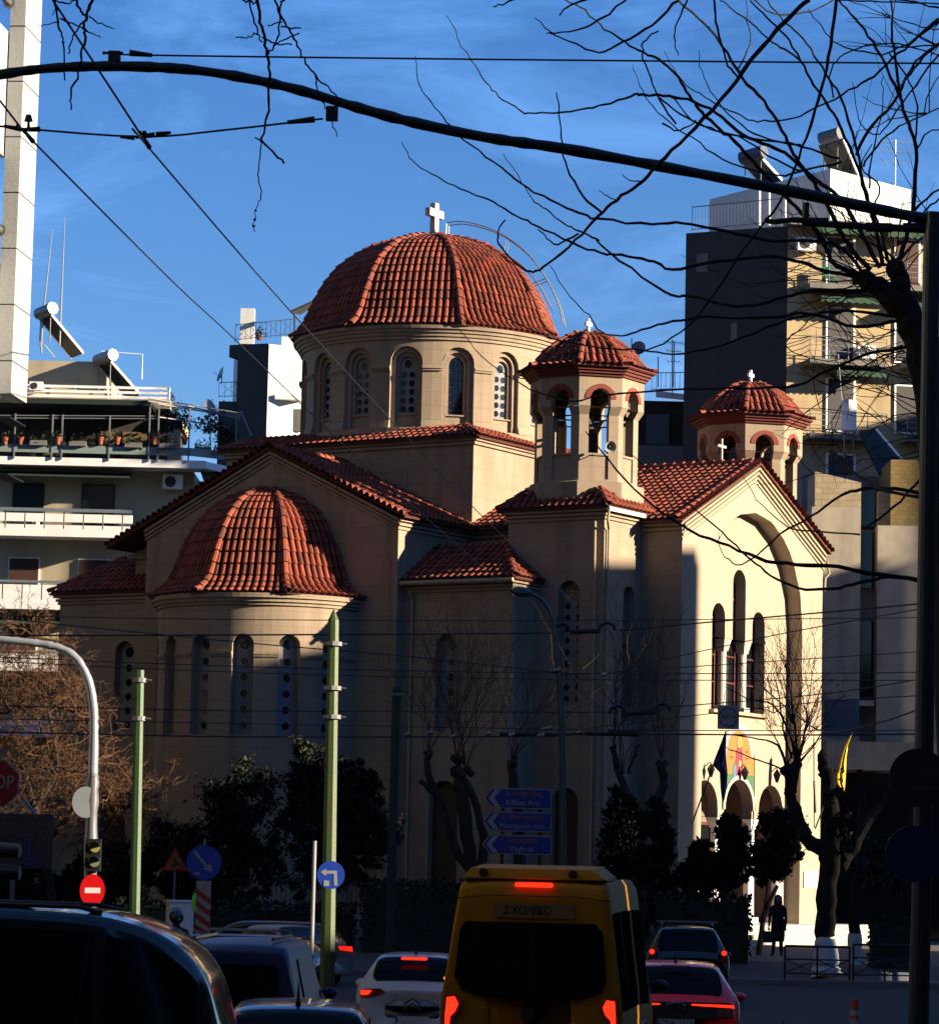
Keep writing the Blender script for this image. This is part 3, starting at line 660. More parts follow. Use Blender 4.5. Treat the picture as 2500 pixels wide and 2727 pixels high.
# ================================================================ GROUND
g = MB(); g.quad((-900, -300, -.02), (900, -300, -.02), (900, 1500, -.02), (-900, 1500, -.02)); struct('ground', g, mat('ground_earth', (.06, .055, .045), .95, .2, .5, .2, 20))
g = MB(); g.quad((-30, -60, 0), (26, -60, 0), (26, 96, 0), (-30, 96, 0)); struct('road', g, ASPH)
LINE = mat('road_paint', (.5, .5, .48), .8, .25, 6)
g = MB()
for x in (-2.1, 1.4, 4.9):
    for y in range(14, 50, 6): g.quad((x, y, .005), (x+.13, y, .005), (x+.13, y+3, .005), (x, y+3, .005))
for y in (60.5, 55): g.quad((5, y, .005), (22, y+1.6, .005), (22, y+1.85, .005), (5, y+.25, .005))
struct('road_markings', g, LINE)
# pavement in front of the church: kerb 0.14 m, then a gentle rise to the churchyard
def gz(y): return 0 if y < 86 else .14+.0*(y-86) if y < 88.5 else min(.45, .14+(y-88.5)*.07)
g = MB(); ys = [86, 88.5, 93, 100, 150]; zs = [.14, .14, .45, .45, .45]
for a, b, za, zb in zip(ys[:-1], ys[1:], zs[:-1], zs[1:]): g.quad((-60, a, za), (60, a, za), (60, b, zb), (-60, b, zb))
g.quad((-60, 86, -.01), (60, 86, -.01), (60, 86, .14), (-60, 86, .14)); struct('pavement', g, PAVE)
g = MB(); g.bx(-60, 60, 85.82, 85.99, -.01, .15); struct('kerb', g, CONC)
# traffic island on the left that carries lamp and signs
g = MB(); g.prism([(-14, 40), (-3.6, 40.5), (-2.1, 47), (-1.2, 60), (-14, 60)], V((0, 0, 0)), V((1, 0, 0)), V((0, 1, 0)), UZ, .14); struct('traffic_island', g, PAVE)
# ================================================================ STREET BLOCKS OUTSIDE THE FRAME (right row sized for its shadows, grey ones added against sky light)
def block(name, label, cat, c, U, W, hu, hw, h, m_, fl=3.1, faces=(0, 1, 2, 3), bal=True):
    """box house centred at c (x,y) with axes U, W and half sizes; balconies and windows on all sides"""
    c = V((c[0], c[1], 0)); t0 = thing(name, label, cat, c, 'apartment blocks lining the street outside the view')
    k = MB(); k.box(c+UZ*(h/2-.25), (2*hu, 2*hw, h+.5), U, W); k.box(c+UZ*(h+.25), (2*hu-.4, 2*hw-.4, .5), U, W); k.build('wall', m_, t0)
    for f in range(int(h/fl)): wn = MB(); wn.box(c+UZ*(1.9+f*fl), (2*hu+.06, 2*hw+.06, 1.5), U, W); wn.build('ribbon_window', GLASS, t0)
def sq(q0, q1, s0, s1, h, name, label, m_):
    c = SN*((q0+q1)/2)+SH*((s0+s1)/2); block(name, label, 'building', (c.x, c.y), SH, SN, (s1-s0)/2, (q1-q0)/2, h, m_, bal=False)
sq(94.0, 114.3, 30, 52, 30.9, 'apartment_building', 'apartment block across the side street level with the apse', CREAM)
sq(88, 93.8, 30, 50, 24.4, 'apartment_building', 'lower block in the right hand row that lets sun reach the brown tree', CONC)
sq(50.2, 87.8, 30, 52, 31.2, 'apartment_building', 'long flat roofed apartment block right of the street that shades the church', CREAM)
sq(-34, 37.1, 20, 42, 18.9, 'apartment_building', 'lower apartment block right of the camera', CONC)
sq(37.3, 50, 20, 36, 11.9, 'apartment_building', 'low three storey building in the gap of the right hand row', CREAM)
sq(133.0, 185, 20, 40, 35.8, 'apartment_building', 'tall apartment tower beyond the church to the right', CONC)
sq(125.6, 132.9, 20, 36, 28.1, 'apartment_building', 'narrow apartment block beside the tall tower', CREAM)
DG = mat('sky_blocker_grey', (.07, .065, .06), .9, .15, .8)  # kept dark so the added blocks bounce little sunlight onto the church
for cx_, cy_, hx, hy, h, lb in ((-31, 113, 9.5, 13, 46, 'tall added sky blocker level with the church on the left side'), (-29, 84, 9, 13, 46, 'added sky blocker between the tall left one and the street bend'), (-24, 57, 10, 12, 44, 'added sky blocker close to the left pavement'), (-26, 6, 12, 17, 32, 'added sky blocker left of the camera'),
        (-17, -38, 16, 12, 54, 'added sky blocker behind the camera to the left'), (19, -38, 17, 12, 54, 'added sky blocker behind the camera to the right')):
    block('apartment_building', lb, 'building', (cx_, cy_), V((1, 0, 0)), V((0, 1, 0)), hx, hy, h, DG, bal=False)  # unseen blocks added to darken the sky fill on shaded walls
# ================================================================ LEFT NEAR CONCRETE FRAME BUILDING
t0 = thing('concrete_building', 'pale concrete frame building with open balconies at the left edge', 'building', (PX(60, 1400, 40), 40, 0))
LD = V((.11, .994, 0)).normalized(); LN = V((LD.y, -LD.x, 0)); c0 = P(50, 520, 40); c0.z = 0
FAIR = mat('fair_faced_concrete', (.72, .74, .74), .85, .08, 1.5, .15, 20, stain=.15)
k = MB(); k.box(c0-LN*.10+LD*.4+UZ*12, (.2, .82, 6.7), LN, LD); fin = k.build('column', FAIR, t0)
for i in range(9): k = MB(); k.box(c0-LN*.10+LD*.4+UZ*(13.42-i*.725), (.204, .824, .014), LN, LD); k.build('panel_joint', BLACK, fin)
for z0, z1 in ((11.72, 13.35), (8.7, 10.33)):
    k = MB(); k.box(c0-LN*.30-LD*1.3+UZ*((z0+z1)/2), (.16, 2.8, z1-z0), LN, LD); k.box(c0-LN*1.2-LD*1.0+UZ*(z0+.1), (1.6, 2.6, .2), LN, LD); k.build('parapet', FAIR, t0)
for z in (13.72, 10.75):
    k = MB(); k.tube([c0-LN*.25-LD*2.4+UZ*z, c0-LN*.22-LD*.02+UZ*z], .045, 10); k.disc(c0-LN*.22-LD*.015+UZ*z, .075, -LD, .02, 14); k.build('handrail', STEEL, t0)
k = MB(); k.box(c0-LN*9-LD*4+UZ*9, (12, 14, 18), LN, LD); k.build('wall', FAIR, t0)
for i in range(5):
    for j in range(4): k = MB(); k.box(c0-LN*2.98-LD*(9-j*3.4)+UZ*(2+i*3.4), (.05, 1.6, 1.8), LN, LD); k.build('window', GLASS, t0)
# ================================================================ LEFT APARTMENT BUILDING (frontal, behind the church)
YB = 150.0
def BX(px, py=1400): return PX(px, py, YB)
def BZ(py, px=200): return PZ(px, py, YB)
ab = thing('apartment_building', 'cream apartment building with white balconies and planted roof terrace left of the church', 'building', (BX(150), YB+6, 0))
xl, xr = BX(-60), BX(350); xe = BX(600)
k = MB(); k.bx(xl, BX(505), YB+1.5, YB+14, 0, BZ(1240)); k.bx(BX(505), BX(650), YB+3.5, YB+14, 0, BZ(1250)); k.build('wall', CREAM, ab)
k = MB(); k.bx(xl, BX(440, 1050), YB+2.6, YB+13, BZ(1062), BZ(1038)); k.build('roof_slab', CREAM, ab)
k = MB(); k.bx(xl, BX(252, 950), YB+4.5, YB+12, BZ(1040), BZ(922)); k.build('penthouse', CREAM, ab)
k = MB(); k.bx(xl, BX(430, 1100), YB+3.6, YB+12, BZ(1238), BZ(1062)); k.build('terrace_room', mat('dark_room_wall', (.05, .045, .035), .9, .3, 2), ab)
for x0, x1 in ((250, 285), (305, 372), (90, 150), (385, 428)): k = MB(); k.bx(BX(x0, 1150), BX(x1, 1150), YB+3.5, YB+3.58, BZ(1190), BZ(1120)); k.build('terrace_window', mat('warm_curtain', (.25, .17, .07), .8, .4, 1.5), ab)
def slab(y0, y1, x0, x1, d0=0, name='balcony', m_=WHITE):
    k = MB(); k.bx(x0, x1, YB+d0, YB+d0+.14, BZ(y1), BZ(y0)); k.bx(x0, x1, YB+d0+.14, YB+1.5, BZ(y1), BZ(y1)+.16); return k.build(name, m_, ab)
slab(1219, 1240, xl, BX(543), 0)
slab(1399, 1430, xl, BX(352), 0); slab(1560, 1625, xl, BX(322), 0); slab(1745, 1790, xl, BX(322), 0); slab(1920, 1965, xl, BX(322), 0)
k = MB(); k.bx(xl, BX(352), YB+.0, YB+.1, BZ(1391), BZ(1369)); k.build('balcony_rail', WHITE, ab)
RAILB = mat('blue_grey_rail', (.30, .36, .42), .5, .1, 3)
for y0, y1, xx in ((1355, 1364, 350), (1548, 1555, 300), (1735, 1741, 320)):
    k = MB(); k.bx(xl, BX(xx), YB-.06, YB+.06, BZ(y1), BZ(y0))
    for px in range(-40, xx, 52): k.bx(BX(px), BX(px)+.05, YB, YB+.06, BZ(y1+45), BZ(y0))
    k.build('balcony_rail', RAILB, ab)
for (x0, x1, y0, y1, m2) in ((22, 100, 1283, 1400, 0), (208, 290, 1283, 1400, 0), (18, 96, 1483, 1600, 1), (205, 283, 1483, 1600, 1), (20, 96, 1672, 1780, 1), (205, 283, 1672, 1780, 1)):
    k = MB(); k.bx(BX(x0)-.06, BX(x1)+.06, YB+1.42, YB+1.5, BZ(y1), BZ(y0)+.06); fr = k.build('window', WHITE if m2 else BLACK, ab)
    k = MB(); k.bx(BX(x0), BX(x1), YB+1.36, YB+1.43, BZ(y1), BZ(y0)); k.build('shutter' if m2 else 'pane', mat('brown_shutter', (.10, .03, .012), .7, .2, 3) if m2 else mat('green_grey_glass', (.04, .065, .07), .15, .2, .8), fr)
for x0, x1, y0 in ((-60, 338, 1246), (-60, 210, 1640), (0, 200, 1820)):
    k = MB(); a = BX(x0); b = BX(x1); z = BZ(y0); k.hexa([V((a, YB+.1, z-.42)), V((b, YB+.1, z-.42)), V((b, YB+1.5, z-.1)), V((a, YB+1.5, z-.1)), V((a, YB+.1, z-.36)), V((b, YB+.1, z-.36)), V((b, YB+1.5, z-.02)), V((a, YB+1.5, z-.02))]); k.build('awning', AWN, ab)
k = MB(); k.hexa([P(533, 1255, YB+1), P(545, 1290, YB+.4), P(615, 1290, YB+2.5), P(610, 1262, YB+2.5)]+[p+UZ*.05 for p in (P(533, 1255, YB+1), P(545, 1290, YB+.4), P(615, 1290, YB+2.5), P(610, 1262, YB+2.5))]); k.build('awning', mat('teal_awning', (.02, .10, .09), .8, .15, 3), ab)
# upper terrace parapet with glass-green panels
k = MB(); k.bx(xl, BX(508, 1200), YB-.05, YB+.02, BZ(1207), BZ(1186)); k.hexa([V((BX(508, 1200), YB-.05, BZ(1207))), P(612, 1226, YB+2.5), P(612, 1226, YB+2.6), V((BX(508, 1200), YB+.05, BZ(1207)))]+[V((BX(508, 1200), YB-.05, BZ(1186))), P(612, 1204, YB+2.5), P(612, 1204, YB+2.6), V((BX(508, 1200), YB+.05, BZ(1186)))])
k.build('terrace_parapet', mat('pale_green_panel', (.42, .52, .47), .6, .1, 3), ab)
k = MB(); k.hexa([V((BX(543), YB, BZ(1240))), P(612, 1262, YB+2.5), P(612, 1262, YB+3.6), V((BX(543), YB+1.5, BZ(1240)))]+[V((BX(543), YB, BZ(1221))), P(612, 1243, YB+2.5), P(612, 1243, YB+3.6), V((BX(543), YB+1.5, BZ(1221)))]); k.build('balcony', WHITE, ab)
k = MB(); k.bx(xl, BX(400, 1060), YB+.2, YB+3.4, BZ(1074), BZ(1060)); k.build('awning', mat('dark_green_awning', (.010, .030, .022), .8), ab)
k = MB()     # pergola of thin posts and rails over the terrace
for px in (38, 138, 164, 290, 396, 420, 502): k.bx(BX(px, 1150), BX(px, 1150)+.07, YB-.08, YB-.02, BZ(1225), BZ(1080 if px > 300 else 1105))
for y0 in (1106, 1113): k.tube([P(-20, y0, YB), P(420, y0+2, YB)], .03, 5)
for a, b in (((395, 1060), (640, 1100)), ((395, 1068), (640, 1106)), ((420, 1075), (640, 1112)), ((500, 1080), (640, 1118)), ((420, 1110), (630, 1140))): k.tube([P(*a, YB), P(*b, YB+2.5)], .035, 5)
for px, py in ((560, 1095), (628, 1105), (520, 1180)): k.tube([P(px, py, YB+1.5), P(px, 1215, YB+1.5)], .03, 5)
k.tube([P(640, 1095, YB+2), P(668, 1160, YB+2)], .06, 5); k.tube([P(395, 1068, YB), P(395, 1068, YB+3.5)], .04, 5)
k.build('pergola', mat('grey_metal', (.33, .34, .34), .5), ab)
k = MB()
for i in range(3): k.bx(xl, BX(436, 1020), YB+2.7, YB+2.75, BZ(1010+i*13), BZ(1003+i*13)); k.bx(BX(436, 1020)-.05, BX(436, 1020), YB+2.7, YB+6, BZ(1010+i*13), BZ(1003+i*13))
for px in (80, 180, 297, 413, 436): k.bx(BX(px, 1020), BX(px, 1020)+.06, YB+2.76, YB+2.82, BZ(1042), BZ(1002))
k.build('roof_railing', WHITE, ab)
def acunit(c, w_, h_, label, U=V((1, 0, 0)), N=V((0, -1, 0)), sc=1):
    t0 = thing('air_conditioner', label, 'air conditioner', c); k = MB(); c = V(c); k.box(c+UZ*(h_/2), (w_, .35, h_), U, N); k.build('case', WHITE, t0)
    k = MB(); k.disc(c+UZ*(h_/2)+N*.176-U*(w_*.12), h_*.38, N, .02, 20); k.build('fan_grille', mat('dark_grille', (.04, .04, .04), .7), t0)
acunit(P(96, 1040, YB+2.4)-UZ*0, .62, .42, 'white air conditioner below the roof railing of the left building')
acunit(P(460, 1303, YB+1.2), .95, .7, 'boxy air conditioner high on the cream wall beside the green awning', V((1, 0, 0)))
acunit(P(335, 1400, YB+1.0), .6, .45, 'small air conditioner on the end of the white balcony')
acunit(P(95, 1400, YB+1.0), .3, .2, 'tiny ventilator box on the white balcony floor')
def heater(c, L_, r, pl, label, ax=V((1, 0, 0)), pd=V((.8, -.2, -.55)), leg=1.0, tankm=STEEL, pw=1.1):
    t0 = thing('solar_water_heater', label, 'solar heater', (c[0], c[1], c[2]-leg)); c = V(c); ax = ax.normalized(); k = MB(); k.tube([c-ax*L_/2, c+ax*L_/2], r, 20); k.build('tank', tankm, t0, smooth=False)
    k = MB()
    for s in (-.35, .35): k.tube([c+ax*(L_*s), c+ax*(L_*s)-UZ*leg], .03, 5)
    pd = pd.normalized(); sd = ax.cross(pd).normalized() if abs(ax.dot(pd)) > .5 else ax
    k.tube([c-UZ*leg, c-UZ*leg+pd*.8], .03, 5); k.tube([c-UZ*r, c+pd*pl*.9-UZ*.3], .03, 5); k.build('stand', mat('grey_metal', (.3,)*3), t0)
    k = MB(); n = pd.cross(sd).normalized(); k.box(c-UZ*r*1.0+pd*(pl/2)+ (n if n.z > 0 else -n)*0, (pl, pw, .09), pd, sd); k.build('collector', mat('collector_black', (.015, .016, .02), .25), t0)
    k = MB()
    for q in (-.5, .5): k.box(c-UZ*r*1.0+pd*(pl/2)+sd*(pw*q), (pl+.05, .06, .14), pd, sd)
    k.build('collector_frame', WHITE, t0)
heater(P(122, 828, YB+6), 1.35, .30, 2.5, 'upper silver solar water heater on the penthouse roof of the left building', V((.62, -.78, .10)), V((.60, .42, -.68)), 1.7)
heater(P(280, 952, YB+4), 1.45, .29, 2.2, 'lower silver solar water heater behind the white roof railing', V((.62, -.78, .08)), V((.62, .40, -.66)), 1.6)
for a, b, lb in (((113, 855), (140, 610), 'thicker leaning whip antenna above the left building'), ((162, 835), (173, 577), 'tall thin whip antenna above the left building')):
    k = MB(); A, B_ = P(*a, YB+6), P(*b, YB+6); M_ = A+(B_-A)*.45; k.tube([A-UZ*1.6, A, M_, B_], [.05, .05, .035, .015], 6); tag(k.build('whip_antenna', mat('grey_metal', (.3,)*3)), lb, 'antenna')
k = MB(); k.tube([P(270, 935, YB+8), P(380, 943, YB+8), P(378, 1010, YB+8)], .025, 5); tag(k.build('roof_pipe_frame', WHITE), 'thin white pipe frame beside the lower solar heater', 'pipe frame')
# pots and planters on the terrace parapet
def leaves(mb, c, r, n, sz=.06):
    for _ in range(n):
        p = V(c)+V((random.gauss(0, r*.5), random.gauss(0, r*.5), abs(random.gauss(0, r*.7)))); a = V((random.uniform(-1, 1), random.uniform(-1, 1), random.uniform(-1, 1))).normalized(); b = a.cross(V((random.random(), random.random(), 1))).normalized()
        s_ = sz*random.uniform(.6, 1.4); mb.quad(p-a*s_, p-b*s_*.5, p+a*s_, p+b*s_*.5)
po = None
for i, (px, lb) in enumerate(((13, 'first'), (54, 'second'), (154, 'third'), (267, 'fourth'), (312, 'fifth'), (410, 'sixth'), (491, 'last'))):
    c = P(px, 1184, YB-.1); lab = f'orange flower pot on the terrace parapet, {lb} from the left'
    t0 = thing('flower_pot', lab, 'flower pot', c, 'orange pots along the roof terrace')
    k = MB(); k.lathe(c, [(.001, 0), (.10, 0), (.15, .3), (.17, .3), (.17, .36), (.13, .36), (.001, .33)], 14); k.build('pot', POT, t0)
    k = MB(); leaves(k, c+UZ*.35, .22, 60+20*(i % 3)); k.build('plant', LEAFG, t0)
for i, (px, py) in enumerate(((102, 1186), (207, 1188), (355, 1192), (447, 1194), (540, 1204), (588, 1213))):
    c = P(px, py, YB-.1 if px < 520 else YB+1.4); t0 = thing('planter_box', f'grey trough planter on the terrace parapet, number {["one","two","three","four","five","six"][i]} counted from the left', 'planter', c, 'trough planters along the roof terrace')
    k = MB(); k.bx(c.x-.4, c.x+.4, c.y-.12, c.y+.12, c.z, c.z+.24); k.build('trough', CONC, t0); k = MB(); leaves(k, c+UZ*.25-V((.2, 0, 0)), .2, 60); leaves(k, c+UZ*.25+V((.2, 0, 0)), .22, 60); k.build('plant', LEAFG, t0)
k = MB()
for px, py, r, n in ((430, 1150, .9, 500), (480, 1140, .8, 400), (560, 1150, .9, 500), (600, 1180, .8, 400), (60, 1160, .7, 200), (150, 1140, .6, 150)): leaves(k, P(px, py, YB+2), r*.8, n, .09)
tag(k.build('terrace_shrubs', LEAFD), 'dark leafy climbers filling the roof terrace of the left building', 'shrubs', kind='stuff')
def dish(c, r, lb, d=V((.3, -.9, .3))):
    t0 = thing('satellite_dish', lb, 'satellite dish', c); k = MB(); d = d.normalized(); l = d.cross(UZ).normalized(); u = l.cross(d); c = V(c); vs = []
    for i in range(5):
        rr = r*i/4+.001; vs += [c+UZ*.5+d*(.25*(rr/r)**2*r)+l*(rr*cos(2*pi*j/16))+u*(rr*sin(2*pi*j/16)) for j in range(16)]
    k.add(vs, [(i*16+j, i*16+(j+1) % 16, (i+1)*16+(j+1) % 16, (i+1)*16+j) for i in range(4) for j in range(16)]); k.build('reflector', STEEL, t0)
    k = MB(); k.tube([c, c+UZ*.5], .03, 6); k.tube([c+UZ*.3, c+UZ*.5+d*r*1.1], .015, 5); k.build('mount', BLACK, t0)
dish(P(555, 1115, YB+3), .45, 'satellite dish above the pergola of the left building', V((.8, -.5, .3)))
# ================================================================ MID LEFT BUILDING behind the dome
YM = 190.0
mbq = thing('apartment_building', 'narrow white rendered building with grey side wall behind the dome', 'building', (PX(700, 1100, YM), YM+4, 0))
MU = V((.93, .37, 0)).normalized()
a0 = P(711, 1100, YM); a0.z = 0; zt = PZ(711, 916, YM)
def seg(mbk, p0, d, ln, z0, z1, th=6): n = V((-d.y, d.x, 0)); n = n if n.y > 0 else -n; mbk.hexa([p0+UZ*z0, p0+d*ln+UZ*z0, p0+d*ln+n*th+UZ*z0, p0+n*th+UZ*z0]+[p0+UZ*z1, p0+d*ln+UZ*z1, p0+d*ln+n*th+UZ*z1, p0+n*th+UZ*z1])
k = MB(); seg(k, a0, MU, 8, 0, zt, 7); k.build('wall', WHITEB, mbq)
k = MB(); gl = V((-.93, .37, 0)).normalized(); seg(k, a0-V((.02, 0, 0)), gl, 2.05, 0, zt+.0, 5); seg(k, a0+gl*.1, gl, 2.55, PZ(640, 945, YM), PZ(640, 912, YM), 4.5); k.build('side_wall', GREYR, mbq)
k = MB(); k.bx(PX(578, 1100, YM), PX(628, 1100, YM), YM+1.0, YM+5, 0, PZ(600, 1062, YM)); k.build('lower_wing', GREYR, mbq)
k = MB(); k.box(P(659, 870, YM+2), (.85, .6, 2.2)); k.build('chimney', WHITEB, mbq)
k = MB(); k.bx(PX(748, 900, YM), PX(800, 900, YM), YM+.8, YM+5, PZ(760, 925, YM), PZ(760, 890, YM)); k.bx(PX(732, 1060, YM), PX(800, 1060, YM), YM-.1, YM+1.2, PZ(760, 1064, YM), PZ(760, 1050, YM)); k.build('balcony', WHITE, mbq)
k = MB(); k.bx(PX(780, 1120, YM), PX(800, 1120, YM), YM+.6, YM+1.2, PZ(785, 1145, YM), PZ(785, 1085, YM)); k.build('window', CONC, mbq)
def rail(pts, h, n, name, lb, par, m_=BLACK, cross_=True):
    k = MB()
    for a, b in zip(pts[:-1], pts[1:]):
        a, b = V(a), V(b); k.tube([a+UZ*h, b+UZ*h], .025, 5); k.tube([a+UZ*.1, b+UZ*.1], .02, 5); m2 = max(1, int((b-a).length/n))
        for i in range(m2+1): p = a+(b-a)*i/m2; k.tube([p, p+UZ*h], .016, 4)
        if cross_:
            for i in range(0, m2-2, 3): p = a+(b-a)*i/m2; q = a+(b-a)*(i+3)/m2; k.tube([p+UZ*.1, q+UZ*h], .012, 4); k.tube([p+UZ*h, q+UZ*.1], .012, 4)
    return k.build(name, m_, par)
rail([P(626, 912, YM+4), P(626, 908, YM), P(708, 900, YM-.1), P(785, 892, YM+.5)], 1.0, .3, 'roof_railing', '', mbq)
rail([P(582, 1060, YM+1), P(632, 1058, YM+1)], .95, .3, 'roof_railing', '', mbq)
k = MB(); k.tube([P(784, 895, YM+2), P(784, 830, YM+2)], .06, 6); k.hexa([P(772, 832, YM), P(830, 806, YM), P(840, 812, YM+4), P(800, 838, YM+4)]+[p+UZ*.12 for p in (P(772, 832, YM), P(830, 806, YM), P(840, 812, YM+4), P(800, 838, YM+4))]); k.build('roof_canopy', mat('dark_wood', (.04, .03, .025), .8), mbq)
dish(P(590, 1020, YM+1.5), .5, 'satellite dish on the low wing of the building behind the dome', V((-.9, -.3, .3)))
c = P(690, 905, YM+1); t0 = thing('flower_pot', 'clay pot with dry shrub on the roof behind the dome', 'flower pot', c); k = MB(); k.lathe(c, [(0, 0), (.15, 0), (.22, .3), (0, .3)], 12); k.build('pot', POT, t0); k = MB(); leaves(k, c+UZ*.3, .4, 120, .07); k.build('plant', mat('dry_leaf', (.12, .07, .02), .8), t0)
# ================================================================ RIGHT APARTMENT BUILDING
YR = 142.0
rb = thing('apartment_building', 'tall yellow apartment building with grey side wall behind the right bell tower', 'building', (15, YR+5, 0))
r0 = P(2095, 900, YR); r0.z = 0; RU = V((.983, .183, 0)).normalized(); RL = V((-.9, .44, 0)).normalized(); zr = PZ(2095, 598, YR)
def RP(px, py, off=0.0):   # point of the lit front seen at a pixel
    d = P(px, py, 100)-CAMP; n = V((-RU.y, RU.x, 0)); t = ((r0-n*off)-CAMP).dot(n)/d.dot(n); return CAMP+d*t
RN = V((RU.y, -RU.x, 0))
k = MB(); seg(k, r0, RU, 11, 0, zr, 11); k.build('wall', YELL, rb)
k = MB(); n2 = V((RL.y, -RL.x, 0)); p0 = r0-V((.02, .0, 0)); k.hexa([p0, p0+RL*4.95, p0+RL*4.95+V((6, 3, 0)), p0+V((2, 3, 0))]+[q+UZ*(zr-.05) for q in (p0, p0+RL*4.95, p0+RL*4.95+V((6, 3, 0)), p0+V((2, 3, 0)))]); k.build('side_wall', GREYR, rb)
for px, py in ((1870, 700), (1955, 885)):
    k = MB(); d = P(px, py, 100)-CAMP; nn = V((-RL.y, RL.x, 0)); t = (p0-CAMP).dot(nn)/d.dot(nn); q = CAMP+d*t; k.box(q, (.1, .55 if px < 1900 else .3, .85), V((RL.y, -RL.x, 0)), RL); k.build('side_window', CONC, rb)
k = MB(); k.box(r0+RU*5.5+RN*.2+UZ*(zr+.05), (11.3, 1.0, .3), RU, RN); k.build('roof_edge', CONC, rb)
# windows, balconies, awnings per floor
def rwin(x0, y0, x1, y1, shut=False):
    a, b = RP(x0, y0), RP(x1, y1); z0, z1 = b.z, a.z; L_ = (b-a).dot(RU); c = V((a.x, a.y, 0))+RU*(L_/2)+UZ*((z0+z1)/2)
    k = MB(); k.box(c+RN*.02, (L_+.2, .12, z1-z0+.15), RU, RN); f = k.build('window', WHITE, rb)
    k = MB(); k.box(c+RN*.06, (L_, .06, z1-z0), RU, RN); k.build('shutter' if shut else 'pane', MATS['brown_shutter'] if shut else mat('grey_blind', (.10, .09, .09), .7), f)
for dy in (0, 200, 388, 590, 800, 1000): rwin(2204, 633+dy-(12 if dy else 0), 2270, 760+dy, False); rwin(2386, 640+dy, 2444, 765+dy, dy == 0)
def rbal(x0, x1, py, dep=1.1):
    a, b = RP(x0, py), RP(x1, py); z = a.z; a = V((a.x, a.y, z)); L_ = (b-a).dot(RU); k = MB()
    k.box(a+RU*(L_/2)+RN*(dep/2)-UZ*.12, (L_, dep, .24), RU, RN); o = k.build('balcony', CONC, rb); k = MB()
    for z_ in (.35, .6, .85, 1.0): k.box(a+RU*(L_/2)+RN*dep+UZ*z_, (L_, .03, .03), RU, RN); k.box(a+RN*dep/2+UZ*z_, (.03, dep, .03), RU, RN)
    for i in range(5): k.box(a+RU*(L_*i/4)+RN*dep+UZ*.5, (.04, .04, 1.0), RU, RN)
    k.build('railing', STEEL, o)
for py in (762, 962, 1160, 1360): rbal(2138, 2340, py); rbal(2395, 2560, py+8)
for x0, x1, py in ((2168, 2335, 782), (2400, 2480, 800), (2150, 2330, 600), (2345, 2470, 612), (2210, 2340, 978)):
    a, b = RP(x0, py), RP(x1, py); z = a.z; a = V((a.x, a.y, z)); L_ = (b-a).dot(RU); k = MB(); n = 16
    for i in range(n):
        u0, u1 = L_*i/n, L_*(i+1)/n; zz = .08*(i % 2); k.quad(a+RU*u0, a+RU*u1, a+RU*u1+RN*1.1-UZ*.3, a+RU*u0+RN*1.1-UZ*.3)
        k.quad(a+RU*u0+RN*1.1-UZ*.3, a+RU*u1+RN*1.1-UZ*.3, a+RU*u1+RN*1.12-UZ*(.48+zz), a+RU*u0+RN*1.12-UZ*(.56-zz))
    k.build('awning', mat('green_striped_awning', (.02, .10, .045), .8, .4, 6), rb)
for px, py, lb in ((2146, 668, 'topmost air conditioner on the yellow wall by the corner'), (2305, 955, 'air conditioner on the lower balcony of the yellow building')):
    q = RP(px, py, .35); acunit(q, .85, .6, lb, RU, RN)
c = RP(2205, 762, .7); t0 = thing('garden_chair', 'green plastic chair on the upper balcony of the yellow building', 'chair', c); k = MB(); k.box(c+UZ*.42, (.45, .45, .05), RU, RN); k.box(c+UZ*.7-RN*.2, (.45, .05, .5), RU, RN); k.build('seat', mat('green_plastic', (.0, .25, .12), .4), t0)
k = MB(); [k.box(c+RU*i*.18+RN*j*.18+UZ*.2, (.04, .04, .42), RU, RN) for i in (-1, 1) for j in (-1, 1)]; k.build('legs', MATS['green_plastic'], t0)
# penthouse, railings, heaters
k = MB(); z0, z1 = zr, PZ(2000, 508, YR+3); pA = P(1888, 600, YR+4.6); pB = P(2210, 560, YR+2.5); pC = P(2425, 560, YR+4.5)
for a, b, zt1, zt2 in ((pA, pB, PZ(1888, 530, YR+4.6), PZ(2210, 448, YR+2.5)), (pB, pC, PZ(2210, 448, YR+2.5), PZ(2425, 505, YR+4.5))):
    a = V((a.x, a.y, 0)); b = V((b.x, b.y, 0)); n = V((-(b-a).y, (b-a).x, 0)).normalized(); k.hexa([a+UZ*z0, b+UZ*z0, b+n*5+UZ*z0, a+n*5+UZ*z0]+[a+UZ*zt1, b+UZ*zt2, b+n*5+UZ*zt2, a+n*5+UZ*zt1])
ph = k.build('penthouse', WHITEB, rb)
for px in (2022, 2048, 2090): k = MB(); k.tube([P(px, 600, YR+2.2), P(px, 505, YR+2.2)], .06, 8); k.build('roof_post', WHITE, rb)
rail([P(1842, 612, YR+4.5), P(1842, 616, YR+2.6), P(2098, 592, YR+.4), P(2225, 596, YR+.6)], 1.15, .16, 'roof_railing', '', rb, STEEL, False)
rail([P(2225, 596, YR+.6), P(2500, 612, YR+2.6)], .5, .3, 'roof_railing', '', rb, STEEL, False)
heater(P(2005, 412, YR+4), 1.3, .32, 1.6, 'solar water heater with navy tank on the left of the yellow building roof', V((.75, -.66, .12)), V((.60, .6, -.45)), 1.6, mat('navy_tank', (.10, .12, .2), .4))
heater(P(2212, 362, YR+5), 1.1, .32, 2.6, 'solar water heater with steep collector on top of the white penthouse', V((.75, -.66, .12)), V((.45, .5, -.8)), 1.6, mat('grey_tank', (.22, .24, .25), .4), 1.4)
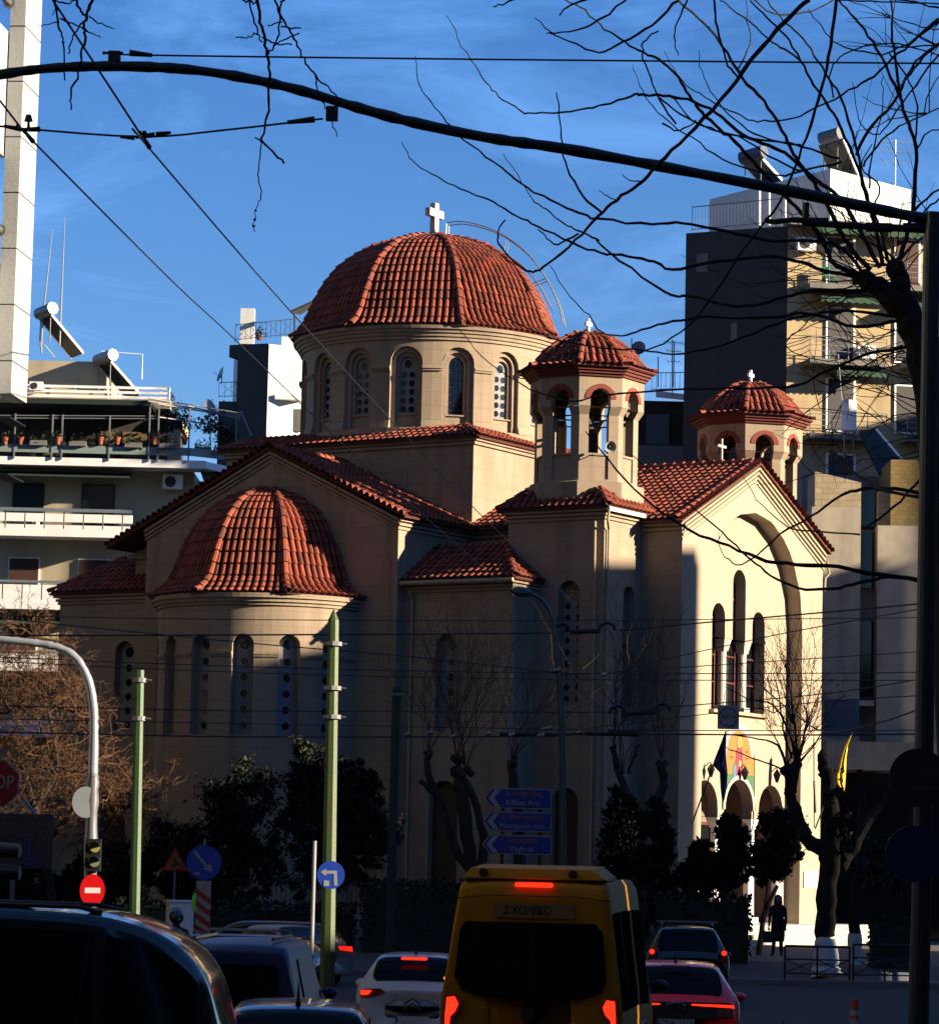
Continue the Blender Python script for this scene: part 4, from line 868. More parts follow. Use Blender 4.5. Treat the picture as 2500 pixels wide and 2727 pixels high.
def tv_antenna(c, h, lb, sc=1.0, U=V((1, .2, 0))):
    c = V(c); U = U.normalized(); t0 = thing('tv_antenna', lb, 'antenna', c); k = MB(); k.tube([c, c+UZ*h], .03, 6); k.build('mast', STEEL, t0); k = MB()
    for z_, n, l in ((h*.97, 9, .9), (h*.78, 8, .7), (h*.55, 4, .6)):
        k.tube([c+UZ*z_-U*l*sc, c+UZ*z_+U*l*sc], .015, 4)
        for i in range(n): p = c+UZ*z_+U*(-l+2*l*i/(n-1))*sc; k.tube([p-V((-.1, .3, .25))*sc, p+V((-.1, .3, .25))*sc], .01, 4)
    k.build('elements', STEEL, t0)
tv_antenna(P(2383, 505, YR+5), 2.4, 'tv antenna with three element groups on the yellow building')
tv_antenna(P(1793, 1030, 150), 2.2, 'thin tv antenna mast between the dome and the yellow building', .5)
k = MB(); 
for px, y0, y1 in ((1682, 948, 900), (1752, 1010, 950), (1790, 1035, 905)): k.tube([P(px, y0+20, 152), P(px, y1, 152)], .03, 5)
tag(k.build('whip_antenna', STEEL), 'thin bare masts rising between left bell tower and yellow building', 'antenna')
# ================================================================ BETWEEN THE TOWERS
t0 = thing('low_house', 'low grey roof house with white parapet seen between the bell towers', 'building', (PX(1780, 1200, 150), 153, 0))
k = MB(); k.bx(PX(1690, 1200, 150), PX(1900, 1200, 150), 150, 158, 0, PZ(1780, 1187, 150)); k.build('wall', mat('pale_grey_wall', (.36, .36, .38), .9, .1, 1), t0)
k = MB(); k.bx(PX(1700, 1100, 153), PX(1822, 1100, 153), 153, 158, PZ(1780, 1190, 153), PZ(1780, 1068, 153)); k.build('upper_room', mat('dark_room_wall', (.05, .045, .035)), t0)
k = MB(); k.hexa([P(1746, 1058, 152.5), P(1828, 1066, 152.5), P(1828, 1066, 158), P(1746, 1058, 158)]+[P(1746, 1040, 152.5), P(1828, 1050, 152.5), P(1828, 1050, 158), P(1746, 1040, 158)]); k.build('roof_slab', WHITE, t0)
k = MB(); k.bx(PX(1722, 1120, 152.8), PX(1782, 1120, 152.8), 152.8, 153, PZ(1750, 1185, 153), PZ(1750, 1105, 153)); k.build('window', mat('pale_blue_panel', (.2, .22, .26)), t0)
rail([P(1735, 1042, 153), P(1822, 1040, 153)], .9, .2, 'roof_railing', '', t0, STEEL, False)
dish(P(1700, 955, 152), .35, 'white round satellite dish peeking behind the left bell tower', V((-.2, -.95, .2)))
k = MB(); q = [C(-1, -4.9, 15.9), C(9, -4.9, 15.9)]
# ================================================================ LOWER RIGHT BUILDING
YL = 133.0
def LX(px, py=1500): return PX(px, py, YL)
def LZ(py, px=2300): return PZ(px, py, YL)
lb_ = thing('weathered_building', 'weathered pale building with bare stone upper wall right of the church', 'building', (LX(2330), YL+4, 0))
OLD = mat('old_plaster', (.80, .70, .54), .95, .22, .9, .3, 20, stain=.35)
STONE = mat('stone_blocks', (.85, .70, .46), .95, .2, 2, .3, 20, extra=brickify(.5, .25, (.8, .78, .72), .025, .5))
YBR = mat('yellow_brick', (.50, .36, .13), .95, .2, 2, .3, 20, extra=brickify(.35, .17, (.85, .8, .7), .02, .5))
k = MB(); k.bx(LX(2160), LX(2291), YL, YL+8, 0, LZ(1352)); k.bx(LX(2291), LX(2336), YL+1.2, YL+8, 0, LZ(1402)); k.bx(LX(2336), LX(2520), YL+.001, YL+8, 0, LZ(1398)); k.build('wall', OLD, lb_)
k = MB(); k.hexa([V((LX(2168), YL+.02, LZ(1352))), V((LX(2291), YL+.02, LZ(1352))), V((LX(2291), YL+3, LZ(1352))), V((LX(2168), YL+3, LZ(1352))), V((LX(2168), YL+.02, LZ(1258))), V((LX(2291), YL+.02, LZ(1285))), V((LX(2291), YL+3, LZ(1285))), V((LX(2168), YL+3, LZ(1258)))]); k.build('stone_wall', STONE, lb_)
k = MB(); k.bx(LX(2340), LX(2372), YL+.3, YL+3, LZ(1398), LZ(1305)); k.build('stone_wall', STONE, lb_)
k = MB(); k.bx(LX(2370), LX(2520), YL+.02, YL+4, LZ(1398), LZ(1222)); k.build('brick_wall', YBR, lb_)
k = MB(); k.bx(LX(2160), LX(2380), YL+4, YL+9, LZ(1400), LZ(1235)); k.build('roof_room', mat('pale_grey_wall', (.36, .36, .38)), lb_)
for y0, y1 in ((1410, 1560), (1650, 1860), (1290, 1395)): k = MB(); k.bx(LX(2292), LX(2335), YL+.9, YL+1.19, LZ(y1), LZ(y0)); k.build('window', GLASS, lb_)
k = MB(); k.bx(LX(2200), LX(2290), YL+3.9, YL+3.99, LZ(1330), LZ(1250)); k.build('window', GLASS, lb_)
k = MB(); k.bx(LX(2210), LX(2330), YL-.02, YL+1.2, LZ(1880), LZ(1865)); k.build('ledge', OLD, lb_)
k = MB(); k.bx(LX(2195), LX(2560), YL-1.6, YL, LZ(2055), LZ(1980)); k.build('shop_canopy', OLD, lb_)
k = MB(); k.bx(LX(2195), LX(2520), YL-.05, YL, 0.5, LZ(2060)); k.build('shop_front', GLASS, lb_)
k = MB(); k.bx(LX(2200), LX(2290), YL-.06, YL, LZ(1960), LZ(1865)); k.build('hoarding', mat('blue_grey_hoarding', (.14, .18, .3), .7), lb_)
c = P(2260, 1148, YL+5); t0 = thing('boiler_tank', 'white upright boiler tank with solar collector on the weathered building', 'water tank', c); k = MB(); k.cyl(c, .33, c.z, c.z+1.35, 20); k.build('tank', WHITE, t0)
k = MB(); k.tube([c-V((.2, 0, 0)), c-V((.2, 0, 1.2))], .04, 6); k.tube([c+V((.2, 0, 0)), c+V((.2, 0, -1.2))], .04, 6); k.tube([c+UZ*1.2-V((.3, 0, 0)), c+V((-.5, 0, 3.4))], .025, 5); k.build('stand', STEEL, t0)
k = MB(); a, b, d_, e_ = P(2285, 1145, YL+5), P(2333, 1143, YL+5), P(2420, 1245, YL+3), P(2340, 1260, YL+3); k.add([a, b, d_, e_], [(0, 1, 2, 3)]); k.add([p-UZ*.1 for p in (a, b, d_, e_)], [(0, 1, 2, 3)]); k.build('collector', mat('collector_black', (.015,)*3), t0)
k = MB(); k.tube([b, d_], .06, 6); k.tube([P(2280, 1145, YL+5), P(2300, 1170, YL+5)], .03, 5); k.build('collector_frame', WHITE, t0)
# ================================================================ TREES
def crown(mb, c, r, ncl, nl, sz, lo=-1):
    c = V(c); r = V(r)
    for _ in range(ncl):
        while True:
            d = V((random.uniform(-1, 1), random.uniform(-1, 1), random.uniform(lo, 1)))
            if .15 < d.length < 1: break
        cc = c+V((d.x*r.x, d.y*r.y, d.z*r.z)); rr = random.uniform(.10, .26)*(r.x+r.z)/2
        for _ in range(nl):
            g_ = V((random.gauss(0, rr*.5), random.gauss(0, rr*.5), random.gauss(0, rr*.45))); p = cc+g_
            a = V((random.uniform(-1, 1), random.uniform(-1, 1), random.uniform(-1, 1))).normalized(); b = a.cross(V((random.uniform(-1, 1), random.random(), 1))).normalized(); s_ = sz*random.uniform(.6, 1.5)
            mb.quad(p-a*s_, p-b*s_*.45, p+a*s_, p+b*s_*.45)
def grow(mb, p, d, L_, r, lv, n, spread=.5, up=.1, curl=.15, tips=None):
    pts = [p]; k = 5
    for i in range(k):
        d = (d+V((random.gauss(0, curl), random.gauss(0, curl), random.gauss(0, curl)+up*.3))).normalized(); pts.append(pts[-1]+d*L_/k)
    mb.tube(pts, [r*(1-.6*i/k) for i in range(k+1)], 5 if lv > 1 else 3, caps=False)
    if tips is not None and lv == 0: tips.append(pts[-1])
    if lv > 0:
        for i in range(n):
            q = pts[random.randint(2, k)]; dd = (d+V((random.gauss(0, spread), random.gauss(0, spread), random.gauss(up, spread)))).normalized(); grow(mb, q, dd, L_*random.uniform(.45, .8), max(r*.6, .006), lv-1, n, spread, up, curl, tips)
def px_tube(mb, pts, Y, rad, n=6, dy=0.0, seg=4, jit=0.0):
    """branch through photo pixels (x, y) at depth Y (varying by dy along it); rad in pixels start -> end"""
    k = len(pts); q = []
    for i, (x, y) in enumerate(pts): q.append(P(x, y, Y+dy*i/max(1, k-1)))
    q = cr(q, seg); s = Y/FPX; m_ = len(q); r0, r1 = rad
    if jit: q = [p+V((random.gauss(0, jit), random.gauss(0, jit), random.gauss(0, jit))) for p in q]
    mb.tube(q, [(r0+(r1-r0)*i/(m_-1))*s*(1+random.uniform(-.12, .12)) for i in range(m_)], n, caps=True)
def Z(ox, oy, s, pts): return [(ox+x/s, oy+y/s) for x, y in pts]
ZB = lambda *p: Z(1700, 0, 2.31, p); ZA = lambda *p: Z(1000, 0, 2.31, p); Z3 = lambda *p: Z(1600, 250, 1.832, p); Z6 = lambda *p: Z(1600, 1200, 2.053, p); Z2 = lambda *p: Z(700, 450, 2.053, p); Z1 = lambda *p: Z(0, 0, 2.053, p)
YT = 32.0
nt_ = thing('bare_tree', 'big bare tree at the right edge whose long branches arch over the picture', 'tree', (PX(2560, 2700, YT), YT, 0))
k = MB()
px_tube(k, [(2570, 2900), (2555, 2300), (2530, 1700), (2500, 1300), (2470, 1050), (2448, 920), (2405, 830), (2345, 770), (2300, 742)], YT, (60, 24), 10, jit=.01)
px_tube(k, [(2470, 1000), (2440, 880), (2400, 780), (2382, 712)], YT, (38, 26), 9, jit=.01)
px_tube(k, [(2500, 1150), (2520, 950), (2560, 700)], YT, (40, 26), 9, jit=.01)
for x, y, r in ((2303, 738, 24), (2280, 745, 14), (2384, 712, 27), (2400, 745, 24), (2340, 760, 26), (2425, 860, 40)): k.ball(P(x, y, YT), r*YT/FPX, 9, 6)
k.build('trunk', BARKD, nt_)
k = MB()
BR = [(ZB((1400, 1700), (1240, 1650), (1180, 1590), (1130, 1480), (1060, 1380), (940, 1240), (830, 1130), (700, 990), (600, 880), (500, 790), (390, 690), (330, 610), (260, 500), (180, 400), (80, 340), (0, 310))+ZA((1500, 240), (1380, 150), (1250, 40), (1150, -10)), 7.5, 2),
 (ZB((1420, 1660), (1290, 1500), (1220, 1380), (1160, 1260), (1080, 1120), (980, 990), (930, 900), (870, 770), (770, 620), (640, 480), (540, 320), (450, 190), (350, 90), (240, 0)), 7, 3),
 (ZB((1480, 1650), (1380, 1450), (1290, 1290), (1200, 1180), (1060, 1080), (900, 940), (760, 880), (600, 800), (480, 690), (300, 610), (150, 590), (0, 575))+ZA((1600, 580), (1450, 630), (1300, 665), (1100, 690), (940, 690), (860, 655), (760, 590), (680, 500), (590, 370), (520, 260), (470, 150), (432, 95)), 6.5, 1),
 (ZB((1500, 1620), (1450, 1350), (1390, 1180), (1340, 1000), (1250, 800), (1180, 660), (1080, 520), (1000, 370), (900, 210), (790, 110), (690, 0)), 6, 2.2),
 (ZB((1600, 1650), (1660, 1400), (1690, 1250), (1710, 1000), (1700, 880), (1660, 760), (1600, 570), (1520, 400), (1440, 260), (1330, 110), (1230, 0)), 7, 3),
 (ZB((1710, 920), (1760, 830), (1848, 790)), 3, 2), (ZB((1340, 950), (1410, 800), (1500, 700), (1600, 580), (1700, 380), (1848, 260)), 5, 3),
 (ZB((1610, 590), (1580, 380), (1560, 200), (1555, -10)), 4.5, 3), (ZB((1530, 1600), (1480, 1400), (1400, 1200), (1340, 900), (1240, 600), (1150, 450), (1060, 300), (960, 190), (850, 80), (790, 0)), 5, 2),
 (ZB((840, 745), (960, 725), (1100, 655), (1300, 560), (1450, 460), (1600, 330), (1720, 220), (1848, 110)), 2.2, 4),
 (ZB((840, 745), (700, 735), (600, 695), (480, 640), (400, 590), (290, 520), (200, 390), (155, 315)), 2.5, 1), 
 (ZB((1380, 1680), (1200, 1500))+Z3((850, 715), (700, 690), (560, 660), (400, 628), (250, 635), (0, 612))+ZA((1280, 1320), (1130, 1260), (930, 1150), (800, 1050), (680, 960), (500, 815), (420, 720), (310, 590), (260, 480), (245, 340)), 5.5, 1),
 (Z3((1270, 900), (1050, 850), (900, 800), (700, 800), (520, 825), (350, 855), (230, 810), (100, 785))+ZA((1386, 1555), (1200, 1490), (1000, 1390), (870, 1330), (720, 1240), (520, 1160), (380, 1090), (250, 1010), (180, 920), (162, 865)), 5.5, 1),
 (Z3((1290, 960), (1040, 960), (900, 990), (740, 1030), (600, 1025), (450, 985), (350, 980), (200, 890), (0, 740))+ZA((1360, 1470), (1250, 1420), (1150, 1370), (1050, 1290), (960, 1220), (900, 1120), (780, 940)), 5.5, 1),
 (Z3((1450, 1100), (1250, 1140), (1050, 1075), (900, 1080), (700, 1095), (500, 1085), (350, 1110), (200, 1150), (100, 1180), (0, 1160))+Z2((1780, 800), (1680, 700), (1570, 530)), 5, 1),
 (Z3((1450, 1090), (1200, 1060), (1000, 1080), (900, 1100), (700, 1190), (500, 1250), (350, 1265), (200, 1250), (0, 1240))+Z2((1600, 930), (1300, 800), (1150, 700)), 4.5, 1),
 (Z3((1500, 1230), (1300, 1270), (1100, 1350), (950, 1420), (700, 1435), (400, 1440), (0, 1470))+Z2((1700, 1270), (1500, 1220), (1350, 1140), (1150, 980), (1060, 850)), 4.5, 1),
 (Z6((1900, 725), (1600, 690), (1300, 640), (1060, 620), (900, 600), (700, 520), (480, 430), (180, 210), (0, 0))+[(1560, 1150)], 7, 1.5),
 (Z6((1600, 690), (1450, 715), (1300, 750), (1120, 760), (960, 700), (840, 620), (700, 480), (520, 330), (280, 120), (160, 20)), 5, 1),
 (Z6((1900, 265), (1600, 210), (1430, 210), (1300, 250), (1150, 360), (980, 460), (840, 580), (740, 622), (660, 560), (640, 450)), 5.5, 1),
 (Z6((1880, 90), (1750, 160), (1600, 310), (1460, 415)), 5, 3), (Z6((1420, 455), (1100, 440), (1000, 400), (880, 300), (780, 150)), 2.5, 1), (Z6((1250, 0), (1400, 130), (1550, 220), (1848, 265)), 5, 4),
 (ZB((1240, -5), (1500, 10), (1848, 20)), 2.5, 2), (ZB((1848, 180), (1700, 150), (1550, 100), (1400, 40), (1280, 0)), 2.2, 1), (ZB((1848, 130), (1700, 240), (1500, 330), (1300, 300), (1200, 250), (1100, 130), (1040, 50)), 3, 1),
 (ZB((1200, 600), (1180, 450), (1240, 350), (1400, 280), (1600, 270), (1848, 340)), 2.5, 2), (ZB((1420, 1150), (1440, 950), (1500, 650), (1500, 470)), 3, 1), (ZB((1380, 1020), (1500, 860), (1640, 760), (1848, 660)), 3, 2),
 (ZB((1848, 330), (1700, 520), (1560, 720), (1480, 820), (1400, 800), (1340, 700), (1320, 510)), 3, 1.2), (ZB((610, 420), (650, 350), (690, 240), (670, 130), (660, 0)), 2.5, 1.5),
 (ZB((1230, 980), (1000, 900), (760, 840), (600, 740), (470, 600), (390, 440), (370, 310)), 3.5, 1), (ZB((1250, 1000), (1000, 1050), (880, 1080), (760, 1060), (560, 1000), (380, 880), (200, 760), (60, 620), (0, 500))+ZA((1580, 395),), 3.5, 1),
 (ZB((1848, 270), (1750, 350), (1650, 480), (1620, 520)), 4, 3), (ZB((1700, 1290), (1848, 1160)), 4, 3), (ZB((1750, 1300), (1848, 1220)), 3, 3), (ZB((1700, 900), (1715, 700), (1690, 560), (1630, 440), (1540, 330)), 3, 2),
 (ZB((1430, 1300), (1480, 1150), (1370, 1020), (1440, 880)), 3, 1.5), (ZB((1560, 1650), (1700, 1500), (1848, 1380)), 5, 3), (ZB((1600, 1700), (1540, 1560), (1400, 1480), (1300, 1400), (1250, 1300)), 3, 2), (ZB((700, -10), (820, 80), (930, 90), (1060, 65), (1200, 0)), 2.5, 2),
 (Z3((1300, 980), (1200, 1000), (1050, 1080), (930, 1180), (800, 1250)), 3, 1), (Z3((1480, 1250), (1350, 1290), (1200, 1400), (1000, 1560), (880, 1660)), 2.5, 1), (Z3((1100, 1100), (960, 1160), (900, 1230), (1010, 1290), (1150, 1300), (1300, 1220), (1440, 1170)), 1.6, 1.5),
 (ZB((500, 0), (640, 100), (800, 240), (900, 300), (1000, 370)), 2, 3), (ZB((1848, 50), (1700, 10), (1540, -8)), 3, 2), (ZB((200, 580), (330, 740), (480, 800), (640, 850), (800, 950), (1000, 1050)), 2, 3)]
for i, (pts, r0_, r1_) in enumerate(BR): px_tube(k, pts, YT, (r0_, r1_), 6, dy=((i*37) % 11-5)*.35, jit=.006)
for x, y in [(2303, 735), (2384, 705), (2400, 740), (2290, 745), (2450, 800), (2490, 600), (2470, 300), (2490, 120)]*4:
    grow(k, P(x+random.gauss(0, 8), y, YT), V((random.gauss(-.5, .8), random.gauss(0, .4), random.gauss(.5, .6))).normalized(), random.uniform(.6, 1.5), .009, 1, 3, .5, .15, .14)
NB = [(ZB((1050, 0), (900, 130), (700, 360), (500, 620), (300, 830), (120, 1010), (0, 1130))+ZA((1480, 1230), (1370, 1330), (1230, 1480), (1060, 1620), (970, 1670), (880, 1640), (790, 1540), (750, 1450), (795, 1350)), 6.5, 2),
 (ZA((1250, 1440), (1180, 1470), (1100, 1500), (1040, 1450), (1000, 1410)), 3, 1.5), (ZA((1390, 1310), (1270, 1200), (1180, 1030), (1150, 880), (1130, 700), (1120, 565)), 3.5, 1.5), (ZA((1480, 1230), (1420, 1200), (1370, 1165)), 2, 1), (ZA((1630, 1110), (1580, 1115), (1510, 1065)), 2.5, 1),
 (ZB((1215, -10), (1180, 280), (1120, 560), (1050, 780), (960, 1040), (830, 1300))+Z3((700, 750), (500, 1050), (350, 1190), (180, 1265)), 5.5, 2),
 (ZA((1860, 0), (1700, 150), (1520, 260), (1370, 320), (1230, 270), (1100, 210), (1050, 170), (975, 100)), 4, 1.2), (ZA((1550, -10), (1400, 110), (1300, 160), (1150, 200), (1050, 200)), 3.5, 2), (ZA((1310, -10), (1200, 30), (1130, 95)), 3.5, 2), (ZA((860, -10), (800, 15), (725, 40)), 3, 2),
 (ZB((470, -10), (480, 130), (520, 290), (550, 400), (610, 470)), 3.5, 3), (ZA((1740, 185), (1660, 240), (1640, 330), (1690, 480), (1750, 620), (1848, 760)), 2, 3), (ZB((150, 760), (250, 800), (350, 740)), 3, 2), (ZB((300, -10), (240, 130), (220, 250), (245, 340)), 3, 1.5), (ZB((130, 600), (260, 700), (440, 790), (700, 850), (1000, 890)), 2.5, 3)]
for x, y in [(2395, 850), (2410, 930), (2425, 1000), (2440, 1080), (2450, 1180)]*5:
    grow(k, P(x+random.gauss(0, 8), y+random.gauss(0, 20), YT), V((-1, random.gauss(0, .3), random.gauss(-.1, .45))).normalized(), random.uniform(.5, 1.2), .007, 1, 3, .45, .1, .16)
for i, (pts, r0_, r1_) in enumerate(NB): px_tube(k, pts, 22.0, (r0_, r1_), 6, jit=.004)
k.build('crown', BARKD, nt_)
TWL = [(Z1((515, -20), (470, 90), (462, 200), (440, 330), (390, 510), (393, 600)), 5, 2), (Z1((420, -10), (435, 50), (470, 80)), 4, 3), (Z1((298, -10), (320, 130), (345, 230), (352, 430)), 3.5, 2), (Z1((320, 120), (210, 140)), 2, 1), (Z1((330, 100), (440, 150), (555, 205)), 2.5, 1.5), (Z1((480, 90), (540, 120), (620, 155)), 2.5, 1.5), (Z1((460, 110), (400, 200), (375, 285)), 2.5, 2), (Z1((300, 10), (380, 15), (430, -5)), 2.5, 2), (Z1((310, 40), (285, 80)), 2, 1)]
TWR = [(Z1((1400, -20), (1430, 120), (1455, 270), (1470, 420), (1465, 600), (1430, 760)), 5, 3), (Z1((1430, 760), (1410, 950), (1425, 1050), (1395, 1150), (1388, 1260)), 2, 1.2), (Z1((1500, -10), (1540, 90), (1600, 190), (1660, 320), (1740, 430), (1830, 520), (1860, 570)), 3.5, 2), (Z1((1360, -10), (1400, 150), (1430, 230)), 3, 2), (Z1((1550, -10), (1530, 60), (1520, 200), (1470, 290)), 3, 2.5),
 (Z1((1430, 200), (1520, 235), (1600, 240)), 2.5, 2), (Z1((1410, 180), (1350, 205), (1290, 200)), 2.5, 1.5), (Z1((1540, 150), (1650, 155)), 2.5, 2), (Z1((1640, 180), (1500, 240)), 2.5, 2), (Z1((1430, 770), (1550, 890)), 3, 3), (Z1((1430, 770), (1395, 750)), 2.5, 2), (Z1((1720, 400), (1745, 520), (1800, 620), (1840, 745)), 2.5, 1.5), (Z1((1470, 140), (1540, 120)), 2, 2), (Z1((1320, -5), (1400, 15)), 3, 3)]
for nm, tw, lb in (('l', TWL, 'short dark twigs hanging into the top left corner'), ('r', TWR, 'long dark hanging twig with side shoots left of top centre')):
    k = MB()
    for pts, r0_, r1_ in tw:
        px_tube(k, pts, 14.0, (r0_, r1_), 6, seg=6, jit=.0035)
    for x, y, r in (((1399, 1150, 6), (1392, 1200, 9), (1387, 1235, 9)) if nm == 'r' else ((350, 230, 5),)): k.ball(P(x/2.053, y/2.053, 14), r/2.053*14/FPX, 6, 4)
    tag(k.build('hanging_branch', BARKD), lb, 'branch')
# ---- brown twiggy tree on the left, at the churchyard
t0 = thing('bare_tree', 'brown bare tree with a dense mass of fine twigs on the left', 'tree', (PX(120, 2400, 99), 99, .45))
k = MB(); px_tube(k, [(150, 2520), (130, 2330), (100, 2180), (60, 2050)], 99, (14, 8), 8); px_tube(k, [(120, 2250), (200, 2150), (240, 2050)], 99, (9, 5), 7); px_tube(k, [(90, 2150), (150, 2050), (130, 1900)], 99, (8, 5), 7); k.build('trunk', BARK, t0)
k = MB()
for x, y in ((60, 2050), (240, 2050), (130, 1900), (100, 2180), (200, 2150), (20, 1900), (150, 2000), (290, 2120), (60, 1800), (200, 1900), (10, 2050), (340, 2150), (100, 1700), (20, 2200)):
    p = P(x, y, 99+random.uniform(-1.5, 1.5))
    for _ in range(9): grow(k, p, V((random.gauss(0, 1), random.gauss(0, .5), random.gauss(.5, .6))).normalized(), random.uniform(.8, 1.8), .028, 3, 4, .65, .0, .32)
k.build('crown', TWIG, t0)
# ---- pollarded trees in front of the church
LEAFY = mat('dry_yellow_leaf', (.24, .15, .02), .8, .4, 3)
def pollard(Y, limbs, knobs, lb, leaves_=()):
    bx_, by_ = limbs[0][0][0]; t0 = thing('pollarded_tree', lb, 'tree', (PX(bx_, by_, Y), Y, .3), 'pollarded trees before the church'); k = MB()
    for pts, r0_, r1_ in limbs: px_tube(k, pts, Y, (r0_, r1_), 8, jit=.03)
    for x, y, r in knobs:
        for _ in range(5): k.ball(P(x+random.gauss(0, r*.5), y+random.gauss(0, r*.5), Y+random.gauss(0, .1)), r*random.uniform(.5, .8)*Y/FPX, 7, 5)
    k.build('trunk', BARK, t0); k = MB()
    for x, y, r in knobs:
        for _ in range(7): grow(k, P(x, y-r*.5, Y), V((random.gauss(0, .35), random.gauss(0, .3), 1)).normalized(), random.uniform(1.6, 3.4), .018, 2, 4, .45, .25, .18)
    k.build('crown', mat('shoot_bark', (.10, .06, .035), .9, .3, 4), t0)
    if leaves_:
        k = MB()
        for x, y in leaves_:
            for _ in range(70):
                p = P(x, y, Y)+V((random.gauss(0, .18), random.gauss(0, .2), random.gauss(0, .28))); a = V((random.gauss(0, .3), random.gauss(0, .3), 1)).normalized(); b = a.cross(V((random.gauss(0, 1), 1, 0))).normalized(); k.quad(p-a*.05, p-b*.015, p+a*.05, p+b*.015)
        k.build('leaves', LEAFY, t0)
pollard(100, [([(1265, 2500), (1262, 2330), (1240, 2200), (1225, 2090), (1215, 2035)], 20, 17), ([(1262, 2330), (1210, 2260), (1190, 2180), (1160, 2120), (1125, 2085)], 13, 7), ([(1275, 2350), (1290, 2250), (1270, 2150), (1240, 2080)], 14, 9), ([(1225, 2290), (1180, 2150), (1140, 2060), (1142, 2000)], 10, 9)],
        [(1215, 2025, 16), (1142, 2010, 12), (1240, 2060, 14)], 'twin stemmed pollarded tree with a few yellow leaves, left of the blue road signs', [(1172, 1650), (1135, 1700), (1175, 1735), (1107, 1725), (1155, 1800), (1212, 1720), (1282, 1660), (1330, 1650), (1025, 1770)])
pollard(98, [([(1375, 2500), (1380, 2300), (1375, 2150), (1365, 2060), (1362, 2020)], 18, 12)], [(1362, 2028, 12)], 'single gnarled pollarded tree behind the blue road signs')
pollard(99, [([(1690, 2520), (1680, 2300), (1690, 2180), (1660, 2100), (1640, 2030), (1632, 1990)], 17, 7), ([(1670, 2060), (1690, 2010), (1700, 1985)], 5, 4)], [(1634, 1990, 7), (1655, 2060, 9)], 'gnarled pollarded tree rising from the dark conifer')
pollard(101, [([(1790, 2520), (1760, 2300), (1752, 2150), (1765, 2080), (1762, 2030)], 16, 11)], [(1762, 2028, 12)], 'thick stubby pollarded tree left of the church facade')
# ---- big forked tree with whitewashed foot right of the facade
YW = 88.5
t0 = thing('forked_tree', 'big forked tree with whitewashed foot right of the facade', 'tree', (PX(2200, 2590, YW), YW, .14))
k = MB(); px_tube(k, [(2198, 2500), (2200, 2400), (2208, 2300), (2200, 2250)], YW, (26, 30), 12, jit=.02)
px_tube(k, [(2195, 2270), (2150, 2235), (2120, 2170), (2103, 2110), (2110, 2060), (2125, 2035)], YW, (20, 13), 10, jit=.03); px_tube(k, [(2105, 2110), (2098, 2060), (2092, 2045)], YW, (12, 9), 8, jit=.02)
px_tube(k, [(2212, 2280), (2215, 2180), (2205, 2090), (2195, 2045), (2188, 2010)], YW, (24, 14), 10, jit=.03); px_tube(k, [(2210, 2080), (2190, 2068), (2178, 2062)], YW, (10, 3), 7)
px_tube(k, [(2240, 2310), (2275, 2260), (2310, 2190), (2350, 2140), (2380, 2110)], YW, (14, 10), 9, jit=.03)
for x, y in ((2125, 2035), (2095, 2050), (2192, 2015), (2380, 2110), (2106, 2105)):
    for _ in range(4): k.ball(P(x+random.gauss(0, 7), y+random.gauss(0, 7), YW), random.uniform(8, 13)*YW/FPX, 7, 5)
k.build('trunk', BARKD, t0)
k = MB(); px_tube(k, [(2200, 2600), (2199, 2560), (2198, 2497)], YW-.02, (40, 26.5), 14, jit=.01); k.build('whitewash', mat('whitewash', (.62, .63, .65), .9, .1, 5, stain=.3, full=True), t0)
k = MB()
for pts, a, b in (([(2120, 2030), (2100, 1950), (2060, 1880), (1990, 1860), (1930, 1830)], 4, 1), ([(2125, 2030), (2118, 1950), (2110, 1880), (2095, 1800)], 4, 1), ([(2128, 2030), (2140, 1960), (2160, 1900), (2190, 1820)], 4, 1), ([(2095, 2050), (2070, 1985), (2000, 1965), (1930, 1955)], 4, 1.2), ([(2095, 2055), (2050, 2035), (1990, 2015), (1930, 1990)], 3, 1), ([(2130, 2030), (2170, 1980), (2200, 1930)], 3.5, 1), ([(2108, 2020), (2085, 1940), (2075, 1860), (2060, 1790)], 3.5, 1)): px_tube(k, pts, YW, (a, b), 5, jit=.01)
for x, y, n in ((2122, 2020, 9), (2095, 2040, 6), (2110, 1930, 5), (2060, 1900, 4), (2150, 1930, 4)):
    for _ in range(n): grow(k, P(x, y, YW), V((random.gauss(0, .55), random.gauss(0, .3), 1)).normalized(), random.uniform(1.0, 2.2), .016, 2, 4, .45, .2, .16)
k.build('crown', BARKD, t0)
k = MB(); crown(k, P(2238, 2190, YW-.3), (.3, .3, 1.0), 18, 60, .06); k.build('ivy', LEAFD, t0)
t0 = thing('street_tree', 'second trunk with whitewashed foot just behind the guard rail', 'tree', (PX(2275, 2570, 91), 91, .3))
k = MB(); px_tube(k, [(2276, 2490), (2282, 2350), (2300, 2200), (2290, 2050)], 91, (18, 9), 9, jit=.02)
k.build('trunk', BARKD, t0); k = MB(); px_tube(k, [(2275, 2570), (2276, 2487)], 91, (19, 17.5), 10); k.build('whitewash', MATS['whitewash'], t0)
k = MB(); crown(k, P(2255, 2310, 90.5), (.5, .4, .7), 14, 60, .07); crown(k, P(2380, 2300, 92), (1.2, .8, .9), 20, 90, .08); k.build('crown', LEAFG, t0)
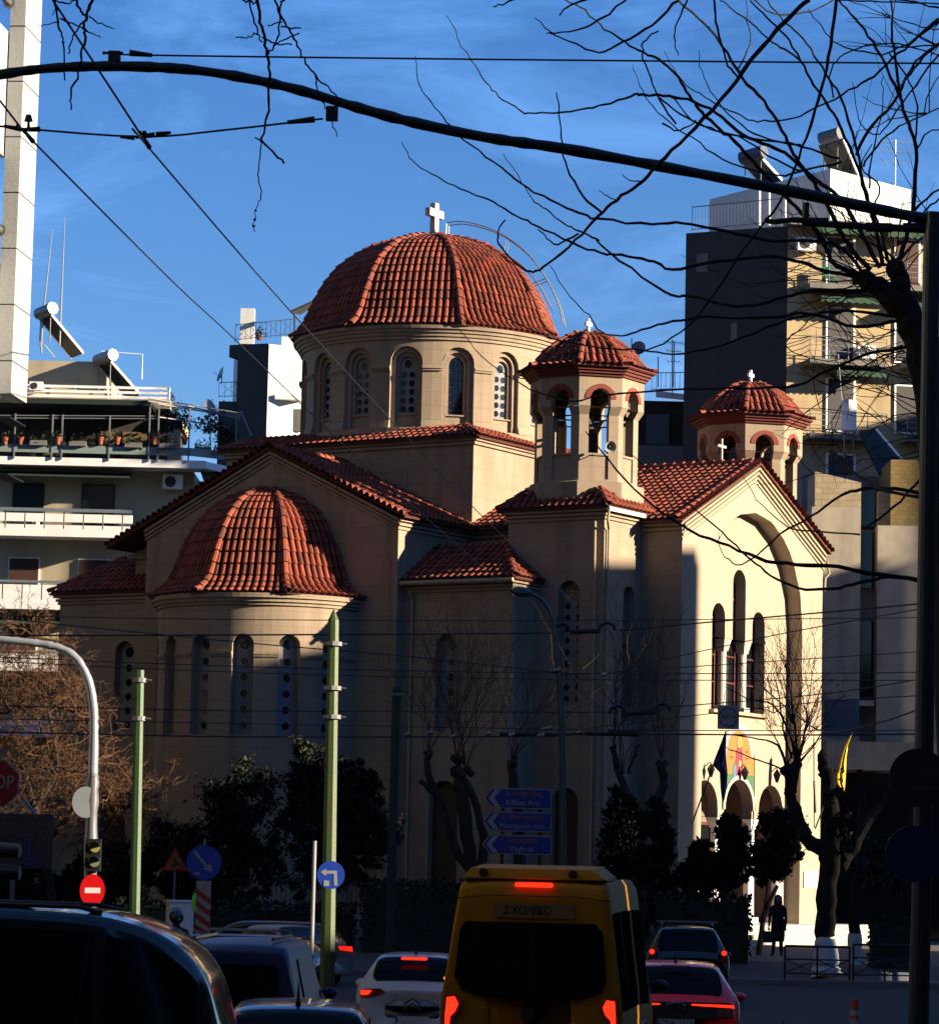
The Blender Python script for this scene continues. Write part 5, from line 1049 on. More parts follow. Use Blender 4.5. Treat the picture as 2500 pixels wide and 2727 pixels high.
# ---- evergreens
def ever(name, Y, blobs, lb, trunk=None, sz=.075, m_=LEAFD, dens=1.0):
    x0, y0, _, _ = blobs[0]; t0 = thing(name, lb, 'tree' if trunk else 'bush', (PX(x0, y0, Y), Y, .4)); k = MB()
    for x, y, rx, ry in blobs: s = Y/FPX; crown(k, P(x, y, Y), (rx*s, min(rx, ry)*s*.9, ry*s), int(60*dens), 125, sz)
    k.build('crown', m_, t0); k = MB()
    for pts, a, b in (trunk or [([(x0, y0+40), (x0, 2470)], 8, 8)]): px_tube(k, pts, Y, (a, b), 8, jit=.01)
    k.build('trunk', BARKD, t0)
ever('conifer', 97, [(1680, 2300, 80, 150), (1660, 2200, 50, 110), (1720, 2380, 90, 110), (1640, 2400, 60, 90), (1750, 2250, 35, 120)], 'dark conifer with two points left of the church portal')
ever('round_tree', 95, [(2070, 2250, 70, 85), (2045, 2300, 60, 55), (2095, 2200, 50, 50)], 'round clipped evergreen on a slender forked stem before the portal', [([(2020, 2545), (2030, 2460), (2050, 2400), (2070, 2360)], 9, 5), ([(2030, 2460), (2040, 2400), (2045, 2350)], 5, 4)])
ever('round_tree', 96, [(1960, 2270, 42, 90), (1930, 2330, 40, 60), (1940, 2210, 30, 40)], 'narrow dark evergreen between the two white portal columns', [([(1945, 2530), (1945, 2400)], 7, 6)])
ever('round_tree', 96, [(1870, 2300, 40, 60), (1850, 2350, 50, 60)], 'low dark evergreen left of the white portal columns', [([(1865, 2530), (1865, 2400)], 7, 6)])
ever('large_bush', 97, [(540, 2250, 130, 170), (660, 2150, 120, 120), (450, 2300, 90, 100), (600, 2330, 150, 100)], 'broad dark evergreen bush behind the left green pole')
ever('large_bush', 98, [(880, 2130, 110, 130), (820, 2070, 60, 110), (960, 2220, 100, 140), (830, 2260, 130, 130), (950, 2100, 70, 80)], 'tall feathery dark evergreen behind the central green pole')
ever('large_bush', 101, [(300, 2330, 110, 110), (180, 2380, 100, 80), (40, 2360, 80, 90)], 'dark bush under the brown tree at the left')
def hedge(x0, x1, y0, Y, lb):
    a = PX(x0, y0, Y); b = PX(x1, y0, Y); zt_ = PZ((x0+x1)/2, y0, Y); k = MB()
    for _ in range(int((b-a)*zt_*260)):
        p = V((random.uniform(a, b), Y+random.uniform(-.45, .45), .4+random.random()**.6*(zt_-.4)+random.gauss(0, .04))); q = V((random.uniform(-1, 1), random.uniform(-1, 1), random.uniform(-1, 1))).normalized(); r = q.cross(V((0, 1, .3))).normalized(); s_ = .07*random.uniform(.6, 1.4); k.quad(p-q*s_, p-r*s_*.5, p+q*s_, p+r*s_*.5)
    k.bx(a+.1, b-.1, Y-.3, Y+.3, .3, zt_-.25); tag(k.build('hedge', LEAFD), lb, 'hedge')
hedge(1740, 2000, 2378, 92.5, 'clipped dark hedge left of the portal steps')
hedge(960, 1730, 2350, 93.5, 'long dark hedge behind the yellow minibus')
hedge(300, 950, 2400, 94.5, 'long dark hedge behind the round blue signs')
hedge(2310, 2440, 2440, 92, 'dark hedge at the right edge behind the guard rail')
# churchyard fence wall with railings
k = MB(); k.bx(PX(560, 2400, 95.6), PX(1180, 2400, 95.6), 95.5, 95.75, .4, 1.5); fo = k.build('fence_wall', OLD); tag(fo, 'low rendered churchyard wall with iron railing behind the hedge', 'fence')
k = MB(); a = PX(560, 2400, 95.6); b = PX(1180, 2400, 95.6)
for i in range(int((b-a)/.14)): k.tube([(a+i*.14, 95.62, 1.5), (a+i*.14, 95.62, 2.5)], .012, 4)
k.tube([(a, 95.62, 2.45), (b, 95.62, 2.45)], .02, 5); k.build('railing', BLACK, fo)
# ================================================================ POLES, ARM, WIRES
WIRE = mat('wire', (.010, .010, .012), .5)
YA = 26.0
t0 = thing('trolley_pole', 'dark mast at the right edge with a long curved bracket arm across the sky', 'pole', (PX(2480, 2700, YA), YA, 0))
k = MB(); a = P(2482, 566, YA); k.tube([(a.x-.11, YA, 0), (a.x-.05, YA, 2.7), (a.x, YA, a.z)], [.095, .080, .070], 14); k.build('mast', mat('dark_green_mast', (.016, .022, .022), .5), t0)
k = MB(); px_tube(k, [(2520, 592), (2400, 570), (2160, 520), (1800, 450), (1500, 395), (1300, 366), (1100, 325), (950, 285), (800, 240), (650, 206), (500, 184), (350, 176), (200, 177), (80, 186), (-60, 208)], YA, (15.5, 13), 12, seg=6); k.build('bracket_arm', WIRE, t0)
k = MB(); px_tube(k, [(2500, 610), (2330, 604), (2200, 596), (2120, 585), (2060, 590), (2035, 584)], YA, (9, 7), 8); k.tube([P(2145, 540, YA), P(2145, 592, YA)], .03, 8)
for x, y in ((2170, 590), (2340, 604), (2440, 605)): k.tube([P(x-35, y, YA), P(x+35, y+2, YA)], .04, 8)
k.build('support_tube', WIRE, t0)
k = MB(); k.box(P(305, 150, YA), (.10, .06, .09)); k.tube([P(282, 140, YA), P(328, 140, YA)], .012, 8); k.ball(P(277, 140, YA), .016); k.build('clamp', WIRE, t0); k = MB(); k.box(P(884, 302, YA), (.10, .06, .12)); k.build('clamp', WIRE, t0)
def wirething(lb, pts, r=.012, parts=(), name='overhead_wire', Ys=None, seg=4, cat='wire'):
    q = [P(x, y, Y) for x, y, Y in pts]; o = MB(); o.tube(cr(q, seg) if len(q) > 2 else q, r, 5); w_ = o.build(name, WIRE); tag(w_, lb, cat, 'overhead wires of the trolley lines')
    if parts:
        for a, b, rr in parts: k = MB(); k.tube([P(*a), P(*b)], [rr*.6, rr], 8); k.build('insulator', WIRE, w_)
    return w_
wirething('straight span wire running right from the arm near the top', [(328, 141, YA), (410, 146, YA), (1300, 157, YA), (2520, 168, YA)], .0085, [((405, 146, YA), (345, 140, YA), .028)])
wirething('short span wire sloping under the curved arm at upper left', [(-40, 330, YA), (70, 342, YA), (380, 363, YA), (600, 345, YA), (860, 315, YA)], .0095, [((10, 335, YA), (50, 342, YA), .022), ((320, 363, YA), (358, 366, YA), .022), ((455, 352, YA), (415, 357, YA), .022), ((765, 325, YA), (838, 317, YA), .028), ((50, 345, YA), (107, 343, YA), .024), ((360, 365, YA), (412, 358, YA), .024)])
wirething('steep contact wire from the top left corner down to behind the dome', [(138, -5, 25.4), (375, 358, 26), (392, 388, 26.5), (770, 825, 40), (1110, 1193, 54), (1275, 1366, 62), (1480, 1562, 74), (1600, 1663, 80), (1720, 1755, 84)], .0095, [((372, 350, 26), (398, 392, 26.2), .022), ((384, 348, 26), (384, 356, 26), .03)])
wirething('lower contact wire crossing from the left edge towards the gable', [(-10, 255, 25.4), (60, 345, 26), (90, 378, 26.4), (460, 750, 38), (633, 911, 46), (900, 1171, 58), (1000, 1263, 62), (1250, 1480, 76), (1480, 1690, 84)], .0095, [((62, 345, 26), (88, 376, 26.2), .022), ((76, 305, 26), (76, 322, 26), .038), ((76, 320, 26), (76, 340, 26), .015)])
WS = [('topmost thin wire crossing in front of the apse cornice', [(-10, 1640, 80), (640, 1650, 78), (1280, 1653, 78), (1900, 1650, 80), (2460, 1645, 80)], .012),
 ('heavier wire just below the apse cornice joining the pair of bow insulators', [(-10, 1693, 74), (900, 1690, 75), (1475, 1686, 75)], .02),
 ('wire rising right from the bow insulators across the facade', [(1650, 1679, 75), (1900, 1656, 72), (2194, 1631, 68), (2460, 1607, 64)], .018),
 ('wire descending from the left tree to the central street lamp', [(-10, 1645, 70), (330, 1680, 72), (700, 1716, 74), (1100, 1750, 75), (1480, 1792, 75)], .014),
 ('level wire at the height of the apse window tops', [(-10, 1750, 78), (700, 1777, 78), (1490, 1793, 78), (2194, 1793, 78), (2460, 1790, 78)], .013),
 ('second level wire just below the apse window tops', [(-10, 1762, 76), (700, 1793, 76), (1500, 1810, 76), (2460, 1812, 78)], .012),
 ('wire across the middle of the apse windows', [(-10, 1879, 77), (640, 1893, 77), (1640, 1897, 77)], .014),
 ('wire rising right from the street lamp joint past the facade windows', [(1655, 1781, 76), (1900, 1727, 72), (2111, 1682, 68), (2460, 1620, 62)], .012),
 ('faint wire slightly rising across the facade windows', [(1480, 1800, 76), (1900, 1772, 73), (2194, 1752, 70), (2460, 1735, 68)], .011),
 ('upper of the close wires at the foot of the apse windows', [(-10, 1915, 77), (900, 1932, 77), (1700, 1945, 77), (2460, 1945, 78)], .012),
 ('lowest heavy wire strung with fittings', [(-10, 1950, 75), (600, 1962, 75), (1300, 1962, 75), (1500, 1955, 75), (1690, 1955, 75), (2120, 1958, 76), (2460, 1955, 76)], .02),
 ('wire rising from the lowest bow insulator to the right edge', [(1640, 1897, 76), (1800, 1882, 74), (2194, 1848, 70), (2500, 1800, 66)], .013),
 ('slanting wire sagging right below the facade windows', [(1560, 1940, 75), (1900, 1900, 73), (2200, 1868, 70), (2500, 1850, 68)], .011),
 ('dipping wire from the facade tree to the dark mast', [(2030, 1830, 70), (2120, 1905, 66), (2200, 1950, 62), (2340, 1925, 54), (2470, 1880, 48)], .016)]
for lb, pts, r in WS: wirething(lb, pts, r)
def bow(x0, y0, x1, y1, Y, lb):
    t0 = thing('bow_insulator', lb, 'insulator', P(x0, y0, Y), 'bow shaped insulators in the wires'); k = MB()
    for x, y in ((x0, y0), (x1, y1)): k.tube(cr([P(x-22, y+8, Y), P(x-18, y-6, Y), P(x, y-13, Y), P(x+16, y-6, Y), P(x+20, y+8, Y)], 4), .045, 7)
    k.build('bows', WIRE, t0); k = MB(); k.tube([P(x0+20, y0+8, Y), P(x1-20, y1+8, Y)], .06, 8); k.build('rod', WIRE, t0)
bow(1497, 1675, 1617, 1672, 75, 'upper pair of black bows joined by a thick rod'); bow(1645, 1893, 1765, 1888, 75, 'lower pair of black bows joined by a pale rod')
FIT = mat('bright_fitting', (.6, .6, .62), .25, .1, 3, metal=.9)
for x, y, l, lb in ((1455, 1940, 24, 'largest bright fitting left of the lamp post'), (1440, 1958, 16, 'bright sleeve hanging below the wire by the lamp post'), (1362, 1956, 14, 'bright clamp over the single gnarled tree'), (1300, 1954, 12, 'bright clamp between the two pollarded trees'), (1205, 1962, 12, 'bright clamp over the twin stemmed tree'), (1145, 1952, 14, 'bright clamp at the left of the twin stemmed tree'), (1085, 1956, 12, 'bright clamp right of the thin green pole'), (775, 1964, 14, 'warm bright clamp in front of the apse window'), (1480, 1785, 22, 'bright clip on the lamp post at the upper wires'), (1607, 1796, 14, 'bright clip right of the lamp post at the upper wires'), (1540, 1950, 10, 'small bright clamp just right of the lamp post')):
    k = MB(); k.tube([P(x-l*.6, y+l*.12, 74.8), P(x+l*.6, y-l*.12, 74.8)], [.035, .06], 8); k.tube([P(x, y-6, 74.8), P(x, y+6, 74.8)], .025, 6); tag(k.build('wire_clamp', FIT), lb, 'clamp', 'bright clamps on the lowest wires')
k = MB(); k.tube([P(1620, 1952, 75), P(1690, 1952, 75)], [.06, .1], 8); k.tube([P(1560, 1954, 75), P(1700, 1956, 75)], .05, 8); k.tube([P(1330, 1955, 75), P(1480, 1958, 75)], .045, 8)
for x in (1630, 1645, 1660, 1675): k.tube([P(x, 1955, 75), P(x-8, 1900, 75)], .012, 4)
k.tube([P(1480, 1958, 75), P(1562, 1954, 75)], .03, 6)
tag(k.build('wire_crossing', WIRE), 'dark bundle of switch gear on the lowest wire right of the lamp post', 'switch gear')
# ---- lamp with traffic light and signs at the left
YLp = 42.0; LAMPW = mat('lamp_white', (.26, .28, .32), .35, .05, 3, full=True, metal=.2)
bp = P(238, 2600, YLp); t0 = thing('street_lamp', 'pale curved street lamp post at the left carrying sign and traffic light', 'street lamp', (bp.x, YLp, 0))
k = MB(); px_tube(k, [(238, 2900), (240, 2400), (243, 2200), (247, 2085), (248, 2065)], YLp, (18, 16), 14); k.build('base_pole', mat('grey_lilac_pole', (.12, .12, .15), .4, .1, 3, full=True), t0, smooth=True)
k = MB(); px_tube(k, [(247, 2070), (250, 1950), (248, 1880), (236, 1815), (208, 1760), (165, 1728), (100, 1714), (0, 1703), (-80, 1694)], YLp, (12.5, 9.5), 14, seg=6); k.build('lamp_arm', LAMPW, t0, smooth=True)
def rsign(c, r, N, name, lb, faces, pole=None, ring_=None, t=.012, n=32):
    """faces: list of (function of (mb, O, U, W, N), material, name)"""
    t0 = thing(name, lb, 'road sign', c); N = V(N).normalized(); U = N.cross(UZ)*-1; U.normalize(); c = V(c)
    k = MB(); k.prism([(r*cos(2*pi*j/n+pi/n), r*sin(2*pi*j/n+pi/n)) for j in range(n)], c-N*t, U, UZ, N, t); k.build('plate', faces[0], t0)
    for i, (poly, m_, nm) in enumerate(faces[1:]):
        k = MB()
        for pl in poly: k.prism(pl, c+N*(.002+.002*i), U, UZ, N, .002)
        k.build(nm, m_, t0)
    if pole: k = MB(); k.tube(pole, .03, 10); k.build('post', STEEL, t0)
    return t0, U
BLUE = mat('sign_blue', (.012, .045, .36), .4, .05, 3, full=True); SRED = mat('sign_red', (.26, .004, .006), .4, .05, 3, full=True); SWH = mat('sign_white', (.26, .265, .27), .4, .05, 3, full=True); SGREY = mat('sign_back', (.085, .095, .11), .8, .1, 3, spec=.1, full=True)
rsign(P(228, 2137, YLp-.12), .205, (.62, -.78, 0), 'round_sign', 'grey blank round sign behind the left lamp post', [SGREY])[0]
k_ = P(246, 2372, YLp-.15); rsign(k_, .21, (.72, -.70, 0), 'no_entry_sign', 'red no entry sign on the left lamp post', [mat('no_entry_red', (.20, .001, .002), .9, .05, 3, spec=.05, full=True), ([[(-.13, -.035), (.13, -.035), (.13, .035), (-.13, .035)]], mat('no_entry_white', (.15, .155, .16), .6, full=True), 'bar')])
c = P(248, 2278, YLp-.12); tl = thing('traffic_light', 'small dark traffic light with two lenses in reflected colours on the left lamp post', 'traffic light', c); k = MB(); k.box(c, (.2, .14, .42)); k.build('housing', BLACK, tl)
for dz, m_ in ((.1, mat('lens_reflection_yellow', (.30, .30, .10), .3, full=True)), (-.09, mat('pale_lens', (.20, .24, .18), .3, full=True))):  # yellowish green reflection is put into the lens colours
    k = MB(); q = c+UZ*dz+V((.03, -.075, 0)); k.disc(q, .065, (0, -1, 0), .015, 16); ln = k.build('lens', m_, tl); k = MB(); ring(k, lambda u, z, d: V((u, q.y-d, z)), q.x, q.z, .07, .08, -.0, .12, .2, pi-.2); k.build('visor', BLACK, ln)
# stop sign, direction board and traffic light backs at far left
c = P(-12, 2085, 40); n8 = [(.31*cos(pi/8+j*pi/4), .31*sin(pi/8+j*pi/4)) for j in range(8)]
t0 = thing('stop_sign', 'red octagonal stop sign at the left edge', 'road sign', c); k = MB(); k.prism([(x*1.03, y*1.03) for x, y in n8], c+V((0, .02, 0)), V((1, 0, 0)), UZ, V((0, 1, 0)), .01); k.build('border', SWH, t0)
k = MB(); k.prism([(x*.95, y*.95) for x, y in n8], c+V((0, .004, 0)), V((1, 0, 0)), UZ, V((0, 1, 0)), .012); k.build('plate', SRED, t0)
text('STOP', 'lettering', SWH, t0, c+V((0, -.002, 0)), .25, sx=.78); k = MB(); k.tube([c+V((0, .06, .3)), (c.x, c.y+.06, 0)], .03, 8); k.build('post', STEEL, t0)
c = P(58, 2240, 38); t0 = thing('grey_board', 'grey weathered board with rough plaster strip and blue scrawl at left', 'board', c); k = MB(); k.box(c, (.74, .05, .64)); k.build('panel', mat('dark_grey_board', (.07, .07, .075), .8, .2, 3, stain=.3), t0)
k = MB()
for i in range(42): x = -.28+.014*i*1.1; k.box(c+V((x, -.028, .13+random.uniform(-.02, .02))), (.006, .006, random.uniform(.12, .2)))
k.build('glue_streaks', mat('glue', (.25, .24, .22), .9, .3, 9), t0)
k = MB(); q = c+V((.07, -.03, -.12)); k.tube(cr([q+V((0, 0, -.15)), q+V((-.03, 0, .1)), q+V((.03, 0, .12)), q+V((.02, 0, -.1)), q+V((.09, 0, -.06)), q+V((.05, 0, -.16)), q+V((-.1, 0, -.12))], 4), .008, 4); k.build('scrawl', mat('blue_spray', (.05, .05, .4), .7, full=True), t0)
k = MB(); k.tube([c+V((-.1, .05, .3)), (c.x-.1, c.y+.05, 0)], .03, 8); k.tube([P(50, 2112, 38), P(92, 2168, 38)], [.01, .03], 6); k.build('post', STEEL, t0)
for y, lb in ((2262, 'upper black hooded lamp at the left edge before the board'), (2320, 'lower black hooded lamp at the left edge before the board')):
    c = P(20, y, 36); t0 = thing('traffic_lamp', lb, 'traffic light', c); k = MB(); k.tube([c+V((-.3, 0, .0)), c+V((.14, -.02, -.02))], [.10, .08], 16); k.build('hood', BLACK, t0); k = MB(); k.disc(c+V((.13, 0, -.02)), .06, (1, -.3, 0), .01, 12); k.build('lens', MATS['pale_lens'], t0)
# ---- green poles
def octpole(x0, y0, x1, y1, Y, r0_, r1_, lb, cap=True, bands=(), mt2=GREENP, name='green_pole'):
    a = P(x0, y0, Y); b = P(x1, y1, Y); f = (0-a.z)/(b.z-a.z); foot = a+(b-a)*f; t0 = thing(name, lb, 'pole', foot); k = MB(); k.tube([foot, foot+(a-foot)*.3, a], [r0_*1.1, r0_, r1_], 8); k.build('shaft', mt2, t0)
    if cap: k = MB(); k.tube([a, a+UZ*r1_*2], [r1_*1.0, .005], 8); k.build('cap', mt2, t0)
    for y in bands: f = (y-y0)/(y1-y0); p = a+(b-a)*f; k = MB(); k.tube([p-UZ*.03, p+UZ*.03], r0_*1.25, 10); k.tube([p+V((r0_, -.03, 0)), p+V((r0_+.09, -.04, .0))], .014, 6); k.build('band', STEEL, t0)
GY = mat('green_pole_faded', (.07, .125, .025), .5, .3, 1.5, .1, 20, stain=.4)
octpole(372, 1785, 359, 2410, 45, .080, .068, 'plain green octagonal pole with flat top at left', False, (1812, 1915), GREENP)
octpole(888, 1652, 872, 2560, 47, .112, .085, 'tall green octagonal pole with pointed cap left of centre', True, (1716, 1835, 1912), GY)
octpole(1056, 1832, 1042, 2330, 72, .11, .10, 'thin dark green pole before the church annex', False, (1850,), mat('deep_green_paint', (.015, .06, .045), .35, .2, 3))
k = MB(); a = P(838, 2240, 46.5); k.tube([(a.x, 46.5, 0), a], .03, 12); tag(k.build('white_post', mat('pale_grey_post', (.24, .25, .265), .4, .1, 3, full=True)), 'slim pale metal post beside the tall green pole', 'post')
t0 = thing('street_lamp', 'slender curved street lamp rising behind the blue road signs', 'street lamp', (PX(1497, 2400, 75), 75, 0)); LPM = mat('lamp_grey_green', (.16, .20, .19), .35, .1, 3, metal=.4)
k = MB(); px_tube(k, [(1494, 2560), (1497, 2300), (1497, 1990), (1492, 1880), (1485, 1780), (1478, 1690), (1468, 1640), (1448, 1602), (1415, 1582)], 75, (11, 4.5), 10); k.build('post', LPM, t0, smooth=True)
k = MB(); a, b = P(1412, 1580, 75), P(1360, 1572, 75); k.tube([a, a+(b-a)*.3, a+(b-a)*.7, b], [.07, .12, .12, .04], 10); k.build('lamp_head', LPM, t0)
# ---- signs
c = P(543, 2298, 57); rsign(c, .31, (.05, -1, 0), 'keep_right_sign', 'round blue sign with white arrow pointing down right above the striped board', [BLUE, ([[(-.20, .17), (-.16, .21), (.07, -.05), (.12, 0), (.155, -.17), (-.01, -.11), (.035, -.075)]], SWH, 'arrow'), ([[(-.16, -.22), (-.07, -.22), (-.07, -.17), (-.16, -.17)]], SWH, 'sticker')], [c+V((0, .05, .42)), V((c.x, c.y+.05, 0))])
a, b = P(523, 2346, 56.9), P(558, 2487, 56.9); t0 = thing('striped_board', 'red and white diagonally striped marker board under the arrow sign', 'marker board', ((a.x+b.x)/2, 56.9, b.z)); k = MB(); k.bx(a.x, b.x, 56.88, 56.92, b.z, a.z); k.build('board', SWH, t0)
k = MB(); wd = b.x-a.x; h = a.z-b.z
for i in range(5):
    z = h-.10-i*.21-.03
    pl = [(0, z), (0, z-.10), (wd, z-.10-.19), (wd, z-.19)]; pl = [(x, max(.0, min(h, y))) for x, y in pl]; k.prism(pl, V((a.x, 56.872, b.z)), V((1, 0, 0)), UZ, V((0, 1, 0)), .006)
k.build('stripes', SRED, t0)
c = P(881, 2331, 46.2); rsign(c, .2, (.05, -1, 0), 'turn_left_sign', 'round blue sign with bent white arrow to the left on the tall green pole', [BLUE, ([[(.10, -.15), (.05, -.15), (.04, .02), (-.07, .015), (-.07, -.02), (-.15, .04), (-.07, .09), (-.07, .06), (.085, .065)]], SWH, 'arrow'), ([[(-.1, -.16), (-.02, -.16), (-.02, -.08), (-.1, -.08)]], SWH, 'sticker')])
c = P(466, 2290, 62); t0 = thing('warning_sign', 'small red triangular roadworks sign left of the arrow sign', 'road sign', c); k = MB(); k.prism([(-.26, -.22), (.26, -.22), (0, .25)], c, V((1, 0, 0)), UZ, V((0, 1, 0)), .012); k.build('border', SRED, t0)
k = MB(); k.prism([(-.18, -.17), (.18, -.17), (0, .16)], c-V((0, .003, 0)), V((1, 0, 0)), UZ, V((0, 1, 0)), .004); k.build('plate', mat('sign_orange', (.5, .16, .02), .5), t0)
k = MB(); k.prism([(-.08, -.14), (-.02, -.04), (-.04, .03), (.01, .04), (.03, -.03), (.10, -.08), (.12, -.14), (.05, -.11), (0, -.14)], c-V((0, .007, 0)), V((1, 0, 0)), UZ, V((0, 1, 0)), .003); k.build('symbol', BLACK, t0); k = MB(); k.tube([c+V((0, .03, .2)), V((c.x, c.y+.03, 0))], .025, 8); k.build('post', STEEL, t0)
a, b = P(443, 2403, 60), P(508, 2492, 60); t0 = thing('utility_cabinet', 'white utility cabinet with scrawled graffiti beside the striped board', 'cabinet', ((a.x+b.x)/2, 60.2, .14)); k = MB(); k.box(((a.x+b.x)/2, 60.2, a.z/2), (b.x-a.x-.02, .45, a.z), V((.97, .24, 0)), V((-.24, .97, 0))); k.build('body', WHITE, t0)
k = MB(); k.box(((a.x+b.x)/2, 60.2, a.z+.02), (b.x-a.x+.03, .5, .04), V((.97, .24, 0)), V((-.24, .97, 0))); k.build('lid', WHITE, t0)
k = MB(); q = V(((a.x+b.x)/2-.05, 59.94, a.z-.2)); k.tube([q+V((.1*cos(i*.6), .02*cos(i*.6), .1*sin(i*.6))) for i in range(9)], .008, 4); k.tube([q+V((-.1, 0, .1)), q+V((.12, .02, -.16))], .008, 4); k.build('graffiti', BLACK, t0)
# direction signs
BS = mat('direction_blue', (.006, .018, .20), .4, .05, 3, full=True); OR = mat('orange_lettering', (.35, .10, .015), .5, full=True)
for i, (x0, x1, y0, y1, s1_, s2_, lb) in enumerate(((1290, 1468, 2098, 2156, 'Λ. Κηφισίας', 'Kifisias Ave.', 'topmost blue direction sign reading Kifisias Ave.'), (1287, 1468, 2161, 2217, 'Λ. Μεσογείων', 'Mesogeion Ave.', 'middle blue direction sign reading Mesogeion Ave.'), (1284, 1468, 2223, 2278, 'Παγκράτι', 'Pagkrati', 'lowest blue direction sign reading Pagkrati'))):
    a, b = P(x0, y0, 60), P(x1, y1, 60); w_ = b.x-a.x; h = a.z-b.z; O = V((a.x, 60, b.z)); t0 = thing('direction_sign', lb, 'road sign', O, 'blue arrow shaped direction signs')
    pl = [(.14, 0), (w_-.02, .0), (w_, .02), (w_, h-.02), (w_-.02, h), (.14, h), (0, h/2)]
    k = MB(); k.prism(pl, O, V((1, 0, 0)), UZ, V((0, 1, 0)), .02); k.build('border', SWH, t0)
    pl2 = [(.15, .015), (w_-.02, .015), (w_-.015, h-.02), (.15, h-.015), (.02, h/2)]
    k = MB(); k.prism(pl2, O-V((0, .004, 0)), V((1, 0, 0)), UZ, V((0, 1, 0)), .006); k.build('plate', BS, t0)
    k = MB(); k.prism([(.20, .03), (.30, .03), (.18, h/2), (.30, h-.03), (.20, h-.03), (.08, h/2)], O-V((0, .008, 0)), V((1, 0, 0)), UZ, V((0, 1, 0)), .003); k.build('chevron', SWH, t0)
    text(s2_, 'lettering', SWH, t0, O+V((w_*.58, -.008, h*.28)), .135); text(s1_, 'orange_lettering', OR, t0, O+V((w_*.58, -.008, h*.72)), .125)
t0 = thing('sign_gantry', 'pair of dark posts carrying the three blue direction signs', 'sign posts', (PX(1380, 2300, 60.1), 60.1, 0)); k = MB()
for x in (1340, 1440): q = P(x, 2100, 60.1); k.tube([(q.x, 60.1, 0), q], .035, 8)
k.build('posts', BLACK, t0)
# square sign with Greek letters
a, b = P(1911, 1878, 72), P(1967, 1943, 72); c = (a+b)/2; t0 = thing('square_sign', 'grey square sign with ring and Greek letters hanging before the facade', 'sign', c); k = MB(); k.box(c, (b.x-a.x, .05, a.z-b.z)); k.build('plate', mat('grey_sign', (.55, .55, .52), .6, .1, 3), t0)
k = MB(); ring(k, lambda u, z, d: V((u, c.y-.03-d, z)), c.x, c.z, .195, .215, -.004, .004, 0, 2*pi, 32); k.build('ring', BLACK, t0); text('ΑΡΓΑ', 'lettering', BLACK, t0, c-V((0, .03, 0)), .13)
k = MB(); k.tube([P(1925, 1878, 72), P(1930, 1845, 72)], .01, 4); k.tube([P(1955, 1878, 72), P(1950, 1845, 72)], .01, 4); k.build('hanger', BLACK, t0)
# round signs on the right mast, shade painted into their colours
c = P(2445, 2072, 25.6); DK = mat('shaded_sign_plate', (.02, .02, .025), .5); t0_, U_ = rsign(c, .235, (.0, -1, 0), 'bus_stop_sign', 'large round sign with grey bands, darkened as in shade, on the right mast', [DK, ([[(-.06, -.06), (.2, -.06), (.2, -.09), (-.06, -.09)], [(-.1, .08), (.16, .08), (.16, .06), (-.1, .06)]], mat('shaded_sign_bands', (.05, .05, .055), .6), 'bands')])
c = P(2432, 2275, 25.6); rsign(c, .225, (.0, -1, 0), 'turn_sign', 'large blue round sign with white arrow, darkened as in shade, on the right mast', [mat('shaded_sign_blue', (.004, .008, .07), .4, full=True), ([[(.05, -.14), (.0, -.14), (.0, .03), (-.08, .03), (-.08, -.01), (-.17, .055), (-.08, .12), (-.08, .08), (.05, .08)]], mat('shaded_sign_arrow', (.008, .010, .05), .5, full=True), 'arrow')])
# bollard, railings
q = P(2275, 2662, 51); t0 = thing('bollard', 'red and white striped flexible bollard on the road at right', 'bollard', (q.x, 51, 0)); k = MB(); k.cyl((q.x, 51, 0), .065, 0, q.z, 16, .06); k.build('post', mat('bollard_orange', (.5, .035, .01), .5, full=True), t0)
for z in (.20, .38, .55, .70):
    if z < q.z-.05: k = MB(); k.cyl((q.x, 51, 0), .0685, z-.045, z+.045, 16, .067); k.build('reflective_band', SWH, t0)
k = MB(); k.cyl((q.x, 51, 0), .12, 0, .05, 16); k.build('foot', RUBBER, t0)
q = P(2070, 2680, 50); k = MB(); k.tube([(q.x-.05, 50, 0), (q.x-.02, 50, .35), (q.x+.1, 50.02, .62)], .02, 6); tag(k.build('bent_rod', BLACK), 'bent dark rod standing on the road left of the striped bollard', 'rod')
def guard(x0, x1, y0, Y, lb):
    a, b = PX(x0, y0, Y), PX(x1, y0, Y); zt_ = PZ(x0, y0, Y); t0 = thing('guard_rail', lb, 'railing', ((a+b)/2, Y, .14)); k = MB(); k.tube([(a, Y, zt_), (b, Y, zt_)], .035, 8); k.tube([(a, Y, zt_-.35), (b, Y, zt_-.35)], .02, 6); k.tube([(a, Y, .3), (b, Y, .3)], .02, 6)
    n = max(1, round((b-a)/.72))
    for i in range(n+1): x = a+(b-a)*i/n; k.tube([(x, Y, .14), (x, Y, zt_)], .03, 6)
    for i in range(n): x = a+(b-a)*i/n; x2 = a+(b-a)*(i+1)/n; k.tube([(x, Y, .3), (x2, Y, zt_-.35)], .015, 5); k.tube([(x, Y, zt_-.35), (x2, Y, .3)], .015, 5)
    k.build('rails', BLACK, t0)
guard(2090, 2262, 2520, 87, 'dark pedestrian guard rail in front of the whitewashed tree'); guard(2272, 2440, 2516, 87.2, 'dark guard rail right of the whitewashed tree')
for i, x in enumerate((2360, 2405, 2440)):
    q = P(x, 2570, 88); t0 = tag(MB().box((q.x, 88, .25), (.28, .3, .22)).build('white_block', WHITE), ['white stone block left of the pair under the hedge', 'middle white stone block under the hedge', 'right white stone block under the hedge'][i], 'stone block', 'white kerb stones at the right edge')
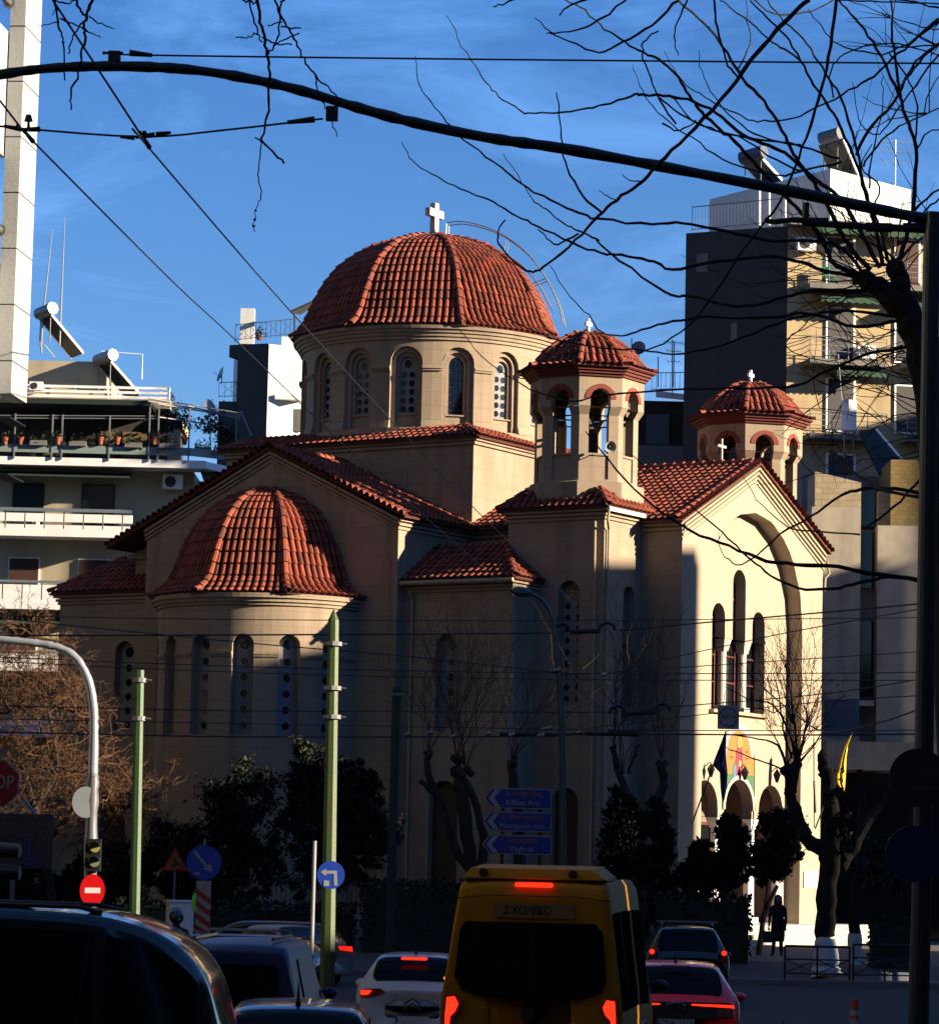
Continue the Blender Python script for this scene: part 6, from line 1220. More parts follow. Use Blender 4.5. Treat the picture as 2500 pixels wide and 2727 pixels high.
# ---- flags
def flag(pole, top, w_, h, lb, cols, Y):
    t0 = thing('flag', lb, 'flag', P(*pole[0], Y)); k = MB(); k.tube([P(*pole[0], Y), P(*pole[1], Y)], .03, 8); k.build('flagpole', BLACK, t0)
    outl, m_ = cols; n = 9; k = MB(); 
    for i in range(len(outl)-1):
        (xa, ya, xb), (xc, yc, xd) = outl[i], outl[i+1]
        for j in range(n):
            f0, f1 = j/n, (j+1)/n; dz = lambda f: .12*sin(f*14+i*.3)
            k.quad(P(xa+(xb-xa)*f0, ya, Y+dz(f0)), P(xa+(xb-xa)*f1, ya, Y+dz(f1)), P(xc+(xd-xc)*f1, yc, Y+dz(f1)), P(xc+(xd-xc)*f0, yc, Y+dz(f0)))
    k.build('cloth', m_, t0)
def stripes(m, n, b, out): 
    tcn = n.nodes.new('ShaderNodeTexCoord'); wv = n.nodes.new('ShaderNodeTexWave'); wv.inputs['Scale'].default_value = .9; wv.inputs['Distortion'].default_value = 1.2; wv.bands_direction = 'DIAGONAL'
    rp_ = n.nodes.new('ShaderNodeValToRGB'); rp_.color_ramp.elements[0].position = .78; rp_.color_ramp.elements[0].color = (.006, .012, .10, 1); rp_.color_ramp.elements[1].position = .84; rp_.color_ramp.elements[1].color = (.12, .13, .2, 1)
    n.links.new(tcn.outputs['Object'], wv.inputs[0]); n.links.new(wv.outputs[0], rp_.inputs[0]); n.links.new(rp_.outputs[0], b.inputs['Base Color'])
flag([(1842, 2195), (1933, 1948)], None, 0, 0, 'dark blue and white flag hanging from a slanted pole left of the mosaic', ([(1928, 1955, 1934), (1915, 1990, 1933), (1903, 2020, 1933), (1897, 2038, 1935), (1916, 2058, 1937), (1918, 2100, 1935), (1921, 2125, 1930), (1924, 2137, 1927)], mat('blue_flag_cloth', (.01, .02, .15), .8, extra=stripes)), 113.5)
flag([(2170, 2208), (2270, 1950)], None, 0, 0, 'yellow flag with dark emblem hanging at the right corner of the church', ([(2264, 1958, 2268), (2250, 1985, 2258), (2238, 2020, 2253), (2226, 2060, 2252), (2228, 2085, 2251), (2238, 2100, 2250), (2244, 2112, 2248)], mat('yellow_flag_cloth', (.75, .50, .02), .8, .1, 3, full=True)), 122)
k = MB()
for pl in ([(2236, 2048), (2246, 2040), (2250, 2055), (2243, 2062)], [(2232, 2075), (2240, 2068), (2246, 2080), (2240, 2090)]): k.add([P(x, y, 121.8) for x, y in pl], [(0, 1, 2, 3)])
k.build('emblem', BLACK, [o for o in bpy.data.objects if o.get('label', '').startswith('yellow flag')][0])
k = MB(); k.tube([P(2167, 1965, 121), P(2168, 2205, 121)], .03, 6); k.tube([P(2168, 2080, 121), P(2172, 2165, 121)], .06, 6); tag(k.build('bare_flagpole', BLACK), 'thin vertical dark pole in front of the right pier of the facade', 'pole')
k = MB(); k.box(C(FS+.04, -4.9, PZ(2165, 2343, 122)), (.05, 1.1, .62), E1, T); tag(k.build('notice_board', WHITE), 'small white notice board on the right pier of the facade', 'notice board')
# ================================================================ PERSON
SKIN = mat('skin', (.4, .22, .15), .6); COAT = mat('black_coat', (.012, .012, .014), .9); 
def skinfig(name, verts, edges, mt_2, parent, sub=2, root=0):
    off = V(parent['_o']); me = bpy.data.meshes.new(name); me.from_pydata([V(v[:3])-off for v in verts], edges, []); o = bpy.data.objects.new(name, me); COL.objects.link(o); o.parent = parent; o['_o'] = tuple(off)
    mo_ = o.modifiers.new('skin', 'SKIN'); mo_.use_smooth_shade = True; sv = me.skin_vertices[0].data if me.skin_vertices else None
    if sv is None: me.attributes; bpy.context.view_layer.update()
    if not me.skin_vertices:
        bm = __import__('bmesh').new(); bm.from_mesh(me); bm.verts.layers.skin.verify(); bm.to_mesh(me); bm.free()
    for i, v in enumerate(verts):
        d = me.skin_vertices[0].data[i]; r = v[3]; d.radius = r if isinstance(r, tuple) else (r, r); d.use_root = i == root
    s_ = o.modifiers.new('sub', 'SUBSURF'); s_.levels = s_.render_levels = sub; me.materials.append(mt_2); return o
YP = 90.0; f0 = P(2070, 2549, YP); fx, fz = f0.x, f0.z
pr = thing('person', 'person in a long dark hooded coat walking with a bag before the portal steps', 'person', (fx, YP, fz))
def b(x, y, z, r): return (fx+x, YP+y, fz+z, r)
bv = [b(0, 0, .92, (.14, .12)), b(0, 0, 1.12, (.15, .11)), b(.0, 0, 1.32, (.18, .12)), b(0, -.01, 1.43, .06), b(.0, -.02, 1.5, .065), b(-.0, -.02, 1.60, (.085, .095)),
      b(.08, .06, .88, .09), b(.10, .10, .48, .065), b(.12, .16, .09, .045), b(.12, .03, .04, .04), b(-.08, -.06, .88, .09), b(-.11, -.14, .5, .065), b(-.15, -.14, .09, .045), b(-.20, -.25, .04, .04),
      b(.19, 0, 1.36, .06), b(.22, .05, 1.10, .048), b(.21, -.02, .86, .035), b(.21, -.03, .79, (.03, .02)), b(-.19, 0, 1.36, .06), b(-.23, -.05, 1.10, .048), b(-.26, -.14, .88, .035), b(-.27, -.16, .81, (.03, .02))]
skinfig('body', bv, [(0, 1), (1, 2), (2, 3), (3, 4), (4, 5), (0, 6), (6, 7), (7, 8), (8, 9), (0, 10), (10, 11), (11, 12), (12, 13), (2, 14), (14, 15), (15, 16), (16, 17), (2, 18), (18, 19), (19, 20), (20, 21)], COAT, pr)
k = MB(); q = V((fx, YP, fz)); k.lathe(q, [(.18, .42), (.20, .6), (.19, .9), (.165, 1.1), (.20, 1.3), (.17, 1.42), (.08, 1.47)], 18); k.build('coat', COAT, pr, smooth=True)
k = MB(); k.ball(q+V((0, .01, 1.6)), (.115, .125, .135), 14, 9); k.lathe(q+V((0, .01, 0)), [(.12, 1.56), (.12, 1.45), (.17, 1.38)], 14); k.build('hood', COAT, pr, smooth=True)
k = MB(); k.ball(q+V((0, -.09, 1.585)), (.07, .05, .09), 12, 8); k.ball(q+V((0, -.145, 1.58)), .014, 6, 4)
k.build('face', SKIN, pr, smooth=True)
for sx in (-.27, .21):
    for i in range(5): k = MB(); k.tube([q+V((sx-.02+.01*i, -.04-(.12 if sx < 0 else 0), .80)), q+V((sx-.02+.01*i, -.045-(.12 if sx < 0 else 0), .75)), q+V((sx-.018+.01*i, -.03-(.12 if sx < 0 else 0), .715+.01*(i % 3)))], .007, 5); k.build('finger', SKIN, pr)
t0 = thing('shopping_bag', 'blue grey bag held by the person before the portal steps', 'bag', q+V((-.33, -.16, .45))); k = MB(); c = q+V((-.3, -.18, .56)); k.hexa([c+V((i*.12, j*.05, -.17)) for i, j in ((-1, -1), (1, -1), (1, 1), (-1, 1))]+[c+V((i*.15, j*.06, .15)) for i, j in ((-1, -1), (1, -1), (1, 1), (-1, 1))]); k.build('bag_body', mat('blue_grey_bag', (.03, .04, .07), .7), t0)
k = MB(); k.tube(cr([c+V((-.09, 0, .15)), c+V((.02, .02, .25)), c+V((.1, 0, .15))], 5), .008, 5); k.build('handles', BLACK, t0)
# ================================================================ VEHICLES (seen from behind, driving along +Y)
def paint(name, col, rough=.28, metal=.3): return mat(name, col, rough, .04, 1, metal=metal, coat=.6, full=True)
def catm(a, t):
    n = len(a)-1; i = min(int(t), n-1); f = t-i; p0, p1, p2, p3 = a[max(i-1, 0)], a[i], a[i+1], a[min(i+2, n)]
    return tuple(.5*((2*q1)+(q2-q0)*f+(2*q0-5*q1+4*q2-q3)*f*f+(3*q1-q0-3*q2+q3)*f**3) for q0, q1, q2, q3 in zip(p0, p1, p2, p3))
class Car:
    """st: stations (y, z bottom, z top, half width at belt, half width at roof, belt height, shrink)"""
    def __init__(s, name, label, cat, pos, ang, st, m_, group=None):
        s.o = V((pos[0], pos[1], 0)); s.ang = ang; s.st = st; s.c, s.s = cos(ang), sin(ang)
        s.t = thing(name, label, cat, s.o, group); s.m = m_
        k = MB(); n = (len(st)-1)*5; M_ = 36; g = [[s.W(*s.pt(i/5, j/M_)) for j in range(M_)] for i in range(n+1)]
        k.add([p for r in g for p in r], [(i*M_+j, i*M_+(j+1) % M_, (i+1)*M_+(j+1) % M_, (i+1)*M_+j) for i in range(n) for j in range(M_)]+[tuple(range(M_)), tuple(n*M_+j for j in range(M_))[::-1]])
        s.body = k.build('body', m_, s.t, smooth=True)
    def W(s, x, y, z): return V((s.o.x+x*s.c-y*s.s, s.o.y+x*s.s+y*s.c, z))
    def sec(s, a):
        y, zb, zt, hb, ht, zl, sh = a; zc = (zb+zt)/2; zl = min(zl, zt-.12)
        h = [(0, zt), (.55*ht, zt-.008), (.86*ht, zt-.03), (ht, zt-.09), (ht+(hb-ht)*.55, zl+(zt-zl)*.42), (hb, zl), (hb*1.01, (zl+zb)/2+.05), (hb*.985, zb+.14), (hb*.9, zb), (0, zb)]
        return [(x*sh, y, zc+(z-zc)*sh) for x, z in h]
    def pt(s, t, v):   # v in 0..1 round the section, starting at the roof centre
        n = len(s.st)-1; i = min(int(t), n); a = catm(s.st, min(t, n-1e-6)); sc = s.sec(a); vv = v % 1; side = 1 if vv <= .5 else -1; u = (vv if vv <= .5 else 1-vv)*2*(len(sc)-1)
        x, y, z = catm(sc, min(u, len(sc)-1-1e-6)); return x*side, y, z
    def patch(s, t0, t1, v0, v1, name, m_, par=None, off=.012, n=10, rnd=.0):
        k = MB(); P_ = []
        for i in range(n+1):
            row = []
            for j in range(n+1):
                a, b = i/n, j/n; ins = rnd*(1-min(1, 4*a, 4*(1-a)))**2
                t = t0+(t1-t0)*a; v = v0+(v1-v0)*(b*(1-2*ins)+ins); p = V(s.pt(t, v)); e = V(s.pt(min(t+.02, len(s.st)-1), v))-V(s.pt(t, v)) if t < len(s.st)-1.03 else V(s.pt(t, v))-V(s.pt(t-.02, v)); f = V(s.pt(t, v+.004))-V(s.pt(t, v-.004)); nn = e.cross(f)
                if nn.length > 1e-9: nn.normalize()
                if nn.dot(p-V((0, p.y+ (.5 if p.y < 1 else 0), .8))) < 0: nn = -nn
                row.append(s.W(*(p+nn*off)))
            P_.append(row)
        k.add([p for r in P_ for p in r], [(i*(n+1)+j, i*(n+1)+j+1, (i+1)*(n+1)+j+1, (i+1)*(n+1)+j) for i in range(n) for j in range(n)]); return k.build(name, m_, par or s.t, smooth=True)
    def rear(s, poly, y, name, m_, t=.03, par=None):   # polygon in x,z on the back
        k = MB(); U = s.W(1, 0, 0)-s.W(0, 0, 0); k.prism(poly, s.W(0, y, 0), U, UZ, -(s.W(0, 1, 0)-s.W(0, 0, 0)), t); return k.build(name, m_, par or s.t)
    def wheel(s, x, y, r, wd=.2):
        k = MB(); a, b = s.W(x-wd/2, y, r), s.W(x+wd/2, y, r); k.tube([a, a+(b-a)*.12, a+(b-a)*.88, b], [r*.93, r, r, r*.93], 28); w_ = k.build('wheel', RUBBER, s.t)
        k = MB(); sg = 1 if x > 0 else -1; c = s.W(x+sg*wd*.5, y, r); k.disc(c, r*.62, s.W(sg, 0, 0)-s.W(0, 0, 0), .012, 20); k.build('rim', STEEL, w_)
    def wheels(s, hw, y0, y1, r=.33):
        for x in (-hw, hw):
            for y in (y0, y1): s.wheel(x, y, r)
    def mirror(s, x, y, z, m_):
        for sg in (-1, 1): k = MB(); k.ball(s.W(sg*(x-.02), y, z-.06), (.10, .06, .075), 12, 8); k.tube([s.W(sg*(x-.18), y+.05, z-.05), s.W(sg*x, y, z-.02)], .02, 6); k.build('wing_mirror', m_, s.t, smooth=True)
def rect(x0, x1, z0, z1, r=.02, n=3):
    r = min(r, (x1-x0)/2, (z1-z0)/2); o = []
    for cx_, cz_, a in ((x1-r, z1-r, 0), (x0+r, z1-r, pi/2), (x0+r, z0+r, pi), (x1-r, z0+r, 1.5*pi)): o += [(cx_+r*cos(a+pi/2*i/n), cz_+r*sin(a+pi/2*i/n)) for i in range(n+1)]
    return o
CG = mat('car_glass', (.005, .007, .010), .12, .05, 1, spec=.12, full=True); TRIM = mat('black_trim', (.012, .012, .013), .5, .1, 3, full=True)
RLIT = mat('lit_brake_lamp', (.8, .02, .01), .4, .02, 1, emit=((1, .02, .005), .75), full=True); RDIM = mat('red_lamp', (.25, .006, .006), .25, .1, 3, full=True); RMID = mat('glowing_lamp', (.6, .02, .01), .4, .02, 1, emit=((1, .02, .005), .3), full=True)
AMB = mat('amber_reflection_glow', (.8, .3, .02), .4, emit=((1, .35, .02), .6), full=True); PLATE = mat('plate_white', (.42, .42, .40), .5, .03, 3, full=True); PBLUE = mat('plate_blue', (.02, .06, .35), .5, full=True)
def plate(car, y, z, txt=None, x=0, w_=.52):
    p = car.rear(rect(x-w_/2, x+w_/2, z-.055, z+.055, .008), y, 'number_plate', PLATE, .01); car.rear([(x-w_/2+.006, z-.05), (x-w_/2+.045, z-.05), (x-w_/2+.045, z+.05), (x-w_/2+.006, z+.05)], y-.0105, 'plate_band', PBLUE, .002, p)
    if txt: text(txt, 'plate_lettering', BLACK, p, car.W(x+.02, y-.012, z), .115, car.W(1, 0, 0)-car.W(0, 0, 0), sx=.92)
def aerial(car, y, z, h=.12):
    k = MB(); k.tube([car.W(0, y-.03, z), car.W(0, y+.03, z+.02), car.W(0, y-.06, z+h)], [.03, .02, .004], 6); k.build('roof_aerial', TRIM, car.t)
# ---- yellow minibus
YB_ = mat('minibus_yellow', (.38, .155, .004), .6, .05, 1, spec=.1, full=True); bx0 = (PX(1172, 2600, 35.6)+PX(1652, 2600, 35.6))/2+.01
bus = Car('minibus', 'yellow school minibus with lit red brake lamps in the middle of the road', 'minibus', (bx0, 35.6), R_(-7.2), [(.02, .5, 2.2, .8, .6, 1.35, .55), (0, .42, 2.35, .98, .80, 1.35, .95), (.03, .40, 2.55, .995, .82, 1.35, 1), (.12, .38, 2.66, .995, .83, 1.35, 1), (.5, .38, 2.70, .995, .83, 1.35, 1), (2.5, .38, 2.72, .995, .83, 1.35, 1), (4.4, .38, 2.70, .99, .82, 1.3, 1), (5.0, .38, 2.5, .98, .80, 1.25, 1), (5.6, .4, 1.75, .96, .80, 1.2, 1), (6.3, .42, 1.25, .9, .75, 1.05, 1), (6.5, .5, 1.05, .8, .65, .9, .85)], YB_)
bus.rear([(x, z) for x, z in ((-.80, 2.12), (-.74, 2.21), (.70, 2.21), (.78, 2.12), (.83, 1.60), (.77, 1.46), (.50, 1.38), (-.50, 1.38), (-.77, 1.46), (-.85, 1.60))], -.018, 'rear_window', CG, .012)
g0 = MB(); g0.tube([bus.W(0, -.035, 1.0), bus.W(0, -.035, 2.4)], .006, 4); g0.tube([bus.W(-.86, -.02, 2.46), bus.W(-.5, -.03, 2.5), bus.W(.5, -.03, 2.5), bus.W(.86, -.02, 2.46)], .008, 4); g0.tube([bus.W(-.93, -.01, .75), bus.W(.93, -.01, .75)], .008, 4); g0.build('door_seam', TRIM, bus.t)
bus.rear(rect(-.20, .22, 2.60, 2.65, .02), .02, 'high_brake_lamp', RLIT, .03)
sb = bus.rear(rect(-.42, .46, 2.26, 2.42, .02), -.012, 'route_board', mat('faded_board', (.20, .11, .02), .6, .1, 3, full=True), .008); text('ΣΧΟΛΙΚΟ', 'board_lettering', TRIM, sb, bus.W(-.05, -.025, 2.34), .12, bus.W(1, 0, 0)-bus.W(0, 0, 0))
for sg in (-1, 1):
    bus.rear([(sg*x, z+.23) for x, z in ((.76, 1.08), (.83, 1.17), (.95, 1.16), (.96, .95), (.955, .6), (.88, .6), (.87, .88), (.80, .98))][::sg], -.012, 'tail_lamp', RDIM, .02)
    bus.rear([(sg*x, z+.23) for x, z in ((.80, 1.07), (.84, 1.15), (.93, 1.14), (.945, .95), (.945, .72), (.90, .72), (.89, .93), (.83, .99))][::sg], -.034, 'brake_lamp', RLIT, .006)
    for (t0, t1) in ((3.3, 4.35), (4.45, 5.4), (5.5, 6.1)): bus.patch(t0, t1, .5-.5+.192 if sg > 0 else 1-.192, .29 if sg > 0 else 1-.29, 'side_window', mat('tinted_side_glass', (.006, .007, .009), .7, .05, 1, spec=.0, full=True), off=.012)
k = MB(); k.hexa([bus.W(x, y, z) for x, y, z in ((-.80, .14, 2.70), (.78, .14, 2.70), (.80, 1.5, 2.73), (-.82, 1.5, 2.73), (-.72, .2, 2.80), (.62, .2, 2.80), (.66, 1.4, 2.85), (-.72, 1.4, 2.85))]); k.hexa([bus.W(x, y, z) for x, y, z in ((-.82, .10, 2.685), (.80, .10, 2.685), (.80, 1.5, 2.70), (-.82, 1.5, 2.70), (-.82, .10, 2.70), (.80, .10, 2.70), (.80, 1.5, 2.735), (-.82, 1.5, 2.735))]); po_ = k.build('roof_pod', YB_, bus.t)
for x in (-.57, .43): k = MB(); k.disc(bus.W(x, .15, 2.75), .05, bus.W(0, -1, 0)-bus.W(0, 0, 0), .03, 18); k.build('roof_lamp', mat('dark_red_lens', (.05, .01, .008), .3, full=True), po_)
k = MB(); k.disc(bus.W(-.02, -.02, 1.20), .085, bus.W(0, -1, 0)-bus.W(0, 0, 0), .02, 20); k.build('round_badge', TRIM, bus.t)
bus.rear(rect(-.95, .95, .36, .52, .05), -.01, 'bumper', TRIM, .05); plate(bus, -.03, .66); bus.wheels(.86, 1.15, 5.3, .34); bus.mirror(1.12, 5.2, 1.45, TRIM)
k = MB(); k.tube([bus.W(1.0, 1.6, .98), bus.W(1.005, 4.0, 1.0)], .02, 6); k.build('side_rail', TRIM, bus.t)
# ---- white hatchback
def hatch(name, lb, cat, pos, ang, L_, W_, H_, m_, belt=.92, rake=.38, group=None, deck=None):
    h = W_/2
    if deck is None: st = [(.05, .45, belt-.05, h*.8, h*.6, .72, .6), (0, .34, belt, h*.93, h*.80, .74, .97), (.04, .30, belt+.06, h*.97, h*.82, .80, 1), (.05+rake*.5, .28, (belt+H_)/2+.08, h, h*.76, belt, 1), (.08+rake, .27, H_-.04, h, h*.70, belt, 1)]
    else: st = [(.05, .45, deck-.08, h*.8, h*.6, .72, .6), (0, .34, deck-.02, h*.92, h*.78, .74, .97), (.05, .30, deck, h*.96, h*.82, .80, 1), (.42, .28, deck+.03, h, h*.82, belt, 1), (.9, .27, H_-.20, h, h*.72, belt, 1), (1.25, .27, H_-.04, h, h*.69, belt, 1)]
    y0 = st[-1][0]; st += [(y0+.5, .26, H_, h, h*.70, belt, 1), (L_*.5, .26, H_, h, h*.70, belt, 1), (L_*.62, .26, H_-.05, h, h*.69, belt-.02, 1), (L_*.74, .26, (belt+H_)/2-.05, h, h*.72, belt-.05, 1), (L_*.82, .27, belt+.04, h*.98, h*.78, belt-.1, 1), (L_*.95, .3, belt-.10, h*.94, h*.76, .68, 1), (L_, .38, .72, h*.85, h*.7, .6, .9)]
    c = Car(name, lb, cat, pos, ang, st, m_, group); c.wheels(h-.12, L_*.2, L_*.8, .31); c.mirror(h+.10, L_*.66, belt+.08, m_); return c
CW = paint('car_white', (.50, .51, .53), .3, .0); cx0 = PX(1100, 2600, 49)
cit = hatch('white_hatchback', 'white hatchback with glowing red lamps left of the yellow minibus', 'car', (cx0, 49), R_(-2), 3.95, 1.74, 1.50, CW, .95, .42)
cit.patch(2.35, 3.9, -.125, .125, 'rear_window', CG, off=.012, rnd=.12)
cit.rear(rect(-.20, .20, 1.415, 1.455, .02), .27, 'high_brake_lamp', RLIT, .08)
for sg in (-1, 1): cit.rear([(sg*x, z) for x, z in ((.42, .93), (.50, .985), (.80, .96), (.81, .86), (.60, .86))][::sg], -.0, 'tail_lamp', RDIM, .03); cit.rear([(sg*x, z) for x, z in ((.62, .95), (.79, .95), (.79, .88), (.68, .88))][::sg], -.035, 'brake_lamp', RLIT, .006)
k = MB()
for z in (.70, .77): [k.prism([(sg*.0, z+.05), (sg*.0, z+.08), (sg*.13, z-.0), (sg*.13, z-.04)][::sg], cit.W(0, -.03, 0), V((1, 0, 0)), UZ, V((0, -1, 0)), .012) for sg in (-1, 1)]
k.build('badge', CHROME, cit.t); plate(cit, -.04, .52); aerial(cit, .75, 1.5, .15); cit.rear([(.46, 1.17), (.56, 1.2), (.57, 1.15), (.47, 1.13)], .12, 'amber_reflection', AMB, .03); cit.rear(rect(-.8, .8, .30, .42, .04), -.01, 'bumper', TRIM, .03)  # glowing plate paints an amber reflection, no lamp there
# ---- red hatchback at the right
RP_ = paint('car_red', (.85, .010, .018), .3, .1); tx0 = PX(1800, 2620, 45)
toy = hatch('red_hatchback', 'red hatchback with black tailgate panel and number plate right of the minibus', 'car', (tx0, 45), R_(-3), 4.1, 1.78, 1.56, RP_, 1.0, .40)
toy.patch(2.3, 3.85, -.13, .13, 'rear_window', CG, off=.012, rnd=.1)
gg = toy.rear([(-.80, .98), (-.76, 1.03), (.76, 1.03), (.80, .98), (.74, .88), (.50, .80), (-.50, .80), (-.74, .88)], -.0, 'tailgate_panel', TRIM, .02)
for sg in (-1, 1): toy.rear([(sg*x, z) for x, z in ((.22, .985), (.22, 1.005), (.80, 1.0), (.82, .96), (.58, .97))][::sg], -.022, 'tail_lamp', RLIT, .012); toy.rear([(sg*x, z) for x, z in ((.58, .94), (.81, .94), (.78, .84), (.60, .84))][::sg], -.022, 'reversing_lamp', mat('smoked_lamp', (.10, .06, .06), .2, .3, 8, full=True), .008)
k = MB()
for rx, rz in ((.13, .085), (.05, .085)): k.tube([toy.W(rx*cos(i*pi/10), -.035, .965+rz*.7*sin(i*pi/10)) for i in range(21)], .008, 5)
k.build('ring_badge', CHROME, toy.t)
plate(toy, -.03, .735, 'ZNK·3559'); toy.rear(rect(-.55, .75, .34, .52, .05), -.01, 'bumper', TRIM, .03); toy.rear(rect(-.2, .2, 1.50, 1.525, .01), .3, 'high_brake_lamp', RDIM, .05); aerial(toy, .8, 1.56)
# ---- dark car with roof bars ahead of the red one
dx0 = PX(1832, 2520, 70)
suv = hatch('dark_estate_car', 'dark car with pale roof bars and small lit red lamps ahead of the red hatchback', 'car', (dx0, 70), R_(-2), 4.4, 1.80, 1.72, paint('car_black', (.012, .013, .016), .25), 1.05, .34)
suv.patch(2.3, 3.85, -.13, .13, 'rear_window', CG, off=.012, rnd=.1)
for sg in (-1, 1): suv.rear([(sg*x, z) for x, z in ((.70, 1.25), (.82, 1.25), (.84, .95), (.74, .95))][::sg], .03, 'tail_lamp', RDIM, .06); k = MB(); k.disc(suv.W(sg*.78, -.02, 1.17), .055, suv.W(0, -1, 0)-suv.W(0, 0, 0), .02, 12); k.build('brake_lamp', RLIT, suv.t); k = MB(); k.tube([suv.W(sg*.55, .6, 1.74), suv.W(sg*.55, .7, 1.79), suv.W(sg*.55, 2.6, 1.79), suv.W(sg*.55, 2.7, 1.74)], .02, 6); k.build('roof_rail', STEEL, suv.t)
k = MB(); k.box(suv.W(0, .85, 1.82), (1.35, .09, .04)); k.build('roof_bar', STEEL, suv.t); plate(suv, -.02, .8)
# ---- dark blue car, foreground
fx0 = PX(820, 2680, 29); NAVY = paint('car_navy', (.010, .018, .045), .22, .4)
nav = hatch('dark_blue_car', 'dark blue car with roof aerial in the foreground left of centre', 'car', (fx0-.1, 29), R_(2), 4.2, 1.74, 1.50, NAVY, .96, .42)
nav.patch(2.35, 3.9, -.13, .13, 'rear_window', CG, off=.012, rnd=.1); nav.patch(4.3, 7.6, .19, .245, 'side_window', CG, off=.012); nav.patch(4.3, 7.6, 1-.19, 1-.245, 'side_window', CG, off=.012); aerial(nav, .75, 1.50, .2)
for sg in (-1, 1): nav.rear([(sg*x, z) for x, z in ((.60, .98), (.82, .98), (.82, .78), (.64, .78))][::sg], -.0, 'tail_lamp', RDIM, .03)
plate(nav, -.03, .6)
k = MB()
for x in (-.42, .42): k.box(nav.W(x, 1.15, 1.12), (.26, .1, .2)); 
hr = k.build('headrest', TRIM, nav.t)
# ---- silver saloon
SILV = paint('car_silver', (.30, .31, .32), .3, .5); sx0 = PX(865, 2590, 77)
bm_ = hatch('silver_saloon', 'silver saloon with dark glass and round badge behind the green pole', 'car', (sx0-.1, 77), R_(30), 4.5, 1.80, 1.44, SILV, .95, .4, deck=1.04)
bm_.patch(3.15, 4.9, -.13, .13, 'rear_window', CG, off=.012, rnd=.1); bm_.patch(4.7, 8.4, .19, .245, 'side_window', CG, off=.012); bm_.patch(4.7, 8.4, 1-.19, 1-.245, 'side_window', CG, off=.012)
for sg in (-1, 1): bm_.rear([(sg*x, z) for x, z in ((.46, .97), (.82, .97), (.84, .84), (.50, .88))][::sg], -.0, 'tail_lamp', RMID, .03)
k = MB(); nn = bm_.W(0, -1, 0)-bm_.W(0, 0, 0); k.disc(bm_.W(0, -.01, .93), .06, nn, .02, 16); bd = k.build('round_badge', CHROME, bm_.t); k = MB(); k.disc(bm_.W(0, -.03, .93), .035, nn, .006, 16); k.build('badge_centre', PBLUE, bd); plate(bm_, -.02, .66)
# ---- pale blue van
VB = mat('van_blue', (.018, .035, .10), .4, .04, 1, metal=.2, spec=.3, full=True); vx0 = PX(620, 2650, 41)
van = Car('small_van', 'small pale blue panel van between the black van and the dark blue car', 'van', (vx0-.05, 41), R_(-4), [(.03, .5, 1.5, .7, .5, .9, .55), (0, .36, 1.62, .84, .68, .98, .96), (.05, .32, 1.74, .87, .70, 1.0, 1), (.4, .3, 1.80, .88, .72, 1.0, 1), (1.8, .3, 1.82, .88, .72, 1.0, 1), (2.6, .3, 1.78, .88, .71, 1.0, 1), (3.2, .3, 1.35, .87, .7, .98, 1), (3.5, .32, 1.05, .85, .68, .9, 1), (4.1, .36, .9, .78, .62, .75, .95)], VB)
van.rear(rect(-.62, .62, 1.12, 1.52, .08), -.015, 'rear_window', CG, .012); van.rear(rect(-.8, -.68, .8, 1.15, .03), -.015, 'tail_lamp', RDIM, .02); van.rear(rect(.68, .8, .8, 1.15, .03), -.015, 'tail_lamp', RDIM, .02); van.wheels(.76, .9, 3.3, .31); van.mirror(.98, 3.0, 1.15, VB); van.patch(3.3, 4.6, .19, .27, 'side_panel', VB, off=.02)
for x in (-.5, .5): k = MB(); k.tube([van.W(x, .3, 1.84), van.W(x, 2.2, 1.86)], .02, 6); k.build('roof_rail', TRIM, van.t)
# ---- big dark van at the left edge, seen from the side
BV = paint('van_black', (.010, .011, .013), .14, .2); q = P(584, 2727, 20)
bvn = Car('black_van', 'large glossy black van filling the lower left corner', 'van', (q.x+.02, 20.9), R_(90), [(.12, .6, 1.5, .7, .5, 1.0, .5), (.0, .42, 1.62, .88, .70, 1.2, .95), (.04, .4, 1.80, .94, .78, 1.3, 1), (.14, .38, 2.08, .96, .81, 1.38, 1), (.32, .38, 2.27, .97, .82, 1.4, 1), (.60, .38, 2.39, .97, .83, 1.4, 1), (1.1, .38, 2.455, .97, .83, 1.4, 1), (2.5, .38, 2.48, .97, .83, 1.4, 1), (4.0, .38, 2.46, .97, .83, 1.4, 1), (4.6, .38, 2.2, .96, .82, 1.35, 1), (5.1, .4, 1.5, .95, .8, 1.25, 1), (5.8, .45, 1.2, .85, .7, .9, .95)], BV)
for a, b in ((3.2, 5.4), (5.6, 7.0), (7.1, 8.4)):
    for v0, v1 in ((.175, .27), (1-.175, 1-.27)): bvn.patch(a, b, v0, v1, 'side_window', CG, off=.012)
bvn.wheels(.86, 1.1, 4.6, .36); k = MB()
for x in (-.62, .62): k.tube([bvn.W(x, .8, 2.42), bvn.W(x, .95, 2.455), bvn.W(x, 3.6, 2.485)], .015, 6)
k.build('roof_rail', TRIM, bvn.t)
for y in (.95, 2.05, 3.2):
    k = MB(); k.tube([bvn.W(-.985, y, .55), bvn.W(-.99, y, 1.3), bvn.W(-.925, y-.06, 1.9), bvn.W(-.86, y-.1, 2.25)], .006, 4); k.build('door_seam', RUBBER, bvn.t)
for y in (1.3, 2.5): k = MB(); k.tube([bvn.W(-1.0, y, 1.28), bvn.W(-1.02, y+.05, 1.29), bvn.W(-1.02, y+.17, 1.29), bvn.W(-1.0, y+.22, 1.28)], .014, 6); k.build('door_handle', CHROME, bvn.t)
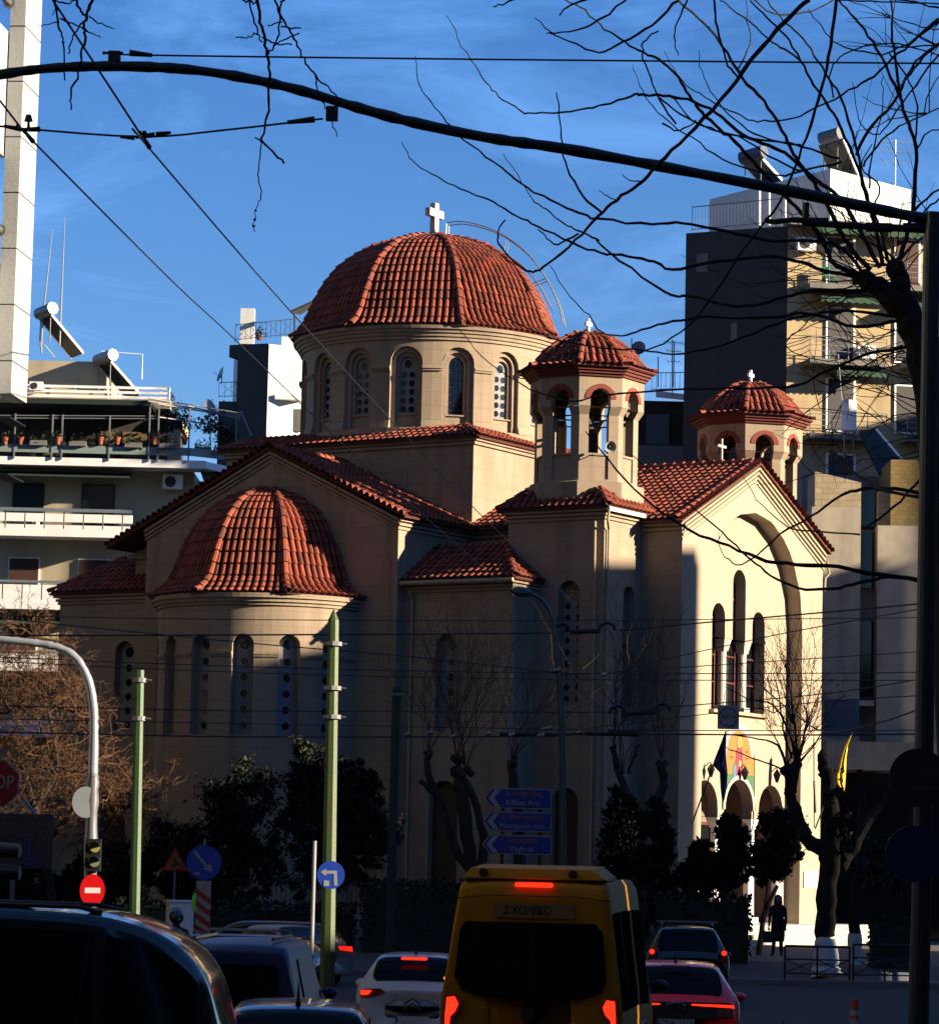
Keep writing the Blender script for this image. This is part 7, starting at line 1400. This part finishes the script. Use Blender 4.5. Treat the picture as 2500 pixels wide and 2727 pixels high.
k = MB(); k.tube([bvn.W(-.985, .4, 1.40), bvn.W(-.985, 3.9, 1.40)], .008, 5); k.build('window_trim', CHROME, bvn.t)
# ---- parked dark cars in the side road behind the poles
for i, (px, py, Y, a, lb) in enumerate(((640, 2560, 62, 78, 'black car crossing behind the white post with pale roof bar'), (740, 2540, 80, 80, 'dark parked car between the white post and the silver saloon'))):
    c = hatch('dark_parked_car', lb, 'car', (PX(px, py, Y)+1.6, Y), R_(a), 4.3, 1.76, 1.5, MATS['car_black'], .95, .4); c.patch(4.3, 7.6, .19, .245, 'side_window', CG, off=.012); c.patch(4.3, 7.6, 1-.19, 1-.245, 'side_window', CG, off=.012); c.patch(2.35, 3.9, -.13, .13, 'rear_window', CG, off=.012, rnd=.1)
    if i == 0:
        k = MB(); k.tube([c.W(.55, .8, 1.53), c.W(.55, .9, 1.57), c.W(.55, 2.7, 1.57), c.W(.55, 2.8, 1.53)], .022, 6); k.tube([c.W(-.55, .8, 1.53), c.W(-.55, .9, 1.57), c.W(-.55, 2.7, 1.57), c.W(-.55, 2.8, 1.53)], .022, 6); k.build('roof_rail', STEEL, c.t)
# ---- rider with helmet and bright vest behind the striped board
q = P(470, 2445, 58.5); pr2 = thing('person', 'rider with dark helmet half hidden by the utility cabinet', 'person', (q.x, 58.5, .14)); hz = q.z
def bb(x, y, z, r): return (q.x+x, 58.5+y, z, r)
skinfig('body', [bb(0, 0, hz-.68, (.15, .12)), bb(0, 0, hz-.45, .14), bb(0, 0, hz-.27, (.17, .11)), bb(0, 0, hz-.15, .055), bb(0, 0, hz, .09), bb(.18, 0, hz-.25, .055), bb(.24, .2, hz-.45, .045), bb(.2, .42, hz-.5, .035), bb(-.18, 0, hz-.25, .055), bb(-.24, .2, hz-.45, .045), bb(-.2, .42, hz-.5, .035), bb(.12, .3, hz-.7, .08), bb(.13, .35, .5, .06), bb(.13, .3, .22, .045), bb(-.12, .3, hz-.7, .08), bb(-.13, .35, .5, .06), bb(-.13, .3, .22, .045)],
        [(0, 1), (1, 2), (2, 3), (3, 4), (2, 5), (5, 6), (6, 7), (2, 8), (8, 9), (9, 10), (0, 11), (11, 12), (12, 13), (0, 14), (14, 15), (15, 16)], COAT, pr2)
k = MB(); k.ball(V((q.x, 58.5, hz+.02)), (.135, .15, .14), 16, 10); k.build('helmet', mat('glossy_dark_helmet', (.02, .03, .05), .15, coat=.5), pr2, smooth=True)
k = MB(); k.ball(V((q.x+.06, 58.37, hz-.02)), (.03, .02, .03), 8, 6); k.build('helmet_sticker', mat('bright_green', (.05, .45, .06), .5, full=True), pr2)
t0 = thing('scooter', 'dark scooter under the helmeted rider', 'scooter', (q.x, 58.7, .14)); k = MB(); k.tube(cr([V((q.x, 58.1, .55)), V((q.x, 58.4, .75)), V((q.x, 58.9, .62)), V((q.x, 59.2, .4)), V((q.x, 59.5, .8)), V((q.x, 59.45, 1.1))], 4), .12, 8); k.build('body', TRIM, t0)
for y in (58.2, 59.5): k = MB(); k.tube([(q.x-.05, y, .39), (q.x+.05, y, .39)], .25, 20); k.build('wheel', RUBBER, t0)
a = P(520, 2405, 57.4); t0 = thing('safety_vest', 'bright green vest hung behind the striped marker board', 'vest', (a.x, 57.4, a.z-.2)); k = MB(); k.ball(a+V((.02, 0, 0)), (.09, .06, .19), 12, 8); k.build('cloth', mat('fluorescent_green', (.12, .75, .05), .7, full=True), t0, smooth=True)
